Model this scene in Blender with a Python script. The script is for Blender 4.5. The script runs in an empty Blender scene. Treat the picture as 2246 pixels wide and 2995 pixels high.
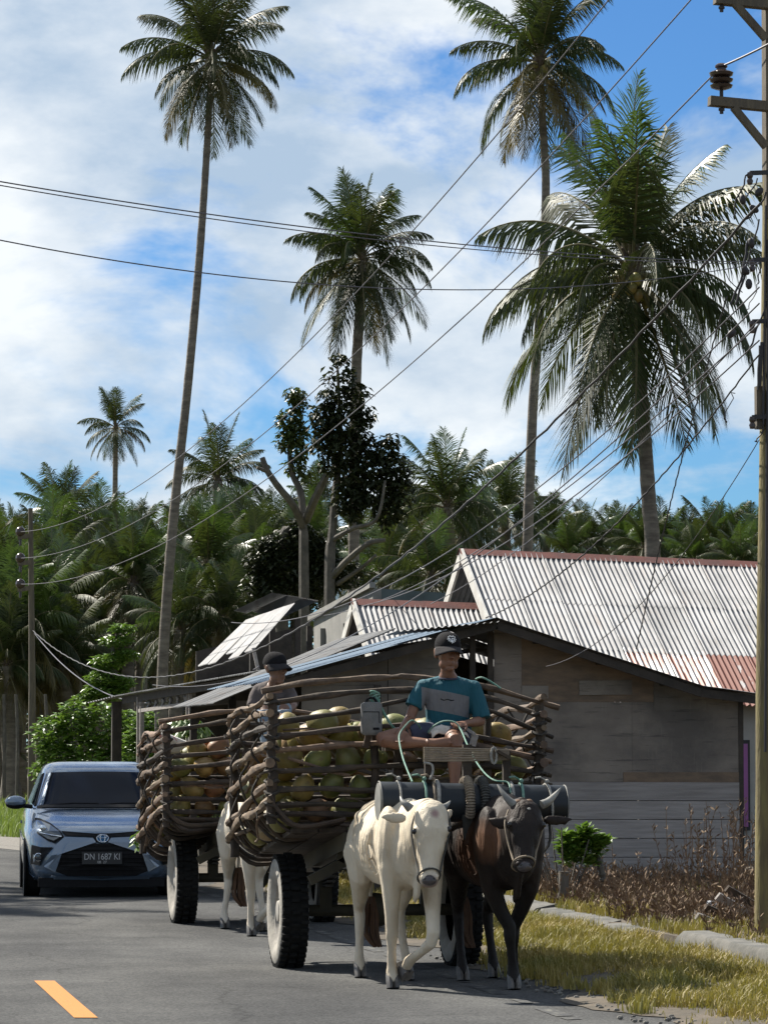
import bpy, bmesh, math, random
from mathutils import Vector, Matrix, Euler
from math import sin, cos, pi, radians, sqrt, atan2, exp
random.seed(7)
SC = bpy.context.scene
C = SC.collection

# ------------------------------------------------------------------ camera
F = 10000.0; CXP = 1123.0; CYP = 1497.5          # lens in pixels of the 2246x2995 photograph
YAW = radians(10.0); PITCH = math.atan(686.5/F); EYE = 1.63
cam_d = bpy.data.cameras.new('camera'); cam = bpy.data.objects.new('camera', cam_d); C.objects.link(cam)
cam.location = (0, 0, EYE); cam.rotation_euler = (radians(90)+PITCH, 0, -YAW)
cam_d.sensor_fit = 'HORIZONTAL'; cam_d.sensor_width = 36.0; cam_d.lens = 36.0*F/2246.0
cam_d.clip_start = 0.1; cam_d.clip_end = 5000
SC.camera = cam
CAMR = cam.rotation_euler.to_matrix()

# ------------------------------------------------------------------ sky and sun
SUN_EL = radians(46.0)
SUN_H = Vector((-0.62, 0.785, 0)).normalized()
SUN_V = Vector((SUN_H.x*cos(SUN_EL), SUN_H.y*cos(SUN_EL), sin(SUN_EL)))
W = bpy.data.worlds.new('World'); SC.world = W; W.use_nodes = True
def build_world():
    nt = W.node_tree; N = nt.nodes; L = nt.links
    for n in list(N): N.remove(n)
    out = N.new('ShaderNodeOutputWorld'); bg = N.new('ShaderNodeBackground')
    sky = N.new('ShaderNodeTexSky'); sky.sky_type = 'NISHITA'; sky.sun_disc = False
    sky.sun_elevation = SUN_EL; sky.sun_rotation = atan2(SUN_H.x, SUN_H.y)
    sky.altitude = 0; sky.air_density = 1.0; sky.dust_density = 0.1; sky.ozone_density = 3.0
    tc = N.new('ShaderNodeTexCoord')
    mp = N.new('ShaderNodeMapping'); mp.inputs['Scale'].default_value = (1, 1, 2.0)
    mp.inputs['Location'].default_value = CLOUD_OFF
    L.new(tc.outputs['Generated'], mp.inputs['Vector'])
    n1 = N.new('ShaderNodeTexNoise'); n1.inputs['Scale'].default_value = 6.0; n1.inputs['Detail'].default_value = 7.0
    n1.inputs['Roughness'].default_value = 0.58; n1.inputs['Distortion'].default_value = 0.35
    L.new(mp.outputs[0], n1.inputs['Vector'])
    r1 = N.new('ShaderNodeValToRGB'); r1.color_ramp.elements[0].position = 0.41; r1.color_ramp.elements[1].position = 0.535
    r1.color_ramp.interpolation = 'EASE'
    L.new(n1.outputs['Fac'], r1.inputs['Fac'])
    n2 = N.new('ShaderNodeTexNoise'); n2.inputs['Scale'].default_value = 11.0; n2.inputs['Detail'].default_value = 7.0
    n2.inputs['Roughness'].default_value = 0.56
    L.new(mp.outputs[0], n2.inputs['Vector'])
    r2 = N.new('ShaderNodeValToRGB'); r2.color_ramp.elements[0].position = 0.37; r2.color_ramp.elements[1].position = 0.62
    r2.color_ramp.elements[0].color = (4.5, 5.7, 7.1, 1); r2.color_ramp.elements[1].color = (9.6, 9.9, 9.95, 1)
    L.new(n2.outputs['Fac'], r2.inputs['Fac'])
    sat = N.new('ShaderNodeMixRGB'); sat.blend_type = 'MULTIPLY'; sat.inputs['Fac'].default_value = 1.0
    sat.inputs['Color2'].default_value = SKY_TINT
    L.new(sky.outputs[0], sat.inputs['Color1'])
    mul = N.new('ShaderNodeMath'); mul.operation = 'MULTIPLY'; mul.inputs[1].default_value = 0.93
    L.new(r1.outputs['Color'], mul.inputs[0])
    mx = N.new('ShaderNodeMixRGB')
    L.new(mul.outputs[0], mx.inputs['Fac']); L.new(sat.outputs[0], mx.inputs['Color1']); L.new(r2.outputs['Color'], mx.inputs['Color2'])
    L.new(mx.outputs[0], bg.inputs['Color']); bg.inputs['Strength'].default_value = 0.05
    L.new(bg.outputs[0], out.inputs['Surface'])
CLOUD_OFF = (3.1, 0.4, 1.7); SKY_TINT = (0.41, 0.70, 1.02, 1)
build_world()
sun_d = bpy.data.lights.new('sun', 'SUN'); sun = bpy.data.objects.new('sun', sun_d); C.objects.link(sun)
sun_d.energy = 5.0; sun_d.angle = radians(0.53); sun_d.color = (1.0, 0.94, 0.84)
sun.rotation_euler = SUN_V.to_track_quat('Z', 'Y').to_euler()
SC.view_settings.view_transform = 'Standard'; SC.view_settings.look = 'None'
SC.view_settings.exposure = 1.08; SC.view_settings.gamma = 1.0; SC.view_settings.use_curve_mapping = False
SC.cycles.max_bounces = 6; SC.cycles.transparent_max_bounces = 6
SC.cycles.use_adaptive_sampling = True; SC.cycles.adaptive_threshold = 0.02
SC.cycles.caustics_reflective = False; SC.cycles.caustics_refractive = False

# ------------------------------------------------------------------ photograph pixel -> place
def ray(px, py):
    return CAMR @ Vector(((px-CXP)/F, -(py-CYP)/F, -1.0))
def PY(px, py, y):                                # the point of that line of sight at distance y down the road
    d = ray(px, py); t = y/d.y
    return Vector((d.x*t, y, EYE+d.z*t))
def PZ(px, py, z=0.0):                            # ... at height z
    d = ray(px, py); t = (z-EYE)/d.z
    return Vector((d.x*t, d.y*t, z))
def PD(px, py, D):                                # ... at horizontal range D
    d = ray(px, py); t = D/sqrt(d.x*d.x+d.y*d.y)
    return Vector((d.x*t, d.y*t, EYE+d.z*t))
K = 2246/1659.0                                   # overview picture -> photograph pixels
def OD(x, y, D): return PD(x*K, y*K, D)
def OY(x, y, yy): return PY(x*K, y*K, yy)
def A1(x, y, yy): return PY(950+x/1.924, 1800+y/1.924, yy)

# ------------------------------------------------------------------ mesh building
class MB:
    def __init__(s): s.v = []; s.f = []; s.m = []; s.mi = 0
    def add(s, vs, fs):
        o = len(s.v); s.v.extend([tuple(p) for p in vs]); s.f.extend([tuple(i+o for i in f) for f in fs]); s.m.extend([s.mi]*len(fs))
    def quad(s, a, b, c, d): s.add([a, b, c, d], [(0, 1, 2, 3)])
    def tri(s, a, b, c): s.add([a, b, c], [(0, 1, 2)])
    def box(s, c, size, rot=None, taper=1.0):
        c = Vector(c); hx, hy, hz = size[0]/2, size[1]/2, size[2]/2
        P = []
        for z in (-1, 1):
            k = taper if z > 0 else 1.0
            for x, y in ((-1, -1), (1, -1), (1, 1), (-1, 1)):
                p = Vector((x*hx*k, y*hy*k, z*hz))
                if rot is not None: p = rot @ p
                P.append(c+p)
        s.add(P, [(3, 2, 1, 0), (4, 5, 6, 7), (0, 1, 5, 4), (1, 2, 6, 5), (2, 3, 7, 6), (3, 0, 4, 7)])
    def beam(s, a, b, w, h, up=Vector((0, 0, 1))):
        a = Vector(a); b = Vector(b); t = (b-a).normalized()
        u = t.cross(up)
        if u.length < 1e-4: u = t.cross(Vector((0, 1, 0)))
        u.normalize(); v = u.cross(t).normalized()
        P = []
        for p in (a, b):
            for x, y in ((-1, -1), (1, -1), (1, 1), (-1, 1)): P.append(p+u*(x*w/2)+v*(y*h/2))
        s.add(P, [(0, 1, 2, 3), (7, 6, 5, 4), (0, 4, 5, 1), (1, 5, 6, 2), (2, 6, 7, 3), (3, 7, 4, 0)])
    def tube(s, pts, rad, n=8, cap=True, jit=0.0, rnd=random):
        pts = [Vector(p) for p in pts]; k = len(pts)
        if not hasattr(rad, '__len__'): rad = [rad]*k
        o = len(s.v); prev = None
        for i, p in enumerate(pts):
            t = (pts[min(i+1, k-1)]-pts[max(i-1, 0)])
            if t.length < 1e-9: t = Vector((0, 0, 1))
            t.normalize()
            if prev is None:
                u = t.cross(Vector((0, 0, 1)))
                if u.length < 0.05: u = t.cross(Vector((0, 1, 0)))
            else: u = prev-t*prev.dot(t)
            u.normalize(); prev = u; v = t.cross(u)
            for j in range(n):
                a = 2*pi*j/n; r = rad[i]*(1+jit*(rnd.random()-0.5))
                s.v.append(tuple(p+u*(cos(a)*r)+v*(sin(a)*r)))
        for i in range(k-1):
            for j in range(n):
                j2 = (j+1) % n
                s.f.append((o+i*n+j, o+i*n+j2, o+(i+1)*n+j2, o+(i+1)*n+j)); s.m.append(s.mi)
        if cap:
            s.f.append(tuple(o+j for j in range(n))[::-1]); s.m.append(s.mi)
            s.f.append(tuple(o+(k-1)*n+j for j in range(n))); s.m.append(s.mi)
    def loft(s, st, n=14, U=Vector((1, 0, 0))):
        # st: (centre, half width along U, half depth across U)
        k = len(st); o = len(s.v); cs = [Vector(q[0]) for q in st]
        for i, q in enumerate(st):
            t = (cs[min(i+1, k-1)]-cs[max(i-1, 0)]).normalized()
            u = (U-t*U.dot(t)).normalized(); v = t.cross(u)
            for j in range(n):
                a = 2*pi*j/n
                s.v.append(tuple(cs[i]+u*(cos(a)*q[1])+v*(sin(a)*q[2])))
        for i in range(k-1):
            for j in range(n):
                j2 = (j+1) % n
                s.f.append((o+i*n+j, o+i*n+j2, o+(i+1)*n+j2, o+(i+1)*n+j)); s.m.append(s.mi)
        s.f.append(tuple(o+j for j in range(n))[::-1]); s.m.append(s.mi)
        s.f.append(tuple(o+(k-1)*n+j for j in range(n))); s.m.append(s.mi)
    def ball(s, c, r, nu=12, nv=8, rot=None):
        if not hasattr(r, '__len__'): r = (r, r, r)
        c = Vector(c); vs = []
        for i in range(nv+1):
            th = pi*i/nv
            for j in range(nu):
                ph = 2*pi*j/nu
                p = Vector((r[0]*sin(th)*cos(ph), r[1]*sin(th)*sin(ph), r[2]*cos(th)))
                if rot is not None: p = rot @ p
                vs.append(c+p)
        fs = []
        for i in range(nv):
            for j in range(nu):
                a = i*nu+j; b = i*nu+(j+1) % nu; c2 = (i+1)*nu+(j+1) % nu; d = (i+1)*nu+j
                if i == 0: fs.append((a, d, c2))
                elif i == nv-1: fs.append((a, d, b))
                else: fs.append((a, d, c2, b))
        s.add(vs, fs)
    def prism(s, pts, off):                       # planar outline pushed along off
        pts = [Vector(p) for p in pts]; off = Vector(off); n = len(pts)
        vs = pts+[p+off for p in pts]
        fs = [tuple(range(n)), tuple(range(2*n-1, n-1, -1))]+[(i, i+n, (i+1) % n+n, (i+1) % n) for i in range(n)]
        s.add(vs, fs)
    def lathe(s, prof, c=(0, 0, 0), n=24, axis='Z', close=False):
        c = Vector(c); vs = []; k = len(prof)
        for r, h in prof:
            for j in range(n):
                a = 2*pi*j/n
                if axis == 'Z': p = Vector((r*cos(a), r*sin(a), h))
                elif axis == 'X': p = Vector((h, r*cos(a), r*sin(a)))
                else: p = Vector((r*sin(a), h, r*cos(a)))
                vs.append(c+p)
        fs = []
        kk = k if close else k-1
        for i in range(kk):
            i2 = (i+1) % k
            for j in range(n):
                j2 = (j+1) % n
                fs.append((i*n+j, i*n+j2, i2*n+j2, i2*n+j))
        s.add(vs, fs)
    def mesh(s, name, mats, org=None, smooth=True, fix=True):
        me = bpy.data.meshes.new(name)
        if org is not None:
            ox, oy, oz = org
            vv = [(x-ox, y-oy, z-oz) for x, y, z in s.v]
        else: vv = s.v
        me.from_pydata(vv, [], s.f)
        if fix and len(s.f) < 60000:
            bm = bmesh.new(); bm.from_mesh(me); bmesh.ops.recalc_face_normals(bm, faces=bm.faces[:]); bm.to_mesh(me); bm.free()
        if not isinstance(mats, (list, tuple)): mats = [mats]
        for m in mats: me.materials.append(m)
        if any(s.m): me.polygons.foreach_set('material_index', s.m)
        if smooth:
            me.polygons.foreach_set('use_smooth', [True]*len(me.polygons))
            try: me.set_sharp_from_angle(angle=radians(40))
            except Exception: pass
        me.update()
        return me

ORG = {}
def tagit(o, label=None, cat=None, group=None, kind=None):
    if label: o['label'] = label
    if cat: o['category'] = cat
    if group: o['group'] = group
    if kind: o['kind'] = kind
    return o
def thing(name, label, cat, loc=(0, 0, 0), group=None, rotz=0.0, local=False):
    o = bpy.data.objects.new(name, None); C.objects.link(o); o.location = loc; o.rotation_euler = (0, 0, rotz)
    o.empty_display_size = 0.1
    ORG[o] = None if local else Vector(loc)
    return tagit(o, label, cat, group)
def mobj(name, me, parent=None, loc=(0, 0, 0)):
    o = bpy.data.objects.new(name, me); C.objects.link(o); o.location = loc
    if parent is not None:
        o.parent = parent
        if parent in ORG: ORG[o] = ORG[parent]
    return o
def part(name, mb, mat, parent, smooth=True, fix=True):     # coordinates of mb are world unless the thing is local
    return mobj(name, mb.mesh(name, mat, ORG.get(parent), smooth, fix), parent)
def solo(name, mb, mat, label=None, cat=None, group=None, kind=None, loc=(0, 0, 0), smooth=True, fix=True):
    o = mobj(name, mb.mesh(name, mat, loc, smooth, fix), None, loc)
    return tagit(o, label, cat, group, kind)
def blobmesh(mb, mat, voxel, smooth=5, name='body', org=None):
    me0 = mb.mesh('tmp', mat, org, False, True)
    o = bpy.data.objects.new('tmp', me0); C.objects.link(o)
    r = o.modifiers.new('r', 'REMESH'); r.mode = 'VOXEL'; r.voxel_size = voxel; r.use_smooth_shade = True
    s = o.modifiers.new('s', 'SMOOTH'); s.factor = 0.5; s.iterations = smooth
    dg = bpy.context.evaluated_depsgraph_get(); dg.update()
    me = bpy.data.meshes.new_from_object(o.evaluated_get(dg))
    bpy.data.objects.remove(o); bpy.data.meshes.remove(me0)
    me.name = name; me.materials.clear()
    for m in (mat if isinstance(mat, (list, tuple)) else [mat]): me.materials.append(m)
    me.polygons.foreach_set('use_smooth', [True]*len(me.polygons))
    return me
def catmull(pts, n=6):
    P = [Vector(p) for p in pts]; out = []
    for i in range(len(P)-1):
        p0 = P[max(i-1, 0)]; p1 = P[i]; p2 = P[i+1]; p3 = P[min(i+2, len(P)-1)]
        for k in range(n):
            t = k/n
            out.append(0.5*((2*p1)+(p2-p0)*t+(2*p0-5*p1+4*p2-p3)*t*t+(3*p1-p0-3*p2+p3)*t*t*t))
    out.append(P[-1]); return out

# ------------------------------------------------------------------ materials
def mat(name, col, rough=0.7, metal=0.0, var=None, vs=4.0, bump=0.0, bs=30.0, stretch=(1, 1, 1), spec=0.5, detail=4.0, lo=0.35, hi=0.65, rvar=0.0, trans=None, coat=0.0):
    m = bpy.data.materials.new(name); m.use_nodes = True
    nt = m.node_tree; N = nt.nodes; L = nt.links
    b = N['Principled BSDF']; b.inputs['Roughness'].default_value = rough; b.inputs['Metallic'].default_value = metal
    b.inputs['Base Color'].default_value = (*col, 1)
    b.inputs['Specular IOR Level'].default_value = spec
    if coat: b.inputs['Coat Weight'].default_value = coat; b.inputs['Coat Roughness'].default_value = 0.06
    tc = N.new('ShaderNodeTexCoord'); mp = N.new('ShaderNodeMapping'); mp.inputs['Scale'].default_value = stretch
    L.new(tc.outputs['Object'], mp.inputs['Vector'])
    if var is not None:
        n = N.new('ShaderNodeTexNoise'); n.inputs['Scale'].default_value = vs; n.inputs['Detail'].default_value = detail
        n.inputs['Roughness'].default_value = 0.6
        L.new(mp.outputs[0], n.inputs['Vector'])
        r = N.new('ShaderNodeValToRGB'); r.color_ramp.elements[0].position = lo; r.color_ramp.elements[1].position = hi
        r.color_ramp.elements[0].color = (*col, 1); r.color_ramp.elements[1].color = (*var, 1)
        L.new(n.outputs['Fac'], r.inputs['Fac']); L.new(r.outputs[0], b.inputs['Base Color'])
        if rvar:
            mr = N.new('ShaderNodeMapRange'); mr.inputs['To Min'].default_value = rough-rvar; mr.inputs['To Max'].default_value = rough+rvar
            L.new(n.outputs['Fac'], mr.inputs['Value']); L.new(mr.outputs[0], b.inputs['Roughness'])
    if bump:
        n = N.new('ShaderNodeTexNoise'); n.inputs['Scale'].default_value = bs; n.inputs['Detail'].default_value = 5
        L.new(mp.outputs[0], n.inputs['Vector'])
        bp = N.new('ShaderNodeBump'); bp.inputs['Strength'].default_value = bump; bp.inputs['Distance'].default_value = 0.02
        L.new(n.outputs['Fac'], bp.inputs['Height']); L.new(bp.outputs[0], b.inputs['Normal'])
    if trans is not None:
        tr = N.new('ShaderNodeBsdfTranslucent'); tr.inputs['Color'].default_value = (*trans, 1)
        ad = N.new('ShaderNodeMixShader'); ad.inputs[0].default_value = 0.24
        L.new(b.outputs[0], ad.inputs[1]); L.new(tr.outputs[0], ad.inputs[2])
        L.new(ad.outputs[0], N['Material Output'].inputs['Surface'])
    return m
def matte(m, s=.15):
    m.node_tree.nodes['Principled BSDF'].inputs['Specular IOR Level'].default_value = s; return m
def objrand(m, amount=0.3, hue=0.03):
    """every object of this material gets its own slight shade"""
    nt = m.node_tree; N = nt.nodes; L = nt.links; b = N['Principled BSDF']
    oi = N.new('ShaderNodeObjectInfo'); hs = N.new('ShaderNodeHueSaturation')
    src = b.inputs['Base Color'].links[0].from_socket if b.inputs['Base Color'].links else None
    if src: L.new(src, hs.inputs['Color'])
    else: hs.inputs['Color'].default_value = b.inputs['Base Color'].default_value
    mr = N.new('ShaderNodeMapRange'); mr.inputs['To Min'].default_value = 1-amount; mr.inputs['To Max'].default_value = 1+amount
    L.new(oi.outputs['Random'], mr.inputs['Value']); L.new(mr.outputs[0], hs.inputs['Value'])
    mu = N.new('ShaderNodeMath'); mu.operation = 'MULTIPLY'; mu.inputs[1].default_value = 7.13
    fr = N.new('ShaderNodeMath'); fr.operation = 'FRACT'
    L.new(oi.outputs['Random'], mu.inputs[0]); L.new(mu.outputs[0], fr.inputs[0])
    m2 = N.new('ShaderNodeMapRange'); m2.inputs['To Min'].default_value = 0.5-hue; m2.inputs['To Max'].default_value = 0.5+hue
    L.new(fr.outputs[0], m2.inputs['Value']); L.new(m2.outputs[0], hs.inputs['Hue'])
    L.new(hs.outputs[0], b.inputs['Base Color'])
    return m

M = {}
M['asphalt'] = mat('asphalt', (0.062, 0.0635, 0.0655), 0.85, var=(0.086, 0.0875, 0.089), vs=1.1, bump=0.35, bs=90, detail=8)
def asphalt():
    m = M['asphalt']; nt = m.node_tree; N = nt.nodes; L = nt.links; b = N['Principled BSDF']; src = b.inputs['Base Color'].links[0].from_socket
    tc = N.new('ShaderNodeTexCoord')
    v = N.new('ShaderNodeTexVoronoi'); v.inputs['Scale'].default_value = 70; L.new(tc.outputs['Object'], v.inputs['Vector'])
    r = N.new('ShaderNodeValToRGB'); r.color_ramp.elements[0].color = (.62, .62, .62, 1); r.color_ramp.elements[1].color = (1.5, 1.48, 1.42, 1); L.new(v.outputs['Color'], r.inputs['Fac'])
    mx = N.new('ShaderNodeMixRGB'); mx.blend_type = 'MULTIPLY'; mx.inputs['Fac'].default_value = 1; L.new(src, mx.inputs['Color1']); L.new(r.outputs[0], mx.inputs['Color2'])
    n = N.new('ShaderNodeTexNoise'); n.inputs['Scale'].default_value = .35; n.inputs['Detail'].default_value = 6; mp = N.new('ShaderNodeMapping'); mp.inputs['Scale'].default_value = (2.2, .5, 1); L.new(tc.outputs['Object'], mp.inputs['Vector']); L.new(mp.outputs[0], n.inputs['Vector'])
    r2 = N.new('ShaderNodeValToRGB'); r2.color_ramp.elements[0].position = .38; r2.color_ramp.elements[1].position = .62; r2.color_ramp.elements[0].color = (.72, .72, .73, 1); r2.color_ramp.elements[1].color = (1.12, 1.11, 1.09, 1); L.new(n.outputs['Fac'], r2.inputs['Fac'])
    m2 = N.new('ShaderNodeMixRGB'); m2.blend_type = 'MULTIPLY'; m2.inputs['Fac'].default_value = 1; L.new(mx.outputs[0], m2.inputs['Color1']); L.new(r2.outputs[0], m2.inputs['Color2'])
    # hairline cracks
    w = N.new('ShaderNodeTexVoronoi'); w.feature = 'DISTANCE_TO_EDGE'; w.inputs['Scale'].default_value = .45
    n3 = N.new('ShaderNodeTexNoise'); n3.inputs['Scale'].default_value = 1.6; n3.inputs['Detail'].default_value = 4; L.new(tc.outputs['Object'], n3.inputs['Vector'])
    ad = N.new('ShaderNodeMixRGB'); ad.inputs['Fac'].default_value = .25; L.new(tc.outputs['Object'], ad.inputs['Color1']); L.new(n3.outputs['Color'], ad.inputs['Color2']); L.new(ad.outputs[0], w.inputs['Vector'])
    r3 = N.new('ShaderNodeValToRGB'); r3.color_ramp.elements[0].position = .0; r3.color_ramp.elements[1].position = .006; r3.color_ramp.elements[0].color = (.74, .74, .74, 1); L.new(w.outputs['Distance'], r3.inputs['Fac'])
    m3 = N.new('ShaderNodeMixRGB'); m3.blend_type = 'MULTIPLY'; m3.inputs['Fac'].default_value = 1; L.new(m2.outputs[0], m3.inputs['Color1']); L.new(r3.outputs[0], m3.inputs['Color2'])
    L.new(m3.outputs[0], b.inputs['Base Color']); b.inputs['Specular IOR Level'].default_value = .08; b.inputs['Roughness'].default_value = 1
asphalt()
M['yellow'] = mat('road_yellow', (0.40, 0.155, 0.016), 0.75, var=(0.17, 0.085, 0.03), vs=38, bump=0.25, bs=90, lo=.56, hi=.74, detail=6)
M['whitepaint'] = mat('road_white', (0.15, 0.147, 0.13), 0.9, var=(0.07, 0.071, 0.072), vs=12, lo=0.38, hi=0.5, spec=.08)
M['soil'] = mat('soil', (0.095, 0.075, 0.052), 0.95, var=(0.05, 0.042, 0.03), vs=3, bump=0.5, bs=25)
M['gravel'] = mat('gravel', (0.19, 0.18, 0.16), 0.95, var=(0.11, 0.10, 0.085), vs=18, bump=0.6, bs=40)
M['ground'] = mat('ground', (0.10, 0.11, 0.045), 0.95, var=(0.15, 0.13, 0.07), vs=0.6, bump=0.4, bs=8)
M['concrete'] = mat('concrete', (0.12, 0.116, 0.105), 0.9, var=(0.045, 0.047, 0.042), vs=4, bump=0.4, bs=30, lo=0.4, hi=0.7)
M['cement'] = mat('cement', (0.21, 0.205, 0.19), 0.9, var=(0.15, 0.147, 0.138), vs=2.5, bump=0.2, bs=30)
M['darkcement'] = mat('teal_shade_cement', (0.085, 0.11, 0.11), 0.9, var=(0.055, 0.07, 0.07), vs=2)  # darker copy of cement: shade put into the colour of the concrete building's front
def corr_mat(name, c1, c2, rough, metal, vs=1.6, lo=0.4, hi=0.7, bump=0.0):
    return mat(name, c1, rough, metal, var=c2, vs=vs, lo=lo, hi=hi, rvar=0.06, bump=bump, bs=60)
M['zinc'] = objrand(corr_mat('galvanised_zinc', (0.17, 0.174, 0.184), (0.105, 0.109, 0.116), 0.65, 0.05), 0.10, 0.0)
M['bluezinc'] = objrand(corr_mat('blue_grey_zinc', (0.10, 0.14, 0.19), (0.08, 0.115, 0.155), 0.85, 0.0), 0.05, 0.0)
M['greyzinc'] = objrand(corr_mat('weathered_zinc', (0.16, 0.165, 0.17), (0.095, 0.096, 0.098), 0.85, 0.0), 0.12, 0.0)
def streaks(m, amt=.45, col=(0.13, 0.085, 0.06)):
    nt = m.node_tree; N = nt.nodes; L = nt.links; b = N['Principled BSDF']; src = b.inputs['Base Color'].links[0].from_socket; tc = N.new('ShaderNodeTexCoord')
    mp = N.new('ShaderNodeMapping'); mp.inputs['Scale'].default_value = (7, .7, .7); L.new(tc.outputs['Object'], mp.inputs['Vector'])
    n = N.new('ShaderNodeTexNoise'); n.inputs['Scale'].default_value = 2.2; n.inputs['Detail'].default_value = 6; n.inputs['Roughness'].default_value = .65; L.new(mp.outputs[0], n.inputs['Vector'])
    r = N.new('ShaderNodeValToRGB'); r.color_ramp.elements[0].position = .55; r.color_ramp.elements[1].position = .72; L.new(n.outputs['Fac'], r.inputs['Fac'])
    mu = N.new('ShaderNodeMath'); mu.operation = 'MULTIPLY'; mu.inputs[1].default_value = amt; L.new(r.outputs[0], mu.inputs[0])
    mx = N.new('ShaderNodeMixRGB'); mx.inputs['Color2'].default_value = (*col, 1); L.new(mu.outputs[0], mx.inputs['Fac']); L.new(src, mx.inputs['Color1']); L.new(mx.outputs[0], b.inputs['Base Color'])
streaks(M['zinc'], .55); streaks(M['greyzinc'], .5); streaks(M['bluezinc'], .25, (.2, .24, .28))
M['rustheavy'] = mat('very_rusty_zinc', (0.16, 0.048, 0.03), 0.75, 0.0, var=(0.30, 0.29, 0.29), vs=2.6, stretch=(3.5, .7, .7), lo=.60, hi=.64, detail=6)
M['rust'] = mat('rusty_zinc', (0.21, 0.055, 0.03), 0.8, 0.0, var=(0.11, 0.035, 0.022), vs=5, stretch=(6, 1, 1), bump=0.2)
M['rustpart'] = mat('half_rusty_zinc', (0.30, 0.295, 0.295), 0.55, 0.15, var=(0.16, 0.05, 0.03), vs=2.6, stretch=(3.5, 0.7, 0.7), lo=0.46, hi=0.54, detail=6)
matte(M['bluezinc'], .2); matte(M['greyzinc'], .15)
M['ridge'] = mat('rusty_ridge', (0.125, 0.032, 0.022), 0.8, var=(0.07, 0.022, 0.018), vs=3, bump=0.2)
M['board'] = objrand(mat('grey_plank', (0.31, 0.285, 0.265), 0.85, var=(0.22, 0.20, 0.185), vs=3, stretch=(0.6, 3, 9), bump=0.25, bs=30), 0.10, 0.0)
M['ply'] = objrand(mat('brown_plywood', (0.225, 0.195, 0.16), 0.85, var=(0.14, 0.12, 0.10), vs=1.5, stretch=(1, 1, 2.0), bump=0.15, bs=30, detail=7), 0.12, 0.01)
def wallstain(m):
    nt = m.node_tree; N = nt.nodes; L = nt.links; b = N['Principled BSDF']; src = b.inputs['Base Color'].links[0].from_socket; tc = N.new('ShaderNodeTexCoord')
    def layer(sc, st, lo, hi, col, amt, src):
        mp = N.new('ShaderNodeMapping'); mp.inputs['Scale'].default_value = st; L.new(tc.outputs['Object'], mp.inputs['Vector'])
        n = N.new('ShaderNodeTexNoise'); n.inputs['Scale'].default_value = sc; n.inputs['Detail'].default_value = 7; n.inputs['Roughness'].default_value = .62; L.new(mp.outputs[0], n.inputs['Vector'])
        r = N.new('ShaderNodeValToRGB'); r.color_ramp.elements[0].position = lo; r.color_ramp.elements[1].position = hi; L.new(n.outputs['Fac'], r.inputs['Fac'])
        mu = N.new('ShaderNodeMath'); mu.operation = 'MULTIPLY'; mu.inputs[1].default_value = amt; L.new(r.outputs[0], mu.inputs[0])
        mx = N.new('ShaderNodeMixRGB'); mx.inputs['Color2'].default_value = (*col, 1); L.new(mu.outputs[0], mx.inputs['Fac']); L.new(src, mx.inputs['Color1']); return mx.outputs[0]
    src = layer(.9, (1, 1, 1.2), .48, .62, (.06, .055, .05), .6, src)
    src = layer(2.0, (1, 1, 11), .58, .66, (.03, .028, .026), .5, src)
    src = layer(5.0, (7, 1, .6), .60, .72, (.25, .22, .18), .25, src)
    L.new(src, b.inputs['Base Color']); return m
wallstain(M['ply'])
M['plytan'] = mat('tan_plywood', (0.175, 0.122, 0.08), 0.85, var=(0.11, 0.082, 0.058), vs=4, stretch=(1, 1, 3), bump=.15)
M['darkwood'] = objrand(mat('dark_timber', (0.045, 0.036, 0.028), 0.85, var=(0.022, 0.018, 0.014), vs=6, bump=0.3), 0.15, 0.0)
M['whitewood'] = mat('white_barge_board', (0.55, 0.54, 0.50), 0.7, var=(0.42, 0.40, 0.37), vs=5)
M['paintwall'] = mat('pale_wall', (0.40, 0.385, 0.35), 0.85, var=(0.30, 0.29, 0.26), vs=2)
M['purple'] = mat('purple_frame', (0.26, 0.08, 0.24), 0.5)
M['blackglass'] = mat('dark_glass', (0.01, 0.011, 0.012), 0.08, spec=0.6)
M['pole'] = mat('mossy_pole', (0.20, 0.17, 0.065), 0.85, var=(0.12, 0.095, 0.05), vs=5, stretch=(3, 3, 0.5), bump=0.4, bs=24)
M['poledark'] = mat('old_pole_timber', (0.12, 0.10, 0.07), 0.85, var=(0.07, 0.058, 0.045), vs=5, stretch=(3, 3, 0.5), bump=0.4, bs=24)
M['ceramic'] = mat('brown_ceramic', (0.035, 0.022, 0.018), 0.25)
M['cable'] = mat('black_cable', (0.018, 0.016, 0.018), 0.6)
M['wire'] = mat('grey_wire', (0.09, 0.085, 0.095), 0.5, 0.3)
M['trunk'] = mat('palm_trunk', (0.17, 0.148, 0.122), 0.9, var=(0.085, 0.072, 0.06), vs=3, stretch=(1, 1, 3.5), bump=0.5, bs=10)
M['frond'] = objrand(mat('palm_leaf', (0.046, 0.062, 0.018), 0.50, spec=0.35, var=(0.024, 0.036, 0.012), vs=1.3, trans=(0.055, 0.075, 0.012)), 0.30, 0.025)
M['frondy'] = objrand(mat('yellowing_sunlit_palm_leaf', (0.125, 0.10, 0.026), 0.45, var=(0.065, 0.063, 0.018), vs=1.2, trans=(0.11, 0.085, 0.016)), 0.25, 0.02)
M['frondg'] = objrand(mat('fresh_sunlit_palm_leaf', (0.05, 0.085, 0.018), 0.34, spec=0.7, var=(0.032, 0.058, 0.013), vs=1.3, trans=(0.07, 0.12, 0.016)), 0.2, 0.02)
M['rachis'] = mat('frond_stalk', (0.15, 0.135, 0.06), 0.6, var=(0.09, 0.075, 0.035), vs=4)
M['husk'] = mat('palm_heart', (0.09, 0.065, 0.04), 0.9, var=(0.05, 0.035, 0.025), vs=8, bump=0.5)
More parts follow.
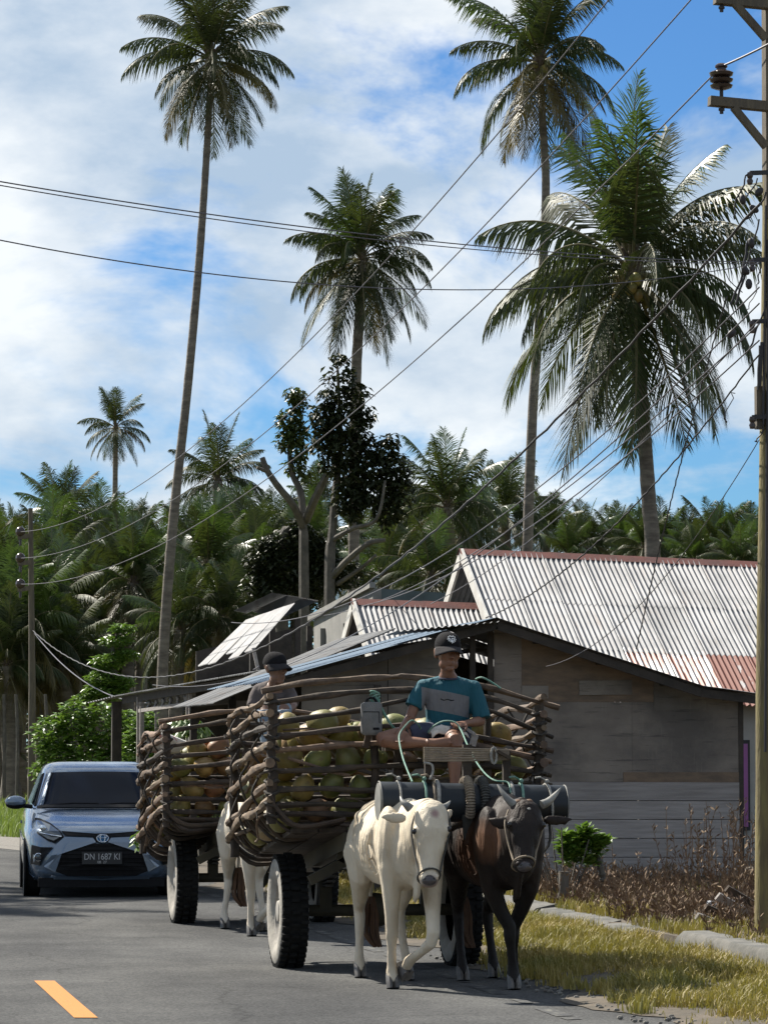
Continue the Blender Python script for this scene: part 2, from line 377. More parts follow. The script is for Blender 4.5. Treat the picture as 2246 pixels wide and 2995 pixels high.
M['leafdark'] = mat('dark_leaf', (0.020, 0.027, 0.012), 0.45, spec=0.3, var=(0.036, 0.044, 0.018), vs=2, trans=(0.022, 0.03, 0.008))
M['leafmid'] = mat('mid_leaf', (0.04, 0.058, 0.017), 0.40, var=(0.065, 0.082, 0.02), vs=2, trans=(0.07, 0.10, 0.02))
M['leafbright'] = mat('bright_leaf', (0.085, 0.16, 0.025), 0.4, var=(0.12, 0.20, 0.035), vs=2.5, trans=(0.15, 0.26, 0.03))
M['bark'] = mat('pale_bark', (0.11, 0.098, 0.082), 0.9, var=(0.055, 0.05, 0.042), vs=5, bump=0.4, bs=20)
M['grass'] = mat('grass_blade', (0.20, 0.19, 0.045), 0.6, var=(0.36, 0.26, 0.075), vs=1.1, trans=(0.22, 0.20, 0.03), lo=0.35, hi=0.65)
M['grassgreen'] = mat('green_grass', (0.13, 0.20, 0.035), 0.6, var=(0.20, 0.25, 0.05), vs=0.8, trans=(0.2, 0.28, 0.04))
M['dryweed'] = mat('dry_weed', (0.15, 0.085, 0.052), 0.85, var=(0.25, 0.17, 0.10), vs=5)
M['pole_stick'] = objrand(mat('peeled_stick', (0.165, 0.112, 0.07), 0.8, var=(0.07, 0.046, 0.03), vs=9, bump=0.35, bs=25), 0.25, 0.012)
M['stick_dark'] = objrand(mat('dark_stick', (0.062, 0.043, 0.029), 0.85, var=(0.024, 0.018, 0.013), vs=9, bump=0.4, bs=25), 0.25, 0.01)
# ================================================================== ground, road, kerb
mb = MB(); mb.quad((-2500, -300, -0.05), (2500, -300, -0.05), (2500, 4000, -0.05), (-2500, 4000, -0.05))
solo('ground', mb, M['ground'], kind='structure')
RC = 1.83; HW = 3.10                               # road centre and half width
def road_x(y, off):                                # the road bends left beyond y = 42
    d = max(0.0, y-42.0); R = 62.0
    return RC+off-(d*d/(2*R) if d < 40 else (40*40/(2*R)+(d-40)*40/R))
def strip(o0, o1, z0, z1, y0, y1, step=2.0):
    mb = MB(); n = int((y1-y0)/step); P = []
    for i in range(n+1):
        y = y0+(y1-y0)*i/n; P += [(road_x(y, o0), y, z0), (road_x(y, o1), y, z1)]
    mb.add(P, [(2*i, 2*i+1, 2*i+3, 2*i+2) for i in range(n)]); return mb
solo('road', strip(-HW, HW+0.55, 0.0, 0.0, -20, 130), M['asphalt'], kind='structure', fix=False)
mb = MB()
for i in range(-3, 12):
    y0 = 20.66+i*9.6; pts = []
    for k in range(5):
        y = y0+3.3*k/4; pts += [(road_x(y, -0.07), y+0.03, 0.005), (road_x(y, 0.07), y, 0.005)]
    mb.add(pts, [(2*k, 2*k+1, 2*k+3, 2*k+2) for k in range(4)])
solo('lane_marking', mb, M['yellow'], kind='structure', fix=False)
mb = MB(); rr = random.Random(5)
y = 18.0
while y < 60:                                       # worn white edge line, in flakes
    l = rr.uniform(0.15, 0.9)
    o = HW-0.30
    a = [(road_x(y, o)+rr.uniform(0, .03), y, .004), (road_x(y, o+.12)-rr.uniform(0, .03), y+rr.uniform(-.04, .04), .004),
         (road_x(y+l, o+.12)-rr.uniform(0, .03), y+l, .004), (road_x(y+l, o)+rr.uniform(0, .03), y+l+rr.uniform(-.04, .04), .004)]
    mb.quad(*a); y += l+rr.uniform(0.04, 0.5)
solo('edge_line', mb, M['whitepaint'], kind='structure', fix=False)
# verge with a ragged soil edge over the asphalt
mb = MB(); P = []; ys = [10+0.25*i for i in range(160)]; rr = random.Random(3)
for y in ys: P += [(road_x(min(y, 42), HW-0.05)+0.18*sin(y*1.7)+rr.uniform(-.12, .12)+0.25, y, 0.006), (5.6, y, 0.03), (7.3, y, 0.03)]
fs = []
for i in range(len(ys)-1): fs += [(3*i, 3*i+1, 3*i+4, 3*i+3), (3*i+1, 3*i+2, 3*i+5, 3*i+4)]
mb.add(P, fs); solo('verge', mb, M['soil'], kind='structure', fix=False)
solo('gravel_shoulder', strip(HW-0.05, HW+3.4, 0.004, -0.02, 44, 130), M['gravel'], kind='structure', fix=False)
solo('left_shoulder', strip(-HW-1.5, -HW+0.05, -0.02, 0.004, -20, 130), M['gravel'], kind='structure', fix=False)
mb = MB(); mb.box((34, 26, -0.1), (53.8, 56, 0.42)); solo('yard', mb, M['soil'], kind='structure')
# weathered concrete kerb in broken lengths
rr = random.Random(11)
kerb = thing('kerb', 'weathered low concrete kerb between the yellow grass verge and the dry weeds', 'kerb', (7.05, 28, 0))
y = 15.0; i = 0
for (y0, y1, h) in ((14, 19.6, .17), (19.7, 22.6, .18), (22.65, 26.3, .18), (27.9, 28.9, .11), (29.0, 31.4, .13), (31.5, 34.2, .15)):
    mb = MB(); n = int((y1-y0)/0.15); P = []
    for k in range(n+1):
        yy = y0+(y1-y0)*k/n; e = rr.uniform(-.012, .012); t = rr.uniform(-.010, .006)
        e0 = 0.04 if k in (0, n) else 0
        P += [(6.96+e, yy, 0.0), (6.975+e, yy, h-.03+t-e0), (7.0+e, yy, h+t-e0), (7.20, yy, h+t), (7.22, yy, 0)]
    fs = [(5*k+j, 5*k+j+1, 5*k+j+6, 5*k+j+5) for k in range(n) for j in range(4)]
    fs += [(0, 1, 2, 3, 4), tuple(5*n+j for j in (4, 3, 2, 1, 0))]
    mb.add(P, fs); part('kerb_stone', mb, M['concrete'], kerb)

# ================================================================== corrugated sheets
def corr_sheet(o, u, v, w, l, pitch=0.076, amp=0.0095, seg=6, lift=0.0, sag=0.0):
    """o: upper corner, u along the eave, v down the slope"""
    u = Vector(u).normalized(); v = Vector(v).normalized(); nrm = u.cross(v).normalized()
    if nrm.z < 0: nrm = -nrm
    mb = MB(); n = max(2, int(w/pitch*seg)); rows = 3; P = []
    for r in range(rows):
        b = l*r/(rows-1)
        for i in range(n+1):
            a = w*i/n
            P.append(Vector(o)+u*a+v*b+nrm*(amp*sin(2*pi*a/pitch)+lift+ (sag if r == 1 else 0)))
    fs = [(r*(n+1)+i, r*(n+1)+i+1, (r+1)*(n+1)+i+1, (r+1)*(n+1)+i) for r in range(rows-1) for i in range(n)]
    mb.add(P, fs)
    return mb
def sheet_roof(parent, o, u, v, W_, L_, nw, nl, mt, rnd, pitch=0.076, amp=0.0095, seg=6, over=0.12, name='roof_sheet', special=None, edge=0.0):
    u = Vector(u).normalized(); v = Vector(v).normalized()
    for r in range(nl):
        for c in range(nw):
            l0 = L_/nl; w0 = W_/nw
            oo = Vector(o)+u*(w0*c)+v*(l0*r)
            mm = mt if special is None else (special(r, c) or mt)
            mb = corr_sheet(oo, u, v+u*rnd.uniform(-.004, .004), w0+0.02, l0+over+rnd.uniform(-edge, edge), pitch, amp, seg, lift=0.004*(nl-r)+0.003*(c % 2), sag=rnd.uniform(-.008, .004))
            part(name, mb, mm, parent, fix=False)

# ------------------------------------------------------------------ plank and plywood house (nearest)
rr = random.Random(21)
YA = 36.9; ZG = 0.09
ha = thing('plank_house', 'low brown plywood and grey plank house with shallow gable roof behind the brown ox', 'house', (8, 39, 0))
apx, apz = 7.70, 3.00
xl, zl = 5.25, 2.32; xr1, zr1 = 10.0, 2.27; xr2, zr2 = 10.75, 2.17
wall_r = 10.52
def roof_z(x):
    if x < apx: return apz-(apx-x)*(apz-zl)/(apx-xl)
    if x < xr1: return apz-(x-apx)*(apz-zr1)/(xr1-apx)
    return zr1-(x-xr1)*(zr1-zr2)/(xr2-xr1)
wf = mobj('wall', None, ha); wf.name = 'front_wall'
ORG[wf] = ORG[ha]
zt = 1.24                                                # planks below, plywood above
for i in range(5):                                       # grey planks lapped, lowest first
    z0 = 0.20+0.208*i; z1 = z0+0.203; t = 0.012*(1 if i % 2 else 0)
    mb = MB(); x0, x1 = 7.0, wall_r
    dz = 0.012
    mb.prism([(x0, YA+0.012, z0+dz), (x1, YA, z0-dz+0.010), (x1, YA, z1-dz+0.006), (x0, YA+0.012, z1+dz)], (0, 0.024, 0))
    part('plank', mb, M['board'], wf, smooth=False)
mb = MB(); mb.box((8.8, YA+0.06, 0.14), (3.5, 0.06, 0.13)); part('sill_beam', mb, M['darkcement'], wf)
def ply(x0, x1, z0, z1f, dy, mt='ply'):
    n = 6; P = [(x0, YA+dy, z0), (x1, YA+dy, z0)]
    for k in range(n+1):
        x = x1+(x0-x1)*k/n
        P.append((x, YA+dy, min(z1f, roof_z(x)-0.035)))
    mb = MB(); mb.prism(P, (0, 0.012, 0)); part('plywood_panel', mb, M[mt], wf, smooth=False)
ply(5.6, 6.55, 0.3, 9, 0.03); ply(6.56, 7.20, 0.3, 9, 0.025); ply(7.21, 7.44, 0.3, 2.35, 0.034)
ply(7.74, 9.30, zt, 2.12, 0.02); ply(9.302, wall_r, zt+0.10, 2.12, 0.021)
ply(7.74, 8.05, 2.122, 9, 0.019); ply(8.052, 9.55, 2.122, 9, 0.022, 'plytan'); ply(9.552, 10.15, 2.03, 9, 0.012); ply(10.15, wall_r, 2.122, 9, 0.02)
ply(9.2, wall_r, zt-0.01, zt+0.105, 0.010, 'plytan')
for (x0, x1, z0, z1) in ((8.70, 9.30, 2.20, 2.36), (8.05, 8.35, 2.16, 2.30)):     # patches nailed over
    mb = MB(); mb.box(((x0+x1)/2, YA+0.010, (z0+z1)/2), (x1-x0, 0.008, z1-z0), rot=Matrix.Rotation(rr.uniform(-.02, .02), 3, 'Y'))
    part('plywood_patch', mb, M['ply'], wf, smooth=False)
for x in (7.70, 7.50):
    mb = MB(); mb.box((x, YA+0.02, 1.5), (0.06, 0.05, 2.85)); part('stud', mb, M['darkwood'], wf, smooth=False)
mb = MB(); mb.box((wall_r+0.03, YA+0.05, 1.15), (0.055, 0.07, 2.1)); part('corner_post', mb, M['darkwood'], wf, smooth=False)
mb = MB(); mb.prism([(wall_r+.02, YA+.1, .1), (wall_r+.02, 41.6, .1), (wall_r+.02, 41.6, 2.15), (wall_r+.02, YA+.1, 2.15)], (0.03, 0, 0)); part('side_wall', mb, M['ply'], ha, smooth=False)
mb = MB(); mb.prism([(5.7, 41.5, .1), (wall_r, 41.5, .1), (wall_r, 41.5, 2.1), (apx, 41.5, 2.9), (5.7, 41.5, 2.35)], (0, 0.03, 0)); part('rear_wall', mb, M['darkwood'], ha, smooth=False)
# its roof: blue-grey sheet on the left slope, dark edge and soffit on the right
yf, yb = YA-0.38, 41.6
rf = mobj('roof', None, ha); ORG[rf] = ORG[ha]
sheet_roof(rf, (apx, yb, apz+0.03), (0, -1, 0), (xl-apx, 0, zl-apz), yb-yf, sqrt((apx-xl)**2+(apz-zl)**2), 6, 1, M['bluezinc'], rr, pitch=0.20, amp=0.006, seg=4)
sheet_roof(rf, (apx, yf, apz+0.03), (0, 1, 0), (xr1-apx, 0, zr1-apz), yb-yf, sqrt((apx-xr1)**2+(apz-zr1)**2), 6, 1, M['zinc'], rr, pitch=0.20, amp=0.006, seg=4)
sheet_roof(rf, (xr1, yf, zr1+0.025), (0, 1, 0), (xr2-xr1, 0, zr2-zr1), yb-yf, 0.76, 6, 1, M['zinc'], rr, pitch=0.20, amp=0.006, seg=4)
for a, b in (((apx, yf+.06, apz-.045), (xl+.1, yf+.06, zl-.02)), ((apx, yf+.06, apz-.05), (xr1, yf+.06, zr1-.05)), ((xr1, yf+.06, zr1-.05), (xr2, yf+.06, zr2-.04))):
    mb = MB(); mb.beam(a, b, 0.03, 0.09); part('fascia', mb, M['darkwood'], rf, smooth=False)
for k in range(4):
    x = apx+0.5+k*0.72
    mb = MB(); mb.box((x, (yf+yb)/2, roof_z(x)-0.055), (0.05, yb-yf-.1, 0.05)); part('purlin', mb, M['darkwood'], rf, smooth=False)
for k in range(3):
    x = apx-0.5-k*0.75
    mb = MB(); mb.box((x, (yf+yb)/2, roof_z(x)-0.055), (0.05, yb-yf-.1, 0.05)); part('purlin', mb, M['darkwood'], rf, smooth=False)
mb = corr_sheet((6.55, 37.2, 2.83), (1, 0.0, 0.10), (0, -1, 0.03), 1.15, 0.8, lift=0.02); lo = part('loose_sheet', mb, M['zinc'], rf, fix=False)
mb = MB()
for x in (5.45, 6.4): mb.box((x, YA-.2, 1.15), (.07, .07, 2.3))
part('post', mb, M['darkwood'], ha, smooth=False)

# ------------------------------------------------------------------ grey roofed lean-to farther along the road
rr = random.Random(22)
hg = thing('roadside_stall', 'roadside stall with weathered grey corrugated lean-to roof beyond the blue-grey roof', 'stall', (6.4, 44, 0))
rg = mobj('roof', None, hg); ORG[rg] = ORG[hg]
sheet_roof(rg, (7.5, 46.2, 3.08), (0, -1, 0), (5.35-7.5, 0, 2.2-3.08), 4.5, 2.33, 6, 2, M['greyzinc'], rr)
for x, y in ((5.5, 42.0), (5.5, 46.0), (7.4, 46.1), (7.4, 42.0)):
    mb = MB(); mb.box((x, y, 1.1+.35*(x > 7)), (.09, .09, 2.2+.7*(x > 7))); part('post', mb, M['darkwood'], hg, smooth=False)
mb = MB(); mb.box((5.5, 44, 2.2), (.06, 4.2, .08)); part('eave_beam', mb, M['darkwood'], hg, smooth=False)
for k in range(6):
    mb = MB(); mb.box((6.1+.22*k, 46.0, 1.2), (.2, .02, 2.1)); part('plank', mb, M['ply'], hg, smooth=False)

# ------------------------------------------------------------------ two gable roofs of silver corrugated zinc
def zinc_house(name, label, L0, L1, run, pitch, nw, nl, yback, ridge_drop, special, wall_to, rnd):
    """ridge from L0 to L1 (world points); slopes down toward the road viewer by run"""
    h = thing(name, label, 'house', (L0.x, L0.y, 0))
    u = (L1-L0); wd = u.length; u.normalize()
    v = Vector((0, -cos(pitch), -sin(pitch))); Ls = run/cos(pitch)
    r_ = mobj('roof', None, h); ORG[r_] = ORG[h]
    sheet_roof(r_, L0+Vector((0, -0.02, 0.0)), u, v, wd, Ls, nw, nl, M['zinc'], rnd, amp=0.0135, special=special, edge=0.03)
    vb = Vector((0, cos(pitch), -sin(pitch)))
    sheet_roof(r_, L1+Vector((0, 0.02, 0)), -u, vb, wd, yback/cos(pitch), nw, 1, M['greyzinc'], rnd, amp=0.011)
    # rusty ridge cap, in lengths
    n = max(2, int(wd/1.1))
    for k in range(n):
        a = L0+u*(wd*k/n-0.06); b = L0+u*(wd*(k+1)/n+0.04)
        mb = MB(); up = Vector((0, 0, 0.045+0.004*(k % 2)))
        f1 = v*0.17; b1 = vb*0.17; dn = Vector((0, 0, -0.012))
        mb.add([a+up, b+up, b+f1+dn+Vector((0, 0, .05)), a+f1+dn+Vector((0, 0, .05)), b+b1+Vector((0, 0, .04)), a+b1+Vector((0, 0, .04))], [(0, 1, 2, 3), (1, 0, 5, 4)])
        part('ridge_cap', mb, M['ridge'], r_, smooth=False)
    # barge boards on the left gable
    for w_, ln in ((v, Ls), (vb, min(Ls, yback/cos(pitch)))):
        mb = MB(); a = L0-u*0.02+Vector((0, 0, -0.03)); mb.beam(a, a+w_*ln, 0.035, 0.17, up=Vector((0, 0, 1))); part('barge_board', mb, M['whitewood'], r_, smooth=False)
    # gable wall set back, made of upright corrugated pieces
    gx = L0.x+0.55; hz = L0.z-0.10
    mb = MB()
    y0 = L0.y-run; y1 = L0.y+yback
    mb.prism([(gx, y0+.1, 0.1), (gx, y0+.1, L0.z-run*math.tan(pitch)), (gx, L0.y, hz), (gx, y1, L0.z-yback*math.tan(pitch)), (gx, y1, 0.1)], (0.04, 0, 0))
    part('gable_wall', mb, M['greyzinc'], h, smooth=False)
    mb = MB(); mb.beam((L0.x+.2, L0.y-run*.55, L0.z-run*.55*math.tan(pitch)-.08), (L0.x+.2, L0.y+yback*.5, L0.z-run*.55*math.tan(pitch)-.08), .05, .07); part('tie_beam', mb, M['whitewood'], h, smooth=False)
    mb = MB(); zf = L0.z-run*math.tan(pitch)
    mb.prism([(gx, L0.y-run+.35, 0.1), (L1.x, L0.y-run+.35, 0.1), (L1.x, L0.y-run+.35, zf+.05), (gx, L0.y-run+.35, zf+.05)], (0, .08, 0)); part('front_wall', mb, M['paintwall'], h, smooth=False)
    return h
rr = random.Random(31)
B0 = OY(1000, 1192, 47.3); B1 = OY(1760, 1226, 47.3)
B1 = Vector((B1.x, 47.3, B1.z))
def spB(r, c):
    if r == 2 and c in (3, 4, 7): return M['rustpart']
    if r == 2 and c in (5, 6): return M['rustheavy']
hb = zinc_house('zinc_roof_house', 'large house roof of silver corrugated zinc with rusty lower sheets and brown ridge', B0, B1, 3.55, radians(30), 9, 3, 3.2, 0, spB, None, rr)
C0 = OY(766, 1300, 46.9); C1 = OY(1075, 1312, 46.9)
rr = random.Random(32)
hc = zinc_house('zinc_roof_annex', 'smaller silver corrugated zinc annex roof left of the large zinc roof', C0, C1, 2.9, radians(31), 4, 2, 2.2, 0, None, None, rr)
# wall and purple window of the large house, right of the plank house
wd_ = mobj('window', None, hb); ORG[wd_] = ORG[hb]
yw = 43.75+0.33
x0 = PY(2150, 2200, yw-.02).x; x1 = PY(2190, 2200, yw).x; z1 = PY(2170, 2165, yw).z; z0 = PY(2170, 2430, yw).z
mb = MB(); mb.box(((x0-.8+x1)/2, yw-.03, (z0+z1)/2), (x1-x0+.8, .04, z1-z0)); part('frame', mb, M['cable'], wd_, smooth=False)
mb = MB(); mb.box((x1-.075, yw-.065, (z0+z1)/2), (.075, .03, z1-z0-.10)); part('jamb', mb, M['purple'], wd_, smooth=False)
mb = MB(); mb.box((x1-.55, yw-.055, (z0+z1)/2), (.7, .015, z1-z0-.14)); part('pane', mb, M['blackglass'], wd_, smooth=False)

# ------------------------------------------------------------------ raw concrete block building
yD = 57.0
hd = thing('concrete_building', 'unfinished grey concrete flat-roofed building behind the zinc annex', 'building', (10, 60, 0))
a = PY(902, 1765, 62); b = PY(1090, 1718, yD); c_ = PY(1330, 1742, yD+.6)
xL = b.x
mb = MB(); mb.prism([(xL, yD, 0), (xL, yD+6.5, 0), (xL, yD+6.5, b.z-.3), (xL, yD, b.z-.02)], (0.15, 0, 0)); part('side_wall', mb, M['cement'], hd, smooth=False)
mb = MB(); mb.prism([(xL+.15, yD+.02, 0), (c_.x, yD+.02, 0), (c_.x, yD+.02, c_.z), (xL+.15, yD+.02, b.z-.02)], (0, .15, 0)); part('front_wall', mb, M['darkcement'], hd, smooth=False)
mb = MB(); mb.box((xL-.03, yD+3.3, b.z-.12), (.1, 6.9, .10), rot=Matrix.Rotation(-.045, 3, 'X')); part('parapet', mb, M['cement'], hd, smooth=False)
for yy in (yD+.1, yD+2.6, yD+5.2):
    mb = MB(); mb.box((xL-.05, yy, 1.9), (.09, .22, 3.8)); part('column', mb, M['cement'], hd, smooth=False)
mb = MB(); mb.box((xL-.04, yD+3, 2.95), (.07, 6.4, .16)); part('ring_beam', mb, M['cement'], hd, smooth=False)
mb = MB(); mb.box((xL-.3, yD+.6, 2.28), (.6, 1.0, .07)); part('canopy_slab', mb, M['cement'], hd, smooth=False)

# ------------------------------------------------------------------ shack with a propped white sheet
yE = 52.0
he = thing('shack', 'dark open shack with a bright white zinc sheet hanging off its roof', 'shack', (7.2, 55, 0))
def E6(x, y, yy): return PY(550+x/1.746, 1500+y/1.746, yy)
p0 = E6(545, 462, yE); p1 = E6(300, 548, yE+4.5); p2 = E6(48, 782, yE+4.5); p3 = E6(335, 700, yE)
re_ = mobj('roof', None, he); ORG[re_] = ORG[he]
for k in range(5):
    f0 = k/5; f1 = (k+1)/5+.01
    a_ = p0.lerp(p1, f0); d_ = p0.lerp(p1, f1); b_ = p3.lerp(p2, f0)
    mb = corr_sheet(a_, d_-a_, b_-a_, (d_-a_).length, (b_-a_).length*(1+0.10*sin(k*2.3)), pitch=.1, amp=.012, lift=.004*(k % 2))
    part('awning_sheet', mb, M['zinc'], re_, fix=False)
q0 = E6(232, 500, yE+6.5); q1 = E6(430, 408, yE+3.5); q2 = E6(665, 448, yE+.6); q3 = E6(520, 520, yE+3.5)
for k in range(3):
    a_ = q1.lerp(q2, k/3); d_ = q1.lerp(q2, (k+1)/3); b_ = q0.lerp(q3, k/3)
    mb = corr_sheet(a_, d_-a_, b_-a_, (d_-a_).length+.02, (b_-a_).length, pitch=.1, amp=.012, lift=.004*(k % 2))
    part('roof_sheet', mb, M['greyzinc'], re_, fix=False)
for (x, y, yy) in ((330, 690, yE), (560, 520, yE+.2), (430, 560, yE+4.5), (620, 560, yE+3)):
    t = E6(x, y, yy); mb = MB(); mb.box((t.x, t.y, t.z/2-.05), (.09, .09, t.z-.02)); part('post', mb, M['darkwood'], he, smooth=False)
a_ = E6(333, 690, yE-.3); b_ = E6(362, 822, yE-.3); mb = MB(); mb.beam(a_, b_, .05, .05); part('prop', mb, M['board'], he, smooth=False)
mb = MB(); t = E6(520, 560, yE+5.5); s_ = E6(590, 560, yE+4.2); mb.prism([(t.x-1.6, t.y, 0), (s_.x, t.y, 0), (s_.x, t.y, t.z-.1), (t.x-1.6, t.y, t.z-.5)], (0, .05, 0)); part('rear_wall', mb, M['darkwood'], he, smooth=False)
for k in range(3):
    z = 1.3+.55*k; mb = MB(); mb.beam((t.x-.8, yE+3.2, z), (s_.x, yE+2.4, z+.5), .04, .08); part('rail', mb, M['darkwood'], he, smooth=False)

# ------------------------------------------------------------------ long low stall at the bend
hf = thing('market_stall', 'long low dark wooden stall with carved brackets under its eave at the road bend', 'stall', (5.6, 56, 0))
def F2(x, y, yy): return PY(240+x/2.9625, 1850+y/2.9625, yy)
e0 = F2(330, 545, 60); e1 = F2(1545, 335, 50); w0_ = F2(85, 605, 61)
rF = mobj('roof', None, hf); ORG[rF] = ORG[hf]
up = Vector((1.9, 0.3, 0.32))
for k in range(9):
    a_ = e0.lerp(e1, k/9); d_ = e0.lerp(e1, (k+1)/9)
    mb = corr_sheet(a_+up, d_-a_, -up, (d_-a_).length+.02, up.length+.1, pitch=.1, amp=.012, lift=.004*(k % 2)); part('roof_sheet', mb, M['greyzinc'], rF, fix=False)
mb = corr_sheet(w0_+up*.5, e0-w0_, -up, (e0-w0_).length+.05, up.length*.55, pitch=.1, amp=.012); part('roof_sheet', mb, M['zinc'], rF, fix=False)
mb = MB(); mb.beam(e0+Vector((0.05, 0, -.09)), e1+Vector((0.05, 0, -.09)), .04, .13); part('fascia', mb, M['darkwood'], rF, smooth=False)
b0 = F2(500, 680, 58.6); b1 = F2(890, 625, 55.4)
mb = MB(); mb.beam(b0, b1, .06, .06); part('bracket_rail', mb, M['board'], hf, smooth=False)
for k in range(7):
    p = b0.lerp(b1, k/6.0); q = e0.lerp(e1, (p.y-e0.y)/(e1.y-e0.y))+Vector((.1, 0, -.15))
    m1 = (p+q)/2+Vector((.05, .10, .05)); m2 = (p+q)/2+Vector((0, -.12, -.02))
    mb = MB(); mb.tube(catmull([p, p.lerp(m1, .9), m2.lerp(q, .3), q], 4), .028, 5); part('bracket', mb, M['board'], hf)
for (x, y, w) in ((300, 600, .17), (490, 560, .06), (520, 600, .07), (915, 470, .05), (940, 470, .05), (640, 640, .03)):
    yy = 60-(x-330)/121.5*1.0; t = F2(x, y, yy); mb = MB(); mb.box((t.x, t.y, t.z/2), (w, w, t.z)); part('post', mb, M['darkwood'] if w > .1 else M['board'], hf, smooth=False)
for k in range(14):                                    # board wall at the back of the stall
    f0 = k/14; p = e0.lerp(e1, f0)+up*.95; q = e0.lerp(e1, f0+1/14-.004)+up*.95
    mb = MB(); mb.prism([(p.x, p.y, 0), (q.x, q.y, 0), (q.x, q.y, q.z-.2), (p.x, p.y, p.z-.2)], (.03, .01, 0)); part('wall_board', mb, M['darkwood'], hf, smooth=False)

# ================================================================== utility poles and wires
YP = 26.4
pb = PZ(2241, 2736, .11); 
up_ = thing('utility_pole', 'mossy wooden utility pole with cross arms at the right edge of the photo', 'utility pole', (pb.x, pb.y, 0))
def pole_c(py, r): return PY(2246, py, pb.y) 
mb = MB()
pts = [Vector((pb.x, pb.y, .05)), PY(2243, 2400, pb.y), PY(2243, 2000, pb.y), PY(2247, 1600, pb.y), PY(2251, 1250, pb.y), PY(2256, 800, pb.y), PY(2258, 520, pb.y)]
mb.tube(catmull(pts, 3), [.098-.0012*i for i in range(19)], 14, jit=.05, rnd=random.Random(2)); part('shaft', mb, M['pole'], up_)
mb = MB(); a_ = PY(2256, 640, pb.y-.02); b_ = PY(2252, -420, pb.y-.02); mb.beam(a_, b_, .12, .12, up=Vector((0, 1, 0))); part('upper_mast', mb, M['poledark'], up_, smooth=False)
mb = MB(); a_ = PY(2219, 1255, pb.y-.06); b_ = PY(2218, 1130, pb.y-.06); mb.beam(a_, b_, .05, .07, up=Vector((0, 1, 0))); part('splice_block', mb, M['poledark'], up_, smooth=False)
ins = []
for (x0, y0, x1, y1, bx0, by0, bx1, by1, ix) in ((2074, 294, 2250, 311, 2145, 312, 2240, 428, 2110), (2090, -4, 2250, 12, 2147, 6, 2240, 112, 2110), (2090, -290, 2250, -280, 2147, -280, 2240, -180, 2112)):
    ym = pb.y-.12
    mb = MB(); mb.beam(PY(x0, y0, ym), PY(x1, y1, ym), .10, .075); arm = part('cross_arm', mb, M['poledark'], up_, smooth=False)
    mb = MB(); mb.beam(PY(bx0, by0, ym-.03), PY(bx1, by1, ym), .05, .055); part('brace', mb, M['poledark'], up_, smooth=False)
    t = PY(ix, y0+2, ym)
    mb = MB(); mb.tube([t+Vector((0, 0, -.10)), t+Vector((0, 0, .22))], .016, 8); mb.tube([t+Vector((0, 0, -.075)), t+Vector((0, 0, -.055))], .026, 6); part('insulator_pin', mb, M['cable'], arm)
    mb = MB(); prof = [(0.001, .10), (.045, .10), (.085, .115), (.094, .135), (.075, .145), (.062, .15), (.09, .165), (.098, .185), (.075, .195), (.064, .2), (.092, .215), (.10, .238), (.08, .25), (.055, .258), (.04, .262), (.04, .275), (.052, .285), (.05, .30), (.03, .315), (.001, .318)]
    mb.lathe(prof, t, 20); part('insulator', mb, M['ceramic'], arm)
    ins.append(t+Vector((0, 0, .29)))
# iron brackets, clamps and cable clutter on the pole
def clutter(px, py, px2, py2, r, n=6, sag=0.0, mt='cable', name='jumper_cable', dy=-.12):
    a = PY(px, py, pb.y+dy); b = PY(px2, py2, pb.y+dy); pts = []
    for i in range(n+1):
        t = i/n; p = a.lerp(b, t); p.z -= sag*4*t*(1-t); p.x += 0.3*sag*sin(t*9); pts.append(p)
    mb = MB(); mb.tube(pts, r, 6); part(name, mb, M[mt], up_)
rr = random.Random(9)
for (x, y, w) in ((2193, 505, 60), (2200, 760, 50), (2200, 940, 50), (2200, 1220, 44)):
    mb = MB(); mb.beam(PY(x, y, pb.y-.11), PY(2250, y-2, pb.y-.11), .03, .035); part('bracket', mb, M['cable'], up_, smooth=False)
    mb = MB(); c_ = PY(x, y+16, pb.y-.11); mb.lathe([(.001, -.05), (.02, -.05), (.028, -.02), (.018, 0), (.028, .02), (.02, .05), (.001, .05)], c_, 10); part('shackle_insulator', mb, M['ceramic'], up_)
for (x, y) in ((2172, 582), (2197, 710), (2180, 790), (2220, 560), (2205, 610), (2190, 830), (2140, 975)):
    mb = MB(); c_ = PY(x, y, pb.y-.15); mb.ball(c_, (.03, .03, .045), 8, 6, Matrix.Rotation(rr.uniform(-1, 1), 3, 'Y')); part('cable_clamp', mb, M['cable'], up_)
for q in ((2193, 505, 2150, 610, .007, -.05), (2150, 610, 2146, 640, .007, .02), (2215, 520, 2172, 582, .006, .03), (2240, 560, 2180, 640, .008, .04), (2220, 640, 2180, 780, .007, .02), (2190, 700, 2172, 800, .012, -.02), (2172, 800, 2135, 890, .010, .015), (2180, 790, 2150, 890, .010, .02), (2225, 760, 2215, 830, .006, .03), (2213, 830, 2180, 905, .004, .05), (2100, 760, 2170, 855, .004, .03), (2240, 880, 2190, 1020, .008, .03), (2228, 1000, 2222, 1130, .014, .0), (2222, 1010, 2216, 1140, .010, .01), (2232, 1240, 2205, 1290, .006, .05), (2150, 1150, 2125, 1235, .004, -.08), (2125, 1235, 2115, 1190, .004, .03), (2240, 600, 2232, 1240, .010, .0), (2246, 700, 2238, 2200, .012, .0)):
    clutter(*q[:5], sag=q[5])

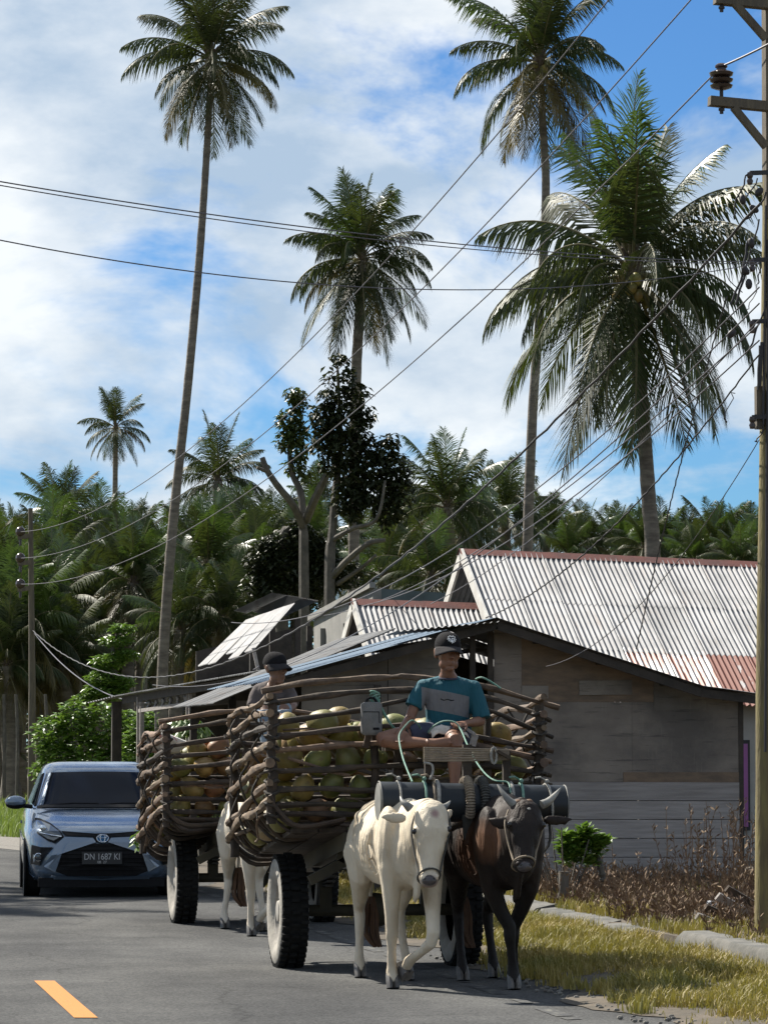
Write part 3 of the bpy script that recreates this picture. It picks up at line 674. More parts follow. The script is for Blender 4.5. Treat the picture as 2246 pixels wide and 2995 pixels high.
def wire(name, label, a, b, sag, r, mt='wire', n=40, cat='wire', twist=False, group=None):
    pts = []
    for i in range(n+1):
        t = i/n; p = a.lerp(b, t); p.z -= 4*sag*t*(1-t)
        if twist: p.z += r*.55*sin(i*2.4); p.x += r*.55*cos(i*2.4)
        pts.append(p)
    mb = MB(); mb.tube(pts, r, 6)
    return solo(name, mb, M[mt], label, cat, group, loc=tuple(pts[0]))
DL = 75.0
lp = OD(68, 1690, DL); lp.z = 0
lpo = thing('utility_pole', 'thin dark utility pole with three insulator arms above the car at the left', 'utility pole', (lp.x, lp.y, 0))
mb = MB(); tp = OD(66, 1098, DL); mb.tube([Vector((lp.x, lp.y, -.05)), Vector((lp.x, lp.y, 3.0)), tp], [.085, .075, .05], 10); part('shaft', mb, M['poledark'], lpo)
ends = []
for y in (1155, 1212, 1268):
    a_ = OD(38, y+6, DL); b_ = OD(70, y+2, DL); mb = MB(); mb.beam(a_, b_, .10, .10); arm = part('cross_arm', mb, M['poledark'], lpo, smooth=False)
    c_ = OD(44, y-6, DL); mb = MB(); mb.tube([c_+Vector((0, 0, -.3)), c_+Vector((0, 0, .05))], .03, 6); mb.ball(c_, (.11, .11, .12), 8, 6); part('insulator', mb, M['ceramic'], arm)
    ends.append(c_)
wire('power_line', 'high conductor crossing the crown of the tall right palm, uppermost of the three diagonals', OD(1450, -170, 26.9), ends[0], 1.15, .0065, n=60)
wire('power_line', 'middle diagonal conductor leaving the photo at the top right', ins[1], ends[1], 1.17, .0065, n=60)
wire('power_line', 'diagonal conductor held by the ribbed brown insulator', ins[0], ends[2], 1.1, .0065, n=60)
wire('power_line', 'short conductor from the ribbed insulator out of the right edge', ins[0], PY(2400, 40, pb.y-1.5), .02, .009, n=8)
wire('telephone_line', 'upper pair cable crossing the sky from the left edge', OD(-60, 381, 19.5), OD(1640, 566, 26.4), .10, .0042)
wire('telephone_line', 'upper pair cable crossing the sky from the left edge, lower strand', OD(-60, 389, 19.5), OD(1640, 570, 26.4), .11, .0036)
wire('telephone_line', 'single lower cable crossing the sky from the left edge', OD(-60, 506, 19.5), OD(1640, 568, 26.4), .26, .004)
wire('bundled_cable', 'thick black twisted cable drooping from the right pole to the left pole', OD(1640, 440, 26.5), OD(70, 1362, DL), 2.15, .0115, 'cable', n=140, cat='cable', twist=True)
wire('service_wire', 'thin service wire reaching the dark shack roof', OD(1640, 620, 26.5), OD(500, 1345, 52), .75, .006, n=50)
wire('service_wire', 'thin service wire reaching the left end of the low stall', OD(1640, 655, 26.5), OD(330, 1480, 55), .9, .006, n=50)
wire('service_wire', 'thin service wire ending at the concrete building', OD(1640, 700, 26.5), OD(700, 1330, 56), .45, .006, n=50)
wire('service_wire', 'thin service wire ending at the annex gable', OD(1640, 735, 26.5), OD(780, 1310, 46), .35, .006, n=50)
wire('service_wire', 'thin service wire ending at the annex ridge', OD(1640, 690, 26.5), OD(930, 1305, 46), .25, .005, n=50)
wire('service_wire', 'dark twisted service wire ending beside the plank house ridge', OD(1640, 765, 26.5), OD(1050, 1335, 38.5), .30, .007, 'cable', n=80, twist=True)
wire('service_wire', 'dark twisted wire hanging in front of the zinc roof to the plank house eave', OD(1570, 640, 26.5), OD(1375, 1402, 37.2), -.12, .0065, 'cable', n=80, twist=True)
wire('service_wire', 'thin wire from the pole foot of the crown to the right eave', OD(1640, 950, 26.5), OD(1180, 1440, 37.0), .35, .004, n=50)
wire('service_wire', 'sagging wire from the left pole to the low stall roof', OD(72, 1365, DL), OD(560, 1440, 52), 1.0, .012, n=40)
# ================================================================== palms
def frond_mesh(name, L_, elev, droop, seed, hang, nl=76, wl=1.0, mats=None, fold=0.22):
    """one pinnate leaf growing along +X from the origin; elev = angle of the stalk, droop = how far it arches over"""
    r = random.Random(seed); mb = MB(); n = 14; P = []; T = []
    p = Vector((0, 0, 0)); yaw = 0.0; tw = r.uniform(-.25, .25)
    for i in range(n+1):
        t = i/n; a = elev-droop*(t**1.55); yaw = tw*t*t
        d = Vector((cos(a)*cos(yaw), cos(a)*sin(yaw), sin(a))); P.append(p.copy()); T.append(d)
        p = p+d*(L_/n)
    mb.tube(P, [0.034*(1-.92*(i/n))+.004 for i in range(n+1)], 5)
    mb.mi = 1
    G = Vector((0, 0, -1))
    def at(t):
        f = t*n; i = min(int(f), n-1); k = f-i
        return P[i].lerp(P[i+1], k), T[i].lerp(T[i+1], k).normalized()
    for k in range(nl):
        t = .13+.86*(k+.5)/nl; b, tg = at(t)
        ll = wl*(0.45+0.62*sin(pi*min(1, (t-.05))**.75))*(1-.55*max(0, t-.72)/.28)
        side0 = tg.cross(Vector((0, 0, 1)))
        if side0.length < .15: side0 = Vector((0, 1, 0))
        side0.normalize(); nrm = side0.cross(tg).normalized()
        for s in (-1, 1):
            if r.random() < .05: continue
            sw = .55+.55*t+r.uniform(-.12, .12)
            d0 = (side0*s*cos(sw)+tg*sin(sw)+nrm*fold*r.uniform(.5, 1.2)*(1-t*.5)).normalized()
            h = hang*r.uniform(.7, 1.3)
            d1 = (d0+G*h*.55).normalized(); d2 = (d0+G*h*1.9+tg*.1).normalized()
            l = ll*r.uniform(.8, 1.1)
            if r.random() < .06: l *= .55
            m = b+d1*l*.5; e = m+d2*l*.55
            w = tg*(.019+.004*r.random())+nrm*.004*s
            w1 = (tg*.85+d1.cross(tg)*.25*s).normalized()*.0215
            o = len(mb.v)
            mb.v.extend([tuple(b-w*.7), tuple(b+w*.7), tuple(m+w1), tuple(m-w1), tuple(e)])
            mb.f.extend([(o, o+1, o+2, o+3), (o+3, o+2, o+4)]); mb.m.extend([1, 1])
    return mb.mesh(name, mats, None, True, False)
ELEV = [84, 70, 55, 38, 22, 6, -10, -28, -46, -64]
DRO = [16, 34, 56, 78, 90, 92, 80, 58, 38, 20]
HANG = [.35, .55, .85, 1.2, 1.4, 1.4, 1.1, .7, .45, .3]
FR = {}
for key, leaf in (('n', 'frond'), ('y', 'frondy'), ('g', 'frondg')):
    FR[key] = []
    for i in range(10):
        FR[key].append([frond_mesh('frond', 3.3, radians(ELEV[i]), radians(DRO[i]), 100*i+7*k, HANG[i], mats=[M['rachis'], M[leaf]]) for k in range(2 if key == 'n' else 1)])
nutM = objrand(mat('green_coconut', (0.16, 0.16, 0.035), 0.4, var=(0.22, 0.17, 0.04), vs=6), .25, .03)
NUT = None
def nut_mesh():
    mb = MB(); prof = [(.001, -.13), (.05, -.12), (.085, -.08), (.10, -.02), (.098, .04), (.075, .10), (.04, .13), (.001, .135)]
    mb.lathe(prof, n=10); return mb.mesh('coconut', nutM)
NUT = nut_mesh()
HEART = None
def heart_mesh():
    mb = MB(); r = random.Random(4)
    mb.tube([(0, 0, -.5), (0, 0, -.2), (0, 0, .1), (0, 0, .5), (0, 0, .9)], [.15, .19, .20, .11, .03], 10, jit=.2, rnd=r)
    for k in range(16):
        a = k*2.4; b = Vector((cos(a)*.14, sin(a)*.14, -.35+.05*k)); mb.tube([b, b+Vector((cos(a)*.16, sin(a)*.16, .22))], [.05, .02], 5)
    return mb.mesh('crown', M['husk'])
HEART = heart_mesh()
def palm(label, base, top, pts=None, r0=.17, r1=.115, nf=24, size=1.0, seed=0, group='palms', lean=0, up_bias=0.0, nuts=0, yellow=.10, fresh=.12, shortlow=1.0, spec=None, swell=True, up_only=False, name='coconut_palm', phase=None):
    r = random.Random(seed)
    t = thing(name, label, 'palm tree', (base.x, base.y, base.z), group)
    mb = MB(); path = catmull([base]+(pts or [base.lerp(top, .5)+Vector((r.uniform(-.3, .3), 0, 0))])+[top], 8)
    n = len(path); rad = []
    for i in range(n):
        f = i/(n-1); q = r0+(r1-r0)*f
        if swell: q += .10*exp(-f*n/2.5)
        rad.append(q*(1+.035*(i % 2)))
    mb.tube(path, rad, 10, jit=.06, rnd=r); part('trunk', mb, M['trunk'], t)
    cr = mobj('crown', HEART, t, top-base); ORG[cr] = None
    cr.scale = (size, size, size)
    ax = (path[-1]-path[-3]).normalized()
    cr.rotation_euler = (r.uniform(-.06, .06), r.uniform(-.06, .06), 0)
    ph = r.uniform(0, 6.28) if phase is None else phase
    for k in range(nf):
        f = (k+.5)/nf
        f = min(1, max(0, f*(1-up_bias)+r.uniform(-.04, .04)))
        if up_only: f *= .62
        i = min(9, int(f*10)); az = ph+k*2.39996+r.uniform(-.25, .25)
        key = 'y' if (f > .62 and r.random() < yellow*2.2) else ('g' if (f < .35 and r.random() < fresh*2) else 'n')
        o = mobj('frond', r.choice(FR[key][i]), cr, (cos(az)*.08, sin(az)*.08, .30-.5*f)); ORG.pop(o, None)
        s = r.uniform(.86, 1.1)*(1 if f < .7 else shortlow); o.scale = (s, s, s*r.uniform(.93, 1.05))
        o.rotation_euler = (r.uniform(-.2, .2), r.uniform(-.10, .10), az)
    for sp in (spec or []):                              # (azimuth deg, class, scale, key)
        o = mobj('frond', FR[sp[3]][sp[1]][0], cr, (0, 0, .1)); ORG.pop(o, None); o.rotation_euler = (0, 0, radians(sp[0])); o.scale = (sp[2],)*3
    for k in range(nuts):
        a = r.uniform(0, 6.28); o = mobj('coconut', NUT, cr, (cos(a)*r.uniform(.2, .36), sin(a)*r.uniform(.2, .36), r.uniform(-.55, -.05))); ORG.pop(o, None)
        o.rotation_euler = (r.uniform(-.6, .6), r.uniform(-.6, .6), 0); o.scale = (1.05,)*3
    return t
def gz(p): return Vector((p.x, p.y, -.06))
# the four tall palms and the small far one (positions read off the photograph)
D1 = 78
palm('tallest bent coconut palm at the left with its long bare trunk', gz(OD(345, 1560, D1)), OD(455, 130, D1), [OD(352, 1440, D1), OD(366, 1220, D1), OD(382, 1050, D1), OD(404, 850, D1), OD(428, 590, D1), OD(442, 400, D1), OD(452, 230, D1)], r0=.13, r1=.066, nf=42, size=.64, seed=11, group='tall coconut palms', nuts=7, yellow=.12)
D2 = 78
palm('middle coconut palm rising behind the dark leafy tree', gz(OD(762, 1560, D2)), OD(783, 560, D2), [OD(764, 1200, D2), OD(769, 830, D2), OD(776, 690, D2)], r0=.13, r1=.11, nf=46, size=.58, seed=23, group='tall coconut palms', yellow=.1, fresh=.2, shortlow=1.2, nuts=4)
D3 = 88
palm('tall coconut palm with yellowing fronds in front of the blue sky at upper right', gz(OD(1132, 1560, D3)), OD(1166, 135, D3), [OD(1138, 1250, D3), OD(1150, 900, D3), OD(1168, 650, D3), OD(1179, 420, D3), OD(1172, 260, D3)], r0=.145, r1=.09, nf=42, size=.82, seed=35, group='tall coconut palms', nuts=14, yellow=.26)
D4 = 62
palm('big coconut palm with hanging fronds and green nuts beside the right pole', gz(OD(1412, 1560, D4)), OD(1366, 590, D4), [OD(1410, 1230, D4), OD(1402, 1090, D4), OD(1392, 940, D4), OD(1378, 760, D4)], r0=.15, r1=.115, nf=46, shortlow=1.12, size=.93, seed=47, group='tall coconut palms', nuts=26, yellow=.06, fresh=.2, phase=.6)
D5 = 190
palm('small far coconut palm against the sky at the left', gz(OD(245, 1560, D5)), OD(250, 925, D5), [OD(246, 1250, D5), OD(249, 1030, D5)], r0=.17, r1=.13, nf=24, size=.68, seed=58, group='tall coconut palms')
D6 = 115
palm('coconut palm crown just right of the tall leaning trunk', gz(OD(468, 1560, D6)), OD(470, 1040, D6), r0=.2, r1=.15, nf=26, size=.64, seed=61, group='background palms', up_bias=.15)
palm('coconut palm on the left roadside whose crown shades the road', Vector((-3.2, 46.5, -.05)), Vector((-2.6, 46.3, 11.5)), nf=26, size=.9, seed=5, group='roadside palms')
palm('second coconut palm on the left roadside, nearer the camera', Vector((-5.0, 44.0, -.05)), Vector((-5.2, 43.4, 10.0)), nf=26, size=.9, seed=6, group='roadside palms')
# the grove behind: (x, y of crown in the overview, range, size)
GROVE = [(135, 1120, 105, .85), (222, 1150, 112, .85), (40, 1200, 118, .8), (-20, 1170, 125, .8), (300, 1170, 118, .8), (255, 1230, 96, .8), (395, 1190, 110, .85), (520, 1160, 105, .8),
         (560, 1225, 98, .75), (110, 1260, 92, .8), (20, 1290, 88, .8), (190, 1310, 90, .85), (310, 1300, 86, .8), (440, 1250, 92, .85), (480, 1330, 80, .7), (-10, 1400, 82, .8), (75, 1370, 84, .8),
         (130, 1420, 82, .75), (390, 1350, 80, .75), (690, 1080, 140, .8), (965, 1085, 84, .85), (1000, 1150, 92, .8), (1090, 1105, 100, .8), (880, 1190, 96, .8), (830, 1240, 88, .7), (930, 1240, 80, .7),
         (1180, 1150, 120, .75), (1265, 1165, 128, .75), (1330, 1165, 135, .75), (1390, 1175, 120, .7), (1465, 1185, 135, .75), (1545, 1175, 118, .85), (1630, 1185, 125, .8), (1230, 1195, 105, .6), (1500, 1205, 110, .6), (1600, 1210, 105, .6), (760, 1200, 110, .8), (640, 1190, 115, .75)]
rg_ = random.Random(404)
GROVE = [(x, y+12, D, s*.66) for x, y, D, s in GROVE]
GROVE += [(-12, 1330, 84, .66), (38, 1372, 82, .62), (98, 1345, 85, .62), (14, 1440, 81, .5), (133, 1440, 83, .5)]
for k in range(26):
    x = rg_.uniform(-40, 560); GROVE.append((x, rg_.uniform(1215, 1430), rg_.uniform(84, 116), rg_.uniform(.5, .68)))
for k in range(7):
    x = rg_.uniform(600, 1080); GROVE.append((x, rg_.uniform(1170, 1270), rg_.uniform(84, 110), rg_.uniform(.45, .6)))
for x in (1705, 1770, 1840, 1930, 2010): GROVE.append((x, rg_.uniform(1160, 1200), rg_.uniform(105, 130), .55))
for k in range(6):
    x = rg_.uniform(1120, 1650); GROVE.append((x, rg_.uniform(1185, 1215), rg_.uniform(120, 150), rg_.uniform(.45, .6)))
for i, (x, y, D, s) in enumerate(GROVE):
    side = 'behind the zinc roofs' if x > 1110 else ('of the grove behind the low stall' if x < 600 else 'behind the dark leafy tree')
    NTH = ['first', 'second', 'third', 'fourth', 'fifth', 'sixth', 'seventh', 'eighth', 'ninth', 'tenth', 'eleventh', 'twelfth', 'thirteenth', 'fourteenth', 'fifteenth', 'sixteenth', 'seventeenth', 'eighteenth', 'nineteenth', 'twentieth']+['twenty-'+q for q in ('first', 'second', 'third', 'fourth', 'fifth', 'sixth', 'seventh', 'eighth', 'ninth')]+['thirtieth']+['thirty-'+q for q in ('first', 'second', 'third', 'fourth', 'fifth', 'sixth', 'seventh', 'eighth', 'ninth')]+['fortieth']+['forty-'+q for q in ('first', 'second', 'third', 'fourth', 'fifth', 'sixth', 'seventh', 'eighth', 'ninth')]+['fiftieth']+['fifty-'+q for q in ('first', 'second', 'third', 'fourth', 'fifth')]
    zone = lambda q: 2 if q > 1110 else (0 if q < 600 else 1)
    nth = sorted(g[0] for g in GROVE if zone(g[0]) == zone(x)).index(x)
    palm('coconut palm '+side+', '+NTH[nth]+' of them from the left', gz(OD(x, 1560, D)), OD(x, y, D), r0=.17, r1=.15, nf=32, size=s, seed=200+i, group='grove palms '+side, up_bias=.22 if x > 1110 else .10, yellow=.42 if (D < 86 and x < 300) else .18, fresh=.26, nuts=0)  # more yellow and fresh fronds here paint sunlit leaves into the grove

# ================================================================== leafy trees and bushes
def leaf_cloud(mb, c, rad, n, size, r, drop=.6, shell=.55):
    c = Vector(c)
    for _ in range(n):
        while True:
            q = Vector((r.uniform(-1, 1), r.uniform(-1, 1), r.uniform(-1, 1)))
            l = q.length
            if l <= 1 and l > shell*r.random(): break
        p = c+Vector((q.x*rad[0], q.y*rad[1], q.z*rad[2]))
        a = r.uniform(0, 6.28); d = Vector((cos(a), sin(a), -drop+r.uniform(-.5, .6))).normalized()
        s = size*r.uniform(.6, 1.3); w = d.cross(Vector((r.uniform(-.4, .4), r.uniform(-.4, .4), 1)))
        if w.length < .1: continue
        w.normalize(); m = p+d*s*.45; n_ = w.cross(d)*s*.10
        o = len(mb.v)
        mb.v.extend([tuple(p), tuple(m+w*s*.26+n_), tuple(p+d*s), tuple(m-w*s*.26+n_), tuple(m)])
        mb.f.extend([(o, o+1, o+4), (o+4, o+1, o+2), (o, o+4, o+3), (o+4, o+2, o+3)]); mb.m.extend([mb.mi]*4)
def limb(mb, pts, r0, r1, n=7):
    path = catmull(pts, 5); k = len(path)
    mb.tube(path, [r0+(r1-r0)*i/(k-1) for i in range(k)], n, jit=.1)
def Z4(x, y, D): return PD(740+x/1.783, 480+y/1.783, D)
DT = 70; r = random.Random(77)
tr = thing('leafy_tree', 'dark leafy tree with pale forked limbs in front of the middle palm', 'tree', tuple(gz(Z4(395, 2300, DT))))
mb = MB(); base = gz(Z4(395, 2300, DT))
limb(mb, [base, Z4(400, 2150, DT), Z4(412, 1950, DT), Z4(430, 1700, DT), Z4(455, 1500, DT), Z4(450, 1250, DT), Z4(440, 1050, DT)], .13, .025)
limb(mb, [Z4(412, 1960, DT), Z4(520, 1900, DT-.6), Z4(645, 1850, DT-1), Z4(690, 1650, DT-1)], .06, .025)
limb(mb, [Z4(415, 2150, DT), Z4(500, 2060, DT-.5), Z4(600, 1980, DT-.9), Z4(690, 1960, DT-1)], .085, .04)
limb(mb, [Z4(440, 2190, DT), Z4(560, 2110, DT-.5), Z4(640, 2040, DT-.9)], .05, .03)
for (x, y) in ((470, 1400), (380, 1350), (520, 1600), (600, 1550), (700, 1500)): limb(mb, [Z4(445, 1650, DT), Z4((445+x)/2, (1650+y)/2+20, DT), Z4(x, y, DT)], .05, .015, 5)
part('trunk', mb, M['bark'], tr)
mb = MB(); S = 70e-4/1.783
for (x, y, rx, ry, n) in ((450, 1010, 60, 30, 70), (400, 1090, 30, 60, 40), (500, 1110, 50, 70, 110), (420, 1200, 85, 70, 260), (540, 1190, 70, 70, 180), (380, 1320, 90, 90, 380), (480, 1330, 110, 100, 480), (590, 1310, 60, 60, 150), (370, 1440, 80, 90, 360), (480, 1470, 120, 100, 560), (570, 1420, 60, 60, 140), (400, 1560, 70, 60, 180), (660, 1480, 95, 70, 300), (720, 1440, 40, 50, 70), (620, 1590, 110, 100, 560), (740, 1580, 85, 90, 400), (520, 1620, 90, 110, 460), (500, 1740, 90, 90, 420), (640, 1720, 130, 90, 640), (770, 1700, 75, 100, 320), (710, 1820, 80, 60, 220), (520, 1820, 60, 50, 120), (690, 1890, 25, 40, 30)):
    leaf_cloud(mb, Z4(x, y, DT-.3), (rx*S, .7*max(rx, ry)*S, ry*S), int(n*.8), .165, r, drop=.75)
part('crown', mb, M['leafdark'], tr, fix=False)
# pollarded tree with three stumps left of it
tp = thing('pollarded_tree', 'lopped tree with a bare forked stub and one leafy upright branch', 'tree', tuple(gz(Z4(270, 2300, DT+2))))
mb = MB(); b = gz(Z4(270, 2300, DT+2))
limb(mb, [b, Z4(265, 2100, DT+2), Z4(262, 1900, DT+2), Z4(250, 1720, DT+2), Z4(200, 1600, DT+2), Z4(190, 1450, DT+2)], .13, .04)
limb(mb, [Z4(262, 1900, DT+2), Z4(210, 1780, DT+1.6), Z4(130, 1680, DT+1.4), Z4(75, 1600, DT+1.3), Z4(48, 1530, DT+1.3)], .085, .06)
limb(mb, [Z4(78, 1605, DT+1.3), Z4(20, 1582, DT+1.2)], .05, .035)
limb(mb, [Z4(275, 1860, DT+2), Z4(320, 1750, DT+1.5), Z4(390, 1610, DT+1.2)], .10, .08)
part('trunk', mb, M['bark'], tp)
mb = MB()
for (x, y, rx, ry, n) in ((215, 1200, 60, 45, 150), (245, 1250, 50, 60, 160), (190, 1330, 70, 70, 260), (230, 1400, 65, 80, 280), (170, 1440, 50, 70, 160), (240, 1500, 60, 60, 170), (215, 1570, 55, 50, 110), (270, 1620, 40, 50, 60)):
    leaf_cloud(mb, Z4(x, y, DT+2), (rx*S, .8*rx*S, ry*S), n, .15, r, drop=.7)
part('crown', mb, M['leafmid'], tp, fix=False)
# dense dark climber-clad tree lower left of them
tv = thing('vine_clad_tree', 'dense dark glossy tree standing above the dark shack', 'tree', tuple(gz(Z4(150, 2300, DT+4))))
mb = MB(); b = gz(Z4(150, 2300, DT+4)); limb(mb, [b, Z4(150, 2100, DT+4), Z4(190, 1900, DT+4)], .2, .1); part('trunk', mb, M['bark'], tv)
mb = MB()
for (x, y, rx, ry, n) in ((230, 1880, 60, 60, 200), (130, 1990, 110, 90, 600), (270, 1980, 110, 110, 800), (60, 2060, 110, 110, 900), (200, 2100, 160, 120, 1400), (340, 2040, 110, 110, 900), (60, 2200, 130, 120, 900), (330, 2170, 150, 110, 1000), (480, 2130, 110, 90, 600), (180, 2260, 200, 110, 1000)):
    leaf_cloud(mb, Z4(x, y, DT+4), (rx*S, .9*rx*S, ry*S), n, .15, r, drop=.6, shell=.8)
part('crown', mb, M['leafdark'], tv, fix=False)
def bush(name, label, base, lobes, D, mt, size, n, cat='bush', group=None, stems=3, seed=1, drop=.3):
    r = random.Random(seed); t = thing(name, label, cat, tuple(base), group)
    mb = MB()
    for (x, y, rx, ry) in lobes[:max(stems, 1)]:
        c = OD(x, y, D); limb(mb, [base+Vector((r.uniform(-.1, .1), r.uniform(-.1, .1), 0)), base.lerp(c, .5)+Vector((r.uniform(-.1, .1), 0, 0)), c], .03, .01, 5)
    part('stem', mb, M['bark'], t)
    mb = MB(); S = K*D/F
    for (x, y, rx, ry) in lobes: leaf_cloud(mb, OD(x, y, D), (rx*S, .9*rx*S, ry*S), int(n*rx*ry/900), size, r, drop=drop)
    part('foliage', mb, M[mt], t, fix=False); return t
bush('bush', 'bright green bushes at the road bend behind the car roof', gz(OD(170, 1650, 68)), [(110, 1590, 45, 45), (160, 1560, 45, 50), (215, 1575, 50, 60), (265, 1590, 40, 60), (130, 1640, 50, 40), (190, 1640, 60, 40), (255, 1645, 50, 35), (105, 1670, 40, 30), (150, 1680, 50, 30), (210, 1680, 50, 30), (265, 1680, 40, 30)], 68, 'leafbright', .17, 190, seed=3, drop=.1)
bush('bush', 'green bush showing between the posts of the low stall', gz(OD(320, 1650, 64)), [(310, 1580, 35, 50), (340, 1610, 30, 40), (290, 1620, 25, 40)], 64, 'leafbright', .17, 170, seed=4, drop=.1)
# feathery tree above the stall
r = random.Random(8); D7 = 72
tf = thing('feathery_tree', 'light feathery green tree between the palm trunk and the left pole', 'tree', tuple(gz(OD(235, 1650, D7))))
mb = MB(); b = gz(OD(235, 1650, D7)); limb(mb, [b, OD(238, 1520, D7), OD(245, 1400, D7), OD(262, 1350, D7)], .07, .02); part('trunk', mb, M['bark'], tf)
mb = MB(); S = K*D7/F
for (x, y, rx, ry, n) in ((265, 1358, 28, 10, 160), (250, 1385, 36, 12, 220), (270, 1415, 30, 14, 220), (235, 1430, 40, 16, 300), (225, 1465, 40, 18, 320), (262, 1475, 30, 16, 220), (215, 1495, 38, 18, 300), (250, 1500, 34, 16, 240), (190, 1510, 30, 14, 180)):
    leaf_cloud(mb, OD(x, y, D7), (rx*S, rx*S, ry*S), int(n*2.2), .12, r, drop=.25)
part('crown', mb, M['leafbright'], tf, fix=False)
# cassava-like plant beside the second cart, at the stall
r = random.Random(18); D8 = 47
tq = thing('cassava_plant', 'drooping-leaved green plant in front of the low stall above the second cart', 'plant', tuple(gz(OD(395, 1700, D8))))
mb = MB(); b = gz(OD(395, 1700, D8)); limb(mb, [b, OD(394, 1640, D8), OD(396, 1575, D8)], .025, .015, 5)
for k in range(14):
    a = k*2.4; c = OD(396, 1590-2*k, D8); limb(mb, [c, c+Vector((cos(a)*.16, sin(a)*.16, .09)), c+Vector((cos(a)*.30, sin(a)*.30, .06))], .008, .004, 4)
part('stem', mb, M['bark'], tq)
mb = MB()
for k in range(70):
    a = r.uniform(0, 6.28); el = r.random(); c = OD(397, 1578, D8); q = c+Vector((cos(a)*.34*sqrt(el), sin(a)*.34*sqrt(el), .18*(1-el)+r.uniform(-.07, .05)))
    for j in range(6):
        b_ = a+(j-2.5)*.5; d = Vector((cos(b_), sin(b_), -.9-.4*r.random())).normalized(); s = .19*r.uniform(.7, 1.2); w = d.cross(Vector((0, 0, 1))).normalized()*.022
        mb.add([q, q+d*s*.5+w, q+d*s, q+d*s*.5-w], [(0, 1, 2), (0, 2, 3)])
part('foliage', mb, M['leafbright'], tq, fix=False)
# low undergrowth and slim stems closing the foot of the grove
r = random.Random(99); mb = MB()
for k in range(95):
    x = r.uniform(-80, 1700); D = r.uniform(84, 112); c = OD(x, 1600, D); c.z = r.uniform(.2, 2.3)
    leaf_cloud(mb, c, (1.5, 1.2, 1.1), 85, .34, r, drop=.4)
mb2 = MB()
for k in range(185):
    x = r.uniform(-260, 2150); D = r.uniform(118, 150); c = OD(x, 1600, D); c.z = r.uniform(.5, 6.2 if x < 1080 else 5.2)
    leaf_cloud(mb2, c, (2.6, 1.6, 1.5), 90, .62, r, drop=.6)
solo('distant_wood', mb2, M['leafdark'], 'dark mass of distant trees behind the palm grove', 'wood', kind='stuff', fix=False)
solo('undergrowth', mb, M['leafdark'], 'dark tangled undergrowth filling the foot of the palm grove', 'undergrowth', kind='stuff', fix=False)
for k, (x, D) in enumerate(((8, 80), (22, 84), (36, 79), (88, 82), (115, 86), (100, 78))):
    mb = MB(); b = gz(OD(x, 1660, D)); limb(mb, [b, OD(x+2, 1600, D), OD(x+r.uniform(-3, 3), 1500, D)], .05, .035, 6)
    solo('sapling', mb, M['bark'], 'slim pale stem at the edge of the grove left of the car', 'sapling', 'slim stems at the grove edge', loc=tuple(b))
# ================================================================== the ox carts
M['tyre_side'] = mat('dusty_tyre_wall', (0.36, 0.335, 0.29), 0.9, var=(0.22, 0.205, 0.18), vs=7, bump=.25, bs=40)
M['tyre'] = mat('tyre_rubber', (0.012, 0.012, 0.012), 0.8, var=(0.02, 0.02, 0.019), vs=9, bump=.3, bs=50)
matte(M['tyre'], .08)
M['rim'] = mat('dusty_rim', (0.33, 0.31, 0.275), 0.75, 0.1, var=(0.20, 0.185, 0.165), vs=8)
M['greenpaint'] = mat('green_panel', (0.02, 0.075, 0.025), 0.55, var=(0.014, 0.05, 0.018), vs=6)
M['chassis'] = mat('ochre_chassis', (0.06, 0.05, 0.028), 0.75, var=(0.035, 0.03, 0.018), vs=6)
M['yokepipe'] = mat('black_pipe', (0.007, 0.010, 0.013), 0.42, var=(0.016, 0.020, 0.024), vs=4, rvar=.08, spec=.3)
M['pipeend'] = mat('scuffed_pipe_end', (0.19, 0.185, 0.17), 0.7, var=(0.12, 0.12, 0.11), vs=7)
M['rope_white'] = mat('pale_rope', (0.32, 0.31, 0.28), 0.85, var=(0.22, 0.21, 0.19), vs=40, bump=.4, bs=120)
M['rope_green'] = mat('green_rope', (0.07, 0.19, 0.14), 0.7, var=(0.17, 0.27, 0.22), vs=30)
M['rope_dark'] = mat('dark_rope', (0.035, 0.035, 0.032), 0.8, var=(0.06, 0.058, 0.05), vs=30)
M['rope_tan'] = mat('tan_rope', (0.25, 0.20, 0.14), 0.85, var=(0.17, 0.135, 0.10), vs=40)
M['vine'] = mat('dark_vine', (0.045, 0.035, 0.027), 0.85, var=(0.02, 0.018, 0.015), vs=20)
M['sack'] = mat('printed_sack', (0.62, 0.60, 0.58), 0.7, var=(0.48, 0.16, 0.12), vs=4, lo=.52, hi=.58)
def C3(x, y, yy): return PY(340+x/2.074, 1880+y/2.074, yy)

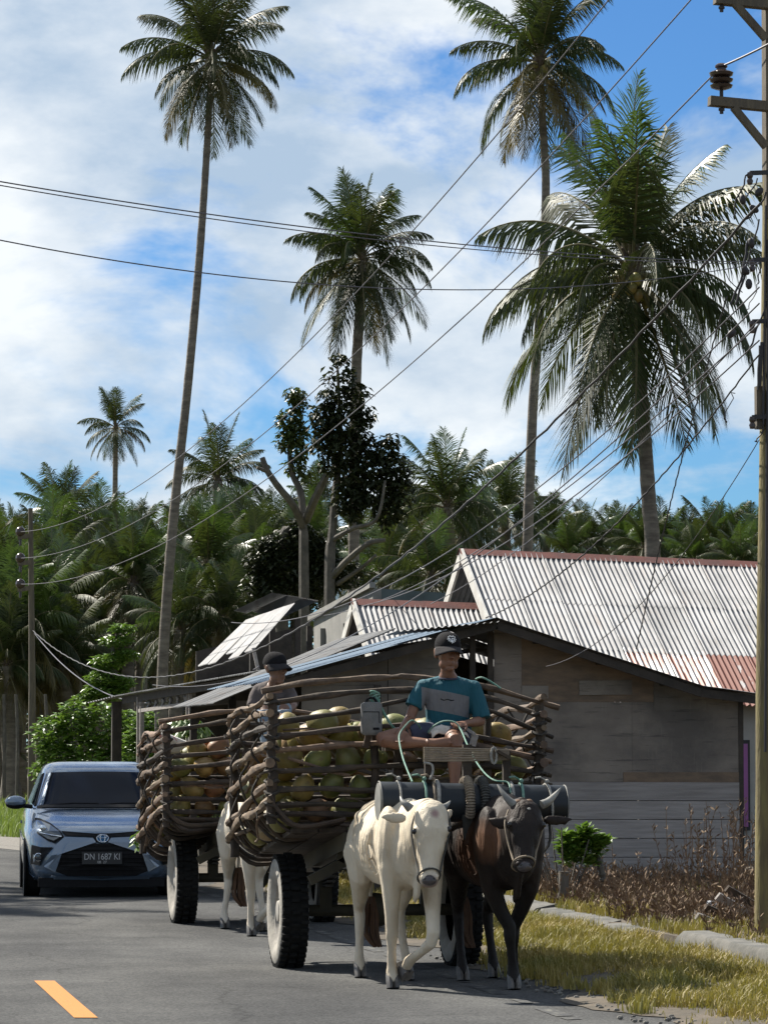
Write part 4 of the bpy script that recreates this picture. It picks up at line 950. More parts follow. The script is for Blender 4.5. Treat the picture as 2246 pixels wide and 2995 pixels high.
def wob(a, b, r, n=6, amp=.015):
    out = []
    for i in range(n+1):
        t = i/n; p = Vector(a).lerp(Vector(b), t)
        if 0 < i < n: p += Vector((r.uniform(-amp, amp), r.uniform(-amp, amp), r.uniform(-amp, amp)))
        out.append(p)
    return catmull(out, 2)
def tire_meshes():
    R = .415; w = .105
    mb = MB()
    prof = [(.235, -w*.62), (.25, -w*.80), (.30, -w*1.0), (.345, -w*1.02), (.385, -w*.93), (.402, -w*.80), (R-.012, -w*.72), (R-.012, w*.72), (.402, w*.80), (.385, w*.93), (.345, w*1.02), (.30, w), (.25, w*.8), (.235, w*.62)]
    n = 48
    mb.lathe(prof, (0, 0, 0), n, 'X')
    me_w = mb
    # dusty walls: faces whose profile index is on the outside get the pale material
    k = len(prof)-1
    idx = []
    for i in range(k):
        for j in range(n): idx.append(1 if (i < 4 or i > 8) else 0)
    mb.m = idx
    tyre = mb.mesh('tyre', [M['tyre'], M['tyre_side']])
    mb = MB(); r = random.Random(1)
    for s in (-1, 1):
        for j in range(44):
            a = 2*pi*(j+.25*(s > 0))/44; c = Vector((s*w*.66, cos(a)*(R-.010), sin(a)*(R-.010)))
            rot = Matrix.Rotation(a, 3, 'X'); mb.box(c, (w*.52, .034, .026), rot=rot)
    for j in range(30):
        a = 2*pi*j/30; c = Vector((0, cos(a)*(R-.008), sin(a)*(R-.008))); mb.box(c, (w*.5, .055, .022), rot=Matrix.Rotation(a, 3, 'X'))
    tread = mb.mesh('tread', M['tyre'], smooth=False)
    mb = MB(); mb.lathe([(.237, -w*.66), (.225, -w*.60), (.215, -w*.35), (.20, -w*.18), (.14, -w*.05), (.13, -w*.35), (.085, -w*.5), (.075, -w*.75), (.05, -w*.80), (.001, -w*.80)], (0, 0, 0), 32, 'X')
    for j in range(6):
        a = 2*pi*j/6; mb.tube([(-w*.6, cos(a)*.105, sin(a)*.105), (-w*.25, cos(a)*.105, sin(a)*.105)], .014, 6)
    for j in range(8):
        a = 2*pi*(j+.5)/8; mb.box((-w*.19, cos(a)*.172, sin(a)*.172), (.012, .05, .03), rot=Matrix.Rotation(a, 3, 'X'))
    rim = mb.mesh('rim', M['rim'])
    return tyre, tread, rim
TY, TRD, RIM = tire_meshes()

FRONT = [   # front rails: ('C' picture of the left half / 'A' picture of the right half, points), radius
    ([('C', 905, 295), ('C', 1130, 252), ('C', 1400, 224), ('C', 1640, 210), ('A', 480, 350), ('A', 860, 395), ('A', 1090, 455), ('A', 1320, 520)], .030),
    ([('C', 940, 372), ('C', 1220, 330), ('C', 1500, 292), ('A', 560, 425), ('A', 880, 462), ('A', 1100, 525), ('A', 1275, 590)], .030),
    ([('C', 940, 492), ('C', 1200, 450), ('C', 1480, 402), ('A', 560, 470), ('A', 900, 530), ('A', 1090, 610), ('A', 1285, 692)], .026),
    ([('C', 945, 575), ('C', 1200, 545), ('C', 1480, 520), ('A', 560, 620), ('A', 840, 680), ('A', 1060, 722), ('A', 1285, 762)], .028),
    ([('C', 945, 655), ('C', 1250, 630), ('C', 1570, 606), ('A', 560, 722), ('A', 820, 730), ('A', 1000, 765), ('A', 1275, 832)], .030),
    ([('C', 950, 785), ('C', 1250, 765), ('C', 1570, 752), ('A', 700, 840), ('A', 1000, 862), ('A', 1275, 905)], .030),
    ([('C', 955, 890), ('C', 1250, 888), ('C', 1570, 890), ('A', 800, 935), ('A', 1280, 960)], .028),
    ([('C', 960, 985), ('C', 1250, 983), ('C', 1560, 985), ('A', 800, 1010), ('A', 1270, 1030)], .028),
    ([('C', 965, 1035), ('C', 1300, 1042), ('C', 1560, 1042), ('A', 1240, 1080)], .03)]
SIDE = [(335, 480), (440, 545), (525, 640), (630, 760), (740, 930), (860, 1090), (960, 1190)]
Y0, Y1, XL, XR = 24.2, 26.15, 3.43, 5.42

def cart(label, dx, dy, dz, seed, lead=True):
    r = random.Random(seed); off = Vector((dx, dy, dz))
    t = thing('ox_cart', label, 'cart', (4.37+dx, 25.2+dy, 0))
    pole, dark = M['pole_stick'], M['stick_dark']
    fp = mobj('front_panel', None, t); ORG[fp] = ORG[t]
    for pts, rad in FRONT:
        P = [(C3(x, y, Y0) if k == 'C' else A1(x, y, Y0)) for k, x, y in pts]
        P = [p+off+Vector((0, r.uniform(-.015, .015), r.uniform(-.008, .008))) for p in P]
        P[0].x -= .03; path = catmull(P, 4)
        mb = MB(); n = len(path); mb.tube(path, [rad*.72*(1+.18*sin(i*1.1+seed+rad*900))*(1.08-.22*i/n) for i in range(n)], 8, jit=.28, rnd=r)
        part('rail', mb, dark if r.random() < .7 else pole, fp)  # front rails mostly dark sticks, their shade put into the colour
    for x in (XL+.02, XR-.02):                        # corner posts with the lashing vines
        zt = 2.0 if x < 4 else 1.93
        mb = MB(); mb.tube(wob((x+dx, Y0-.03+dy, 1.08+dz), (x+dx, Y0-.03+dy, zt+dz), r, 5, .012), .036, 8, jit=.2, rnd=r); part('post', mb, dark, fp)
        mb = MB()
        for k in range(11):
            z = 1.14+dz+k*(zt-1.2)/10; c = Vector((x+dx, Y0-.035+dy, z))
            mb.tube([c+Vector((.05*cos(a), .05*sin(a), .012*sin(2*a+k))) for a in [2*pi*j/8 for j in range(9)]], .011, 5)
        part('lashing', mb, M['vine'], fp)
    for (x, z0, z1, rad) in ((4.20, 1.0, 1.99, .03), (4.36, .95, 1.62, .035), (5.02, .95, 1.85, .03)):
        mb = MB(); mb.tube(wob((x+dx, Y0+.06+dy, z0+dz), (x+dx+.02, Y0+.05+dy, z1+dz), r, 4, .01), rad, 7, jit=.15, rnd=r); part('stake', mb, dark, fp)
    mb = MB(); mb.beam((4.13+dx, Y0-.02+dy, 1.62+dz), (4.22+dx, Y0-.02+dy, 1.99+dz), .045, .02, up=Vector((0, 1, 0))); part('stay', mb, dark, fp, smooth=False)
    for sx, nm in ((XL, 'left_panel'), (XR, 'right_panel')):
        sp = mobj('side_panel', None, t); ORG[sp] = ORG[t]
        rails = []
        for k, (a, b) in enumerate(SIDE):
            zf = C3(930, a, Y0+.05).z+dz; zr = C3(700, b, Y1).z+dz
            bow = -.025 if sx == XL else .025
            P = [Vector((sx+dx, Y0-.10+dy, zf+.012)), Vector((sx+dx+bow*.7, Y0+.6+dy, zf*.72+zr*.28+r.uniform(-.035, .035))), Vector((sx+dx+bow, Y0+1.25+dy, zf*.42+zr*.58+r.uniform(-.045, .045))), Vector((sx+dx+bow*.6, Y1+.0+dy, zr+r.uniform(-.03, .03))), Vector((sx+dx+bow*.3, Y1+.14+dy, zr-.02))]
            mb = MB(); path = catmull(P, 5); n = len(path)
            mb.tube(path, [(.029-.004*(k < 3))*(1+.24*sin(i*1.3+k*2))*(1-.12*i/n) for i in range(n)], 8, jit=.22, rnd=r)
            part('rail', mb, pole if r.random() < .75 else dark, sp); rails.append(path)  # side rails mostly tan sticks, sunlight put into the colour
        for q in range(3):                              # upright withies woven through the rails
            yy = Y0+.5+q*.58; P = []
            for k, path in enumerate(rails):
                c = min(path, key=lambda p: abs(p.y-dy-yy)); s_ = (-1)**(k+q)
                P.append(Vector((c.x+s_*.036, yy+dy+r.uniform(-.03, .03), c.z)))
            P.append(P[-1]+Vector((.05 if sx == XL else -.05, 0, -.12)))
            mb = MB(); mb.tube(catmull(P, 4), .009, 6); part('withy', mb, M['vine'], sp)
        mb = MB()
        for q in range(26):                             # tie ends and splinters
            path = r.choice(rails); c = path[r.randrange(2, len(path)-1)]
            d = Vector((r.uniform(-.06, .02), r.uniform(-.08, .08), r.uniform(-.09, .05))); mb.tube([c, c+d*.5+Vector((-.02, 0, .01)), c+d], .006, 4)
        part('tie_ends', mb, M['vine'], sp)
        # curved sticks that close the basket below the lowest rail
        low = rails[-1]; inn = .55 if sx == XL else -.55
        for q in range(15):
            c = low[min(len(low)-1, int(q*1.35))]
            y = c.y; P = [c+Vector((0, 0, .03)), c+Vector((inn*.10, .02, -.07)), c+Vector((inn*.4, .10*r.uniform(-1, 1), -.16-.05*r.random())), c+Vector((inn, .05, -.14))]
            mb = MB(); mb.tube(catmull(P, 4), .017*r.uniform(.7, 1.3), 6); part('basket_stick', mb, dark, sp)
    for q in range(9):                                  # odd thin sticks wedged into the front and left sides
        z = r.uniform(1.1, 1.75)+dz; x = r.uniform(XL+.1, XR-.5)+dx
        mb = MB(); mb.tube(wob((x, Y0+.05+dy, z), (x+r.uniform(.25, .6), Y0+.04+dy, z+r.uniform(-.14, .14)), r, 4, .02), r.uniform(.007, .014), 6, jit=.3, rnd=r); part('stick', mb, pole, fp)
    for q in range(10):
        z = r.uniform(.95, 1.7)+dz; y = Y0+r.uniform(.1, 1.3)+dy
        mb = MB(); mb.tube(wob((XL+.03+dx, y, z), (XL+.0+dx, y+r.uniform(.3, .6), z-r.uniform(-.05, .25)), r, 4, .03), r.uniform(.008, .016), 6, jit=.3, rnd=r); part('stick', mb, pole, fp)
    rp = mobj('rear_panel', None, t); ORG[rp] = ORG[t]
    for k in range(7):
        z = .95+k*.14+dz; mb = MB(); mb.tube(wob((XL+dx, Y1+dy, z), (XR+dx, Y1+dy, z), r, 5, .02), .028, 7, jit=.15, rnd=r); part('rail', mb, dark, rp)
    for x in (XL+.02, XR-.02):
        mb = MB(); mb.tube(wob((x+dx, Y1+.02+dy, .78+dz), (x+dx, Y1+.02+dy, 1.86+dz), r, 5, .012), .036, 8); part('post', mb, dark, rp)
    # floor boards, slanting down to the back
    fl = mobj('floor', None, t); ORG[fl] = ORG[t]
    for k in range(8):
        x = 3.70+k*.205; mb = MB(); mb.beam((x+dx, Y0+.05+dy, 1.03+dz*.5), (x+dx, Y1+dy, .80+dz*.5), .19, .03); part('floor_board', mb, dark, fl, smooth=False)
    # undercarriage
    for x in (4.02, 4.74):
        mb = MB(); mb.beam((x+dx, Y0-.05+dy, .96+dz*.5), (x+dx, Y1+.1+dy, .72+dz*.5), .09, .12); part('chassis_beam', mb, M['chassis'], t, smooth=False)
    mb = MB(); mb.box((4.38+dx, Y0+.38+dy, .93+dz*.5), (.62, .05, .22)); part('panel', mb, M['greenpaint'], t, smooth=False)
    for (a, b) in (((4.00, .80), (4.12, 1.06)), ((4.05, .80), (4.72, .80)), ((3.78, .66), (4.08, .82)), ((4.70, .80), (4.74, 1.06)), ((4.70, .82), (4.98, .66))):
        mb = MB(); mb.beam((a[0]+dx, Y0+.34+dy, a[1]+dz*.4), (b[0]+dx, Y0+.34+dy, b[1]+dz*.4), .07, .05, up=Vector((0, 1, 0))); part('bracket', mb, M['chassis'], t, smooth=False)
    for x in (4.0, 4.76):
        for k in range(4):
            mb = MB(); L_ = .95-.18*k; z = .66-.022*k+dz*.3; P = [Vector((x+dx, 25.2+dy-L_/2, z+.07*(L_/.95)**2)), Vector((x+dx, 25.2+dy, z)), Vector((x+dx, 25.2+dy+L_/2, z+.05*(L_/.95)**2))]
            q = catmull(P, 4)
            for i in range(len(q)-1): mb.beam(q[i], q[i+1], .06, .014)
            part('leaf_spring', mb, M['rope_dark'], t, smooth=False)
        mb = MB(); mb.beam((x+dx, 25.2+dy, .43), (x+dx, 25.2+dy, .70+dz*.3), .09, .09, up=Vector((0, 1, 0))); part('spring_seat', mb, M['chassis'], t, smooth=False)
    mb = MB(); mb.tube([(3.72+dx, 25.2+dy, .415), (5.02+dx, 25.2+dy, .415)], .045, 10); mb.ball((4.37+dx, 25.2+dy, .415), (.16, .13, .13)); part('axle', mb, M['chassis'], t)
    for x, rz in ((3.72, 0), (5.02, pi)):
        w = mobj('wheel', None, t, (x-4.37, 0, .412)); w.rotation_euler = (.4 if rz == 0 else 1.1, 0, rz); ORG.pop(w, None)
        for nm, me in (('tyre', TY), ('rim', RIM), ('tread', TRD)):
            o = mobj(nm, me, w); ORG.pop(o, None)
            if nm == 'tread': o['kind'] = 'stuff'
    return t
leadcart = cart('leading two-wheeled ox cart caged with lashed poles and piled with coconuts', 0, 0, 0, 51)
cart('second two-wheeled ox cart with lashed pole sides, between the car and the leading cart', -.03, 6.45, -.17, 62, False)

# ------------------------------------------------------------------ coconuts
def nutmesh(k):
    r = random.Random(k); mb = MB(); nu, nv = 14, 9; vs = []
    for i in range(nv+1):
        th = pi*i/nv
        for j in range(nu):
            ph = 2*pi*j/nu; rad = .099*(1+.06*cos(3*ph)*sin(th))*(1+.03*r.uniform(-1, 1))
            z = .122*cos(th); q = rad*sin(th)**.85*(1-.14*(z/.12))
            vs.append((q*cos(ph), q*sin(ph), z))
    fs = [(i*nu+j, (i+1)*nu+j, (i+1)*nu+(j+1) % nu, i*nu+(j+1) % nu) for i in range(nv) for j in range(nu)]
    mb.add(vs, fs); mb.tube([(0, 0, .10), (.01, 0, .135)], [.018, .010], 6)
    return mb
NM = {}
def husk(name, col, var):
    m = objrand(mat(name, col, .55, var=var, vs=7, bump=.25, bs=26, detail=6), .25, .02); nt = m.node_tree; N = nt.nodes; L = nt.links; b = N['Principled BSDF']
    src = b.inputs['Base Color'].links[0].from_socket; tc = N.new('ShaderNodeTexCoord'); n = N.new('ShaderNodeTexNoise'); n.inputs['Scale'].default_value = 11; n.inputs['Detail'].default_value = 7; n.inputs['Roughness'].default_value = .7
    mp = N.new('ShaderNodeMapping'); mp.inputs['Scale'].default_value = (1, 1, .45); L.new(tc.outputs['Object'], mp.inputs['Vector']); L.new(mp.outputs[0], n.inputs['Vector'])
    r = N.new('ShaderNodeValToRGB'); r.color_ramp.elements[0].position = .56; r.color_ramp.elements[1].position = .66; L.new(n.outputs['Fac'], r.inputs['Fac'])
    mx = N.new('ShaderNodeMixRGB'); mx.inputs['Color2'].default_value = (0.10, 0.06, 0.03, 1); L.new(r.outputs[0], mx.inputs['Fac']); L.new(src, mx.inputs['Color1']); L.new(mx.outputs[0], b.inputs['Base Color'])
    return m
for key, col, var in (('green', (0.115, 0.12, 0.03), (0.16, 0.145, 0.036)), ('yellow', (0.21, 0.155, 0.036), (0.16, 0.135, 0.032)), ('orange', (0.185, 0.09, 0.033), (0.23, 0.14, 0.048)), ('brown', (0.14, 0.09, 0.05), (0.22, 0.15, 0.07))):
    mm = husk(key+'_husk', col, var)
    NM[key] = [nutmesh(k).mesh('coconut', mm, fix=True) for k in range(2)]
def fill(dx, dy, dz, seed, where, group, extra):
    r = random.Random(seed); spots = []
    def top(x, y): return 1.70-.075*(y-Y0)+.07*sin((x-XL)*1.6)+dz
    def flo(y): return 1.05-.12*(y-Y0)+dz*.5
    y = Y0+.15
    z = flo(y)+.13; row = 0
    while z < top(4, y)-.06:
        x = XL+.17+.10*(row % 2)
        while x < XR-.14: spots.append((x, y+r.uniform(-.02, .04), z+r.uniform(-.015, .015))); x += .213
        z += .182; row += 1
    for side in (XL+.15, XR-.15):
        y = Y0+.36
        while y < Y1-.1:
            z = flo(y)+.11; row = 0
            while z < top(side, y)-.06: spots.append((side+r.uniform(-.01, .03), y+.05*(row % 2), z+r.uniform(-.012, .012))); z += .186; row += 1
            y += .205
    x = XL+.36
    while x < XR-.3:
        y = Y0+.34
        while y < Y1-.05: spots.append((x+r.uniform(-.03, .03), y+r.uniform(-.03, .03), top(x, y)+r.uniform(-.02, .05))); y += .205
        x += .208
    spots += extra
    for (x, y, z) in spots:
        q = r.random(); key = 'yellow' if q < .28 else ('green' if q < .66 else ('orange' if q < .86 else 'brown'))
        if dy > 1: key = 'orange' if q < .35 else ('yellow' if q < .65 else 'green')
        w = {'yellow': 'yellow', 'green': 'yellow-green', 'orange': 'orange', 'brown': 'brown-husked'}[key]
        o = mobj('coconut', r.choice(NM[key]), None, (x+dx, y+dy, z)); s = r.uniform(.82, 1.0); o.scale = (s, s, s)
        o.rotation_euler = (r.uniform(-1.6, 1.6), r.uniform(-1.6, 1.6), r.uniform(0, 6.28))
        tagit(o, '%s coconut heaped in the %s' % (w, where), 'coconut', '%s %s' % (w, group))
fill(0, 0, 0, 5, 'leading cart', 'coconuts in the leading cart', [(3.60, 24.42, 1.78), (3.85, 24.40, 1.80), (3.98, 24.5, 1.83), (5.15, 24.42, 1.72), (4.95, 24.4, 1.74)])
fill(-.03, 6.45, -.17, 6, 'second cart', 'coconuts in the second cart', [(3.75, 24.42, 1.60), (3.95, 24.40, 1.62)])

# sack of printed cloth on the second cart, leafy twig at its rear corner
mb = MB(); a = C3(165, 560, 32.4); 
P = []
for i in range(9):
    for j in range(5):
        u = i/8; v = j/4; p = C3(165+560*u, 560+26*u, 32.4-1.0*u)+Vector((0, .0, .03*sin(u*9)-.02))
        P.append(p+Vector((.10*v*0, .35*v*(1-u*.5), -.17*v*(1-.6*u)+.02*sin(7*u+3*v))))
mb.add(P, [(i*5+j, i*5+j+1, (i+1)*5+j+1, (i+1)*5+j) for i in range(8) for j in range(4)])
so = solo('sack_cloth', mb, M['sack'], 'white sack with red print spread over the coconuts of the second cart', 'sack', loc=tuple(a), fix=False)
so.modifiers.new('s', 'SOLIDIFY').thickness = .006
mb = MB(); r = random.Random(3); c = C3(140, 1185, 33.0); leaf_cloud(mb, c, (.07, .07, .09), 70, .075, r, drop=.8); mb.tube([c, c+Vector((.06, 0, .16))], .006, 5)
solo('leafy_twig', mb, M['leafbright'], 'small green leafy twig dangling from the rear corner of the second cart', 'twig', loc=tuple(c), fix=False)

# ------------------------------------------------------------------ yoke of black pipe, with rack and lashings
YK = 22.95; ya = A1(300, 1047, YK); yb_ = A1(1352, 1068, YK+.0)
yk = thing('yoke', 'thick black pipe yoke lashed with ropes across both leading oxen', 'yoke', tuple((ya+yb_)/2))
R_ = .133; ax = (yb_-ya).normalized()
mb = MB(); mb.tube([ya, ya+ax*.02, yb_-ax*.02, yb_], [R_-.004, R_, R_, R_-.004], 32, cap=False); part('pipe', mb, M['yokepipe'], yk)
for c, s in ((ya, -1), (yb_, 1)):
    mb = MB(); mb.tube([c+ax*(.012*-s), c+ax*(.003*s)], [R_-.006, R_-.008], 32); part('end_cap', mb, M['pipeend'], yk)
    mb = MB(); mb.tube([c+Vector((0, cos(q), sin(q)))*(R_+.001)-ax*s*.006 for q in [2*pi*i/32 for i in range(33)]], .005, 5); part('end_rim', mb, M['pipeend'], yk)
def around(x, rad, mt, name, a0=-40, a1=200, lean=.0, ribs=False, drop=0.0, knot=False):
    c = ya+ax*((A1(x, 1047, YK)-ya).dot(ax)); P = []; n = 22
    for i in range(n+1):
        q = radians(a0+(a1-a0)*i/n); P.append(c+Vector((lean*(i/n-.5), -cos(q-radians(0))*(R_+rad*.8), sin(q)*(R_+rad*.8))))
    if drop: P = [P[0]+Vector((0, .0, -drop))]+P
    mb = MB()
    if ribs:
        path = catmull(P, 4); mb.tube(path, [rad*(1.15 if i % 3 else .80) for i in range(len(path))], 10)
    else: mb.tube(P, rad, 7)
    if knot: mb.ball(c+Vector((0, -.03, R_+.025)), (.017, .017, .016), 10, 8); mb.tube([c+Vector((0, 0, R_+.03)), c+Vector((-.05, -.05, R_+.055)), c+Vector((-.09, -.06, R_+.05))], .007, 5)
    part(name, mb, M[mt], yk)
around(410, .008, 'rope_white', 'rope', knot=True); around(556, .009, 'rope_green', 'rope', lean=.02, knot=True); around(605, .009, 'rope_tan', 'rope', lean=.03, knot=True); around(628, .014, 'rope_white', 'rope', lean=.03)
around(1042, .014, 'rope_white', 'rope', a0=-20, lean=.02); around(1100, .010, 'rope_green', 'rope', lean=.03, knot=True); around(1245, .009, 'rope_white', 'rope', lean=-.04, knot=True)
around(795, .030, 'rope_tan', 'coiled_binding', a0=-35, a1=150, ribs=True, lean=.0); around(880, .030, 'rope_dark', 'coiled_binding', a0=-35, a1=150, ribs=True, lean=.0)
for x, y0, y1, w in ((580, 745, 935, .045), (1022, 765, 945, .05), (800, 728, 940, .06)):
    a = A1(x, y1, YK); b = A1(x, y0, YK); a.z -= .02; mb = MB(); mb.beam(a, b, w, .04, up=Vector((0, 1, 0))); part('upright', mb, M['stick_dark'], yk, smooth=False)
for k in range(8):
    y0 = 746+k*10.5; y1 = 752+k*7.5
    for dyy in (-.028, .028):
        mb = MB(); a = A1(556, y0, YK+dyy); b = A1(1036, y1+6, YK+dyy); m = (a+b)/2+Vector((0, 0, -.004*(k % 3))); mb.tube(catmull([a, m, b], 6), .0075, 6); part('lashing_cord', mb, M['rope_tan'], yk)
mb = MB(); mb.beam(A1(960, 762, YK-.03), A1(1036, 805, YK-.03), .02, .10, up=Vector((0, 1, 0))); part('wedge', mb, M['stick_dark'], yk, smooth=False)
mb = MB(); c = A1(950, 765, YK-.04); mb.tube([c+Vector((.02*cos(q), -.01, .055*sin(q)-.03)) for q in [2*pi*i/12 for i in range(13)]], .009, 6); part('loop', mb, M['rope_white'], yk)
mb = MB(); mb.tube(catmull([A1(556, 830, YK-.03), A1(600, 840, YK-.04), A1(608, 880, YK-.05), A1(590, 925, YK-.06)], 5), .009, 6); part('loop', mb, M['rope_white'], yk)
# draught pole from the cart to the yoke, and the padded straps hanging between the oxen
mb = MB(); mid = (ya+yb_)/2; mb.tube([Vector((mid.x-.06, Y0+.45, .98)), Vector((mid.x-.03, 23.6, 1.06)), mid+Vector((-.02, .1, -.10)), mid+Vector((-.02, -.10, -.12))], [.06, .055, .05, .045], 10); part('draught_pole', mb, M['stick_dark'], yk)
for x, y1, w in ((795, 1260, .055), (850, 1255, .12)):
    mb = MB(); a = A1(x, 1120, YK-.10); b = A1(x+8, y1, YK-.07); mb.beam(a, b, w, .03, up=Vector((0, 1, 0))); part('strap', mb, M['rope_dark'], yk, smooth=False)
for x in (400, 640, 1000, 1260):                     # neck bows
    c = A1(x, 1047, YK); cc = 4.2 if x < 800 else 4.84
    mb = MB(); mb.tube(catmull([c+Vector((0, 0, -.12)), Vector((c.x, YK+.02, .95)), Vector((cc+(c.x-cc)*.5, YK+.03, .80))], 5), .011, 6); part('neck_bow', mb, M['rope_dark'], yk)
# ================================================================== oxen
def coat_mat(name, stops, scale, muzzle, dark_legs=None, patch=None):
    """hide: noise between coat tones, bare grey-pink muzzle and brow, ribs and folds as relief; coordinates are the animal's own"""
    m = bpy.data.materials.new(name); m.use_nodes = True; nt = m.node_tree; N = nt.nodes; L = nt.links; b = N['Principled BSDF']
    b.inputs['Roughness'].default_value = .62; b.inputs['Specular IOR Level'].default_value = .2
    tc = N.new('ShaderNodeTexCoord')
    n = N.new('ShaderNodeTexNoise'); n.inputs['Scale'].default_value = scale; n.inputs['Detail'].default_value = 6; L.new(tc.outputs['Object'], n.inputs['Vector'])
    r = N.new('ShaderNodeValToRGB')
    r.color_ramp.elements[0].position = stops[0][0]; r.color_ramp.elements[0].color = (*stops[0][1], 1)
    r.color_ramp.elements[1].position = stops[-1][0]; r.color_ramp.elements[1].color = (*stops[-1][1], 1)
    for p, c in stops[1:-1]: e = r.color_ramp.elements.new(p); e.color = (*c, 1)
    L.new(n.outputs['Fac'], r.inputs['Fac']); cur = r.outputs[0]
    def blob(center, rad, col, cur, soft=.35, sc=(1, 1, 1)):
        sub = N.new('ShaderNodeVectorMath'); sub.operation = 'SUBTRACT'; sub.inputs[1].default_value = center; L.new(tc.outputs['Object'], sub.inputs[0])
        mu = N.new('ShaderNodeVectorMath'); mu.operation = 'MULTIPLY'; mu.inputs[1].default_value = sc; L.new(sub.outputs[0], mu.inputs[0])
        ln = N.new('ShaderNodeVectorMath'); ln.operation = 'LENGTH'; L.new(mu.outputs[0], ln.inputs[0])
        n3 = N.new('ShaderNodeTexNoise'); n3.inputs['Scale'].default_value = 9; L.new(tc.outputs['Object'], n3.inputs['Vector'])
        ad = N.new('ShaderNodeMath'); ad.operation = 'MULTIPLY_ADD'; ad.inputs[1].default_value = rad*.5; L.new(n3.outputs['Fac'], ad.inputs[0]); L.new(ln.outputs['Value'], ad.inputs[2])
        mr = N.new('ShaderNodeMapRange'); mr.inputs['From Min'].default_value = rad*(1.25-soft); mr.inputs['From Max'].default_value = rad*(1.25+soft); mr.inputs['To Min'].default_value = 1; mr.inputs['To Max'].default_value = 0
        L.new(ad.outputs[0], mr.inputs['Value'])
        mx = N.new('ShaderNodeMixRGB'); mx.inputs['Color2'].default_value = (*col, 1); L.new(mr.outputs[0], mx.inputs['Fac']); L.new(cur, mx.inputs['Color1']); return mx.outputs[0]
    for q in muzzle: cur = blob(q[0], q[1], q[2], cur, *(q[3:] if len(q) > 3 else ()))
    L.new(cur, b.inputs['Base Color'])
    # skin folds: wavy upright ridges plus fine hair
    mp = N.new('ShaderNodeMapping'); mp.inputs['Scale'].default_value = (9, 13, 1.6); L.new(tc.outputs['Object'], mp.inputs['Vector'])
    n2 = N.new('ShaderNodeTexNoise'); n2.inputs['Scale'].default_value = 1.6; n2.inputs['Detail'].default_value = 4; n2.inputs['Distortion'].default_value = .6; L.new(mp.outputs[0], n2.inputs['Vector'])
    bp = N.new('ShaderNodeBump'); bp.inputs['Strength'].default_value = .55; bp.inputs['Distance'].default_value = .035; L.new(n2.outputs['Fac'], bp.inputs['Height'])
    n4 = N.new('ShaderNodeTexNoise'); n4.inputs['Scale'].default_value = 130; L.new(tc.outputs['Object'], n4.inputs['Vector'])
    b2 = N.new('ShaderNodeBump'); b2.inputs['Strength'].default_value = .3; b2.inputs['Distance'].default_value = .008; L.new(n4.outputs['Fac'], b2.inputs['Height']); L.new(bp.outputs[0], b2.inputs['Normal'])
    L.new(b2.outputs[0], b.inputs['Normal'])
    return m
M['hoof'] = mat('hoof_horn', (0.045, 0.042, 0.04), .5, var=(0.11, 0.10, 0.09), vs=14)
M['horn'] = mat('grey_horn', (0.26, 0.25, 0.22), .45, var=(0.12, 0.12, 0.11), vs=9)
M['eye'] = mat('dark_eye', (0.01, 0.008, 0.007), .08)
M['nose'] = mat('wet_nose', (0.035, 0.030, 0.032), .3, var=(0.06, 0.05, 0.05), vs=20, bump=.2, bs=80)
M['tuft'] = mat('tail_hair', (0.14, 0.075, 0.04), .8, var=(0.09, 0.05, 0.03), vs=12)

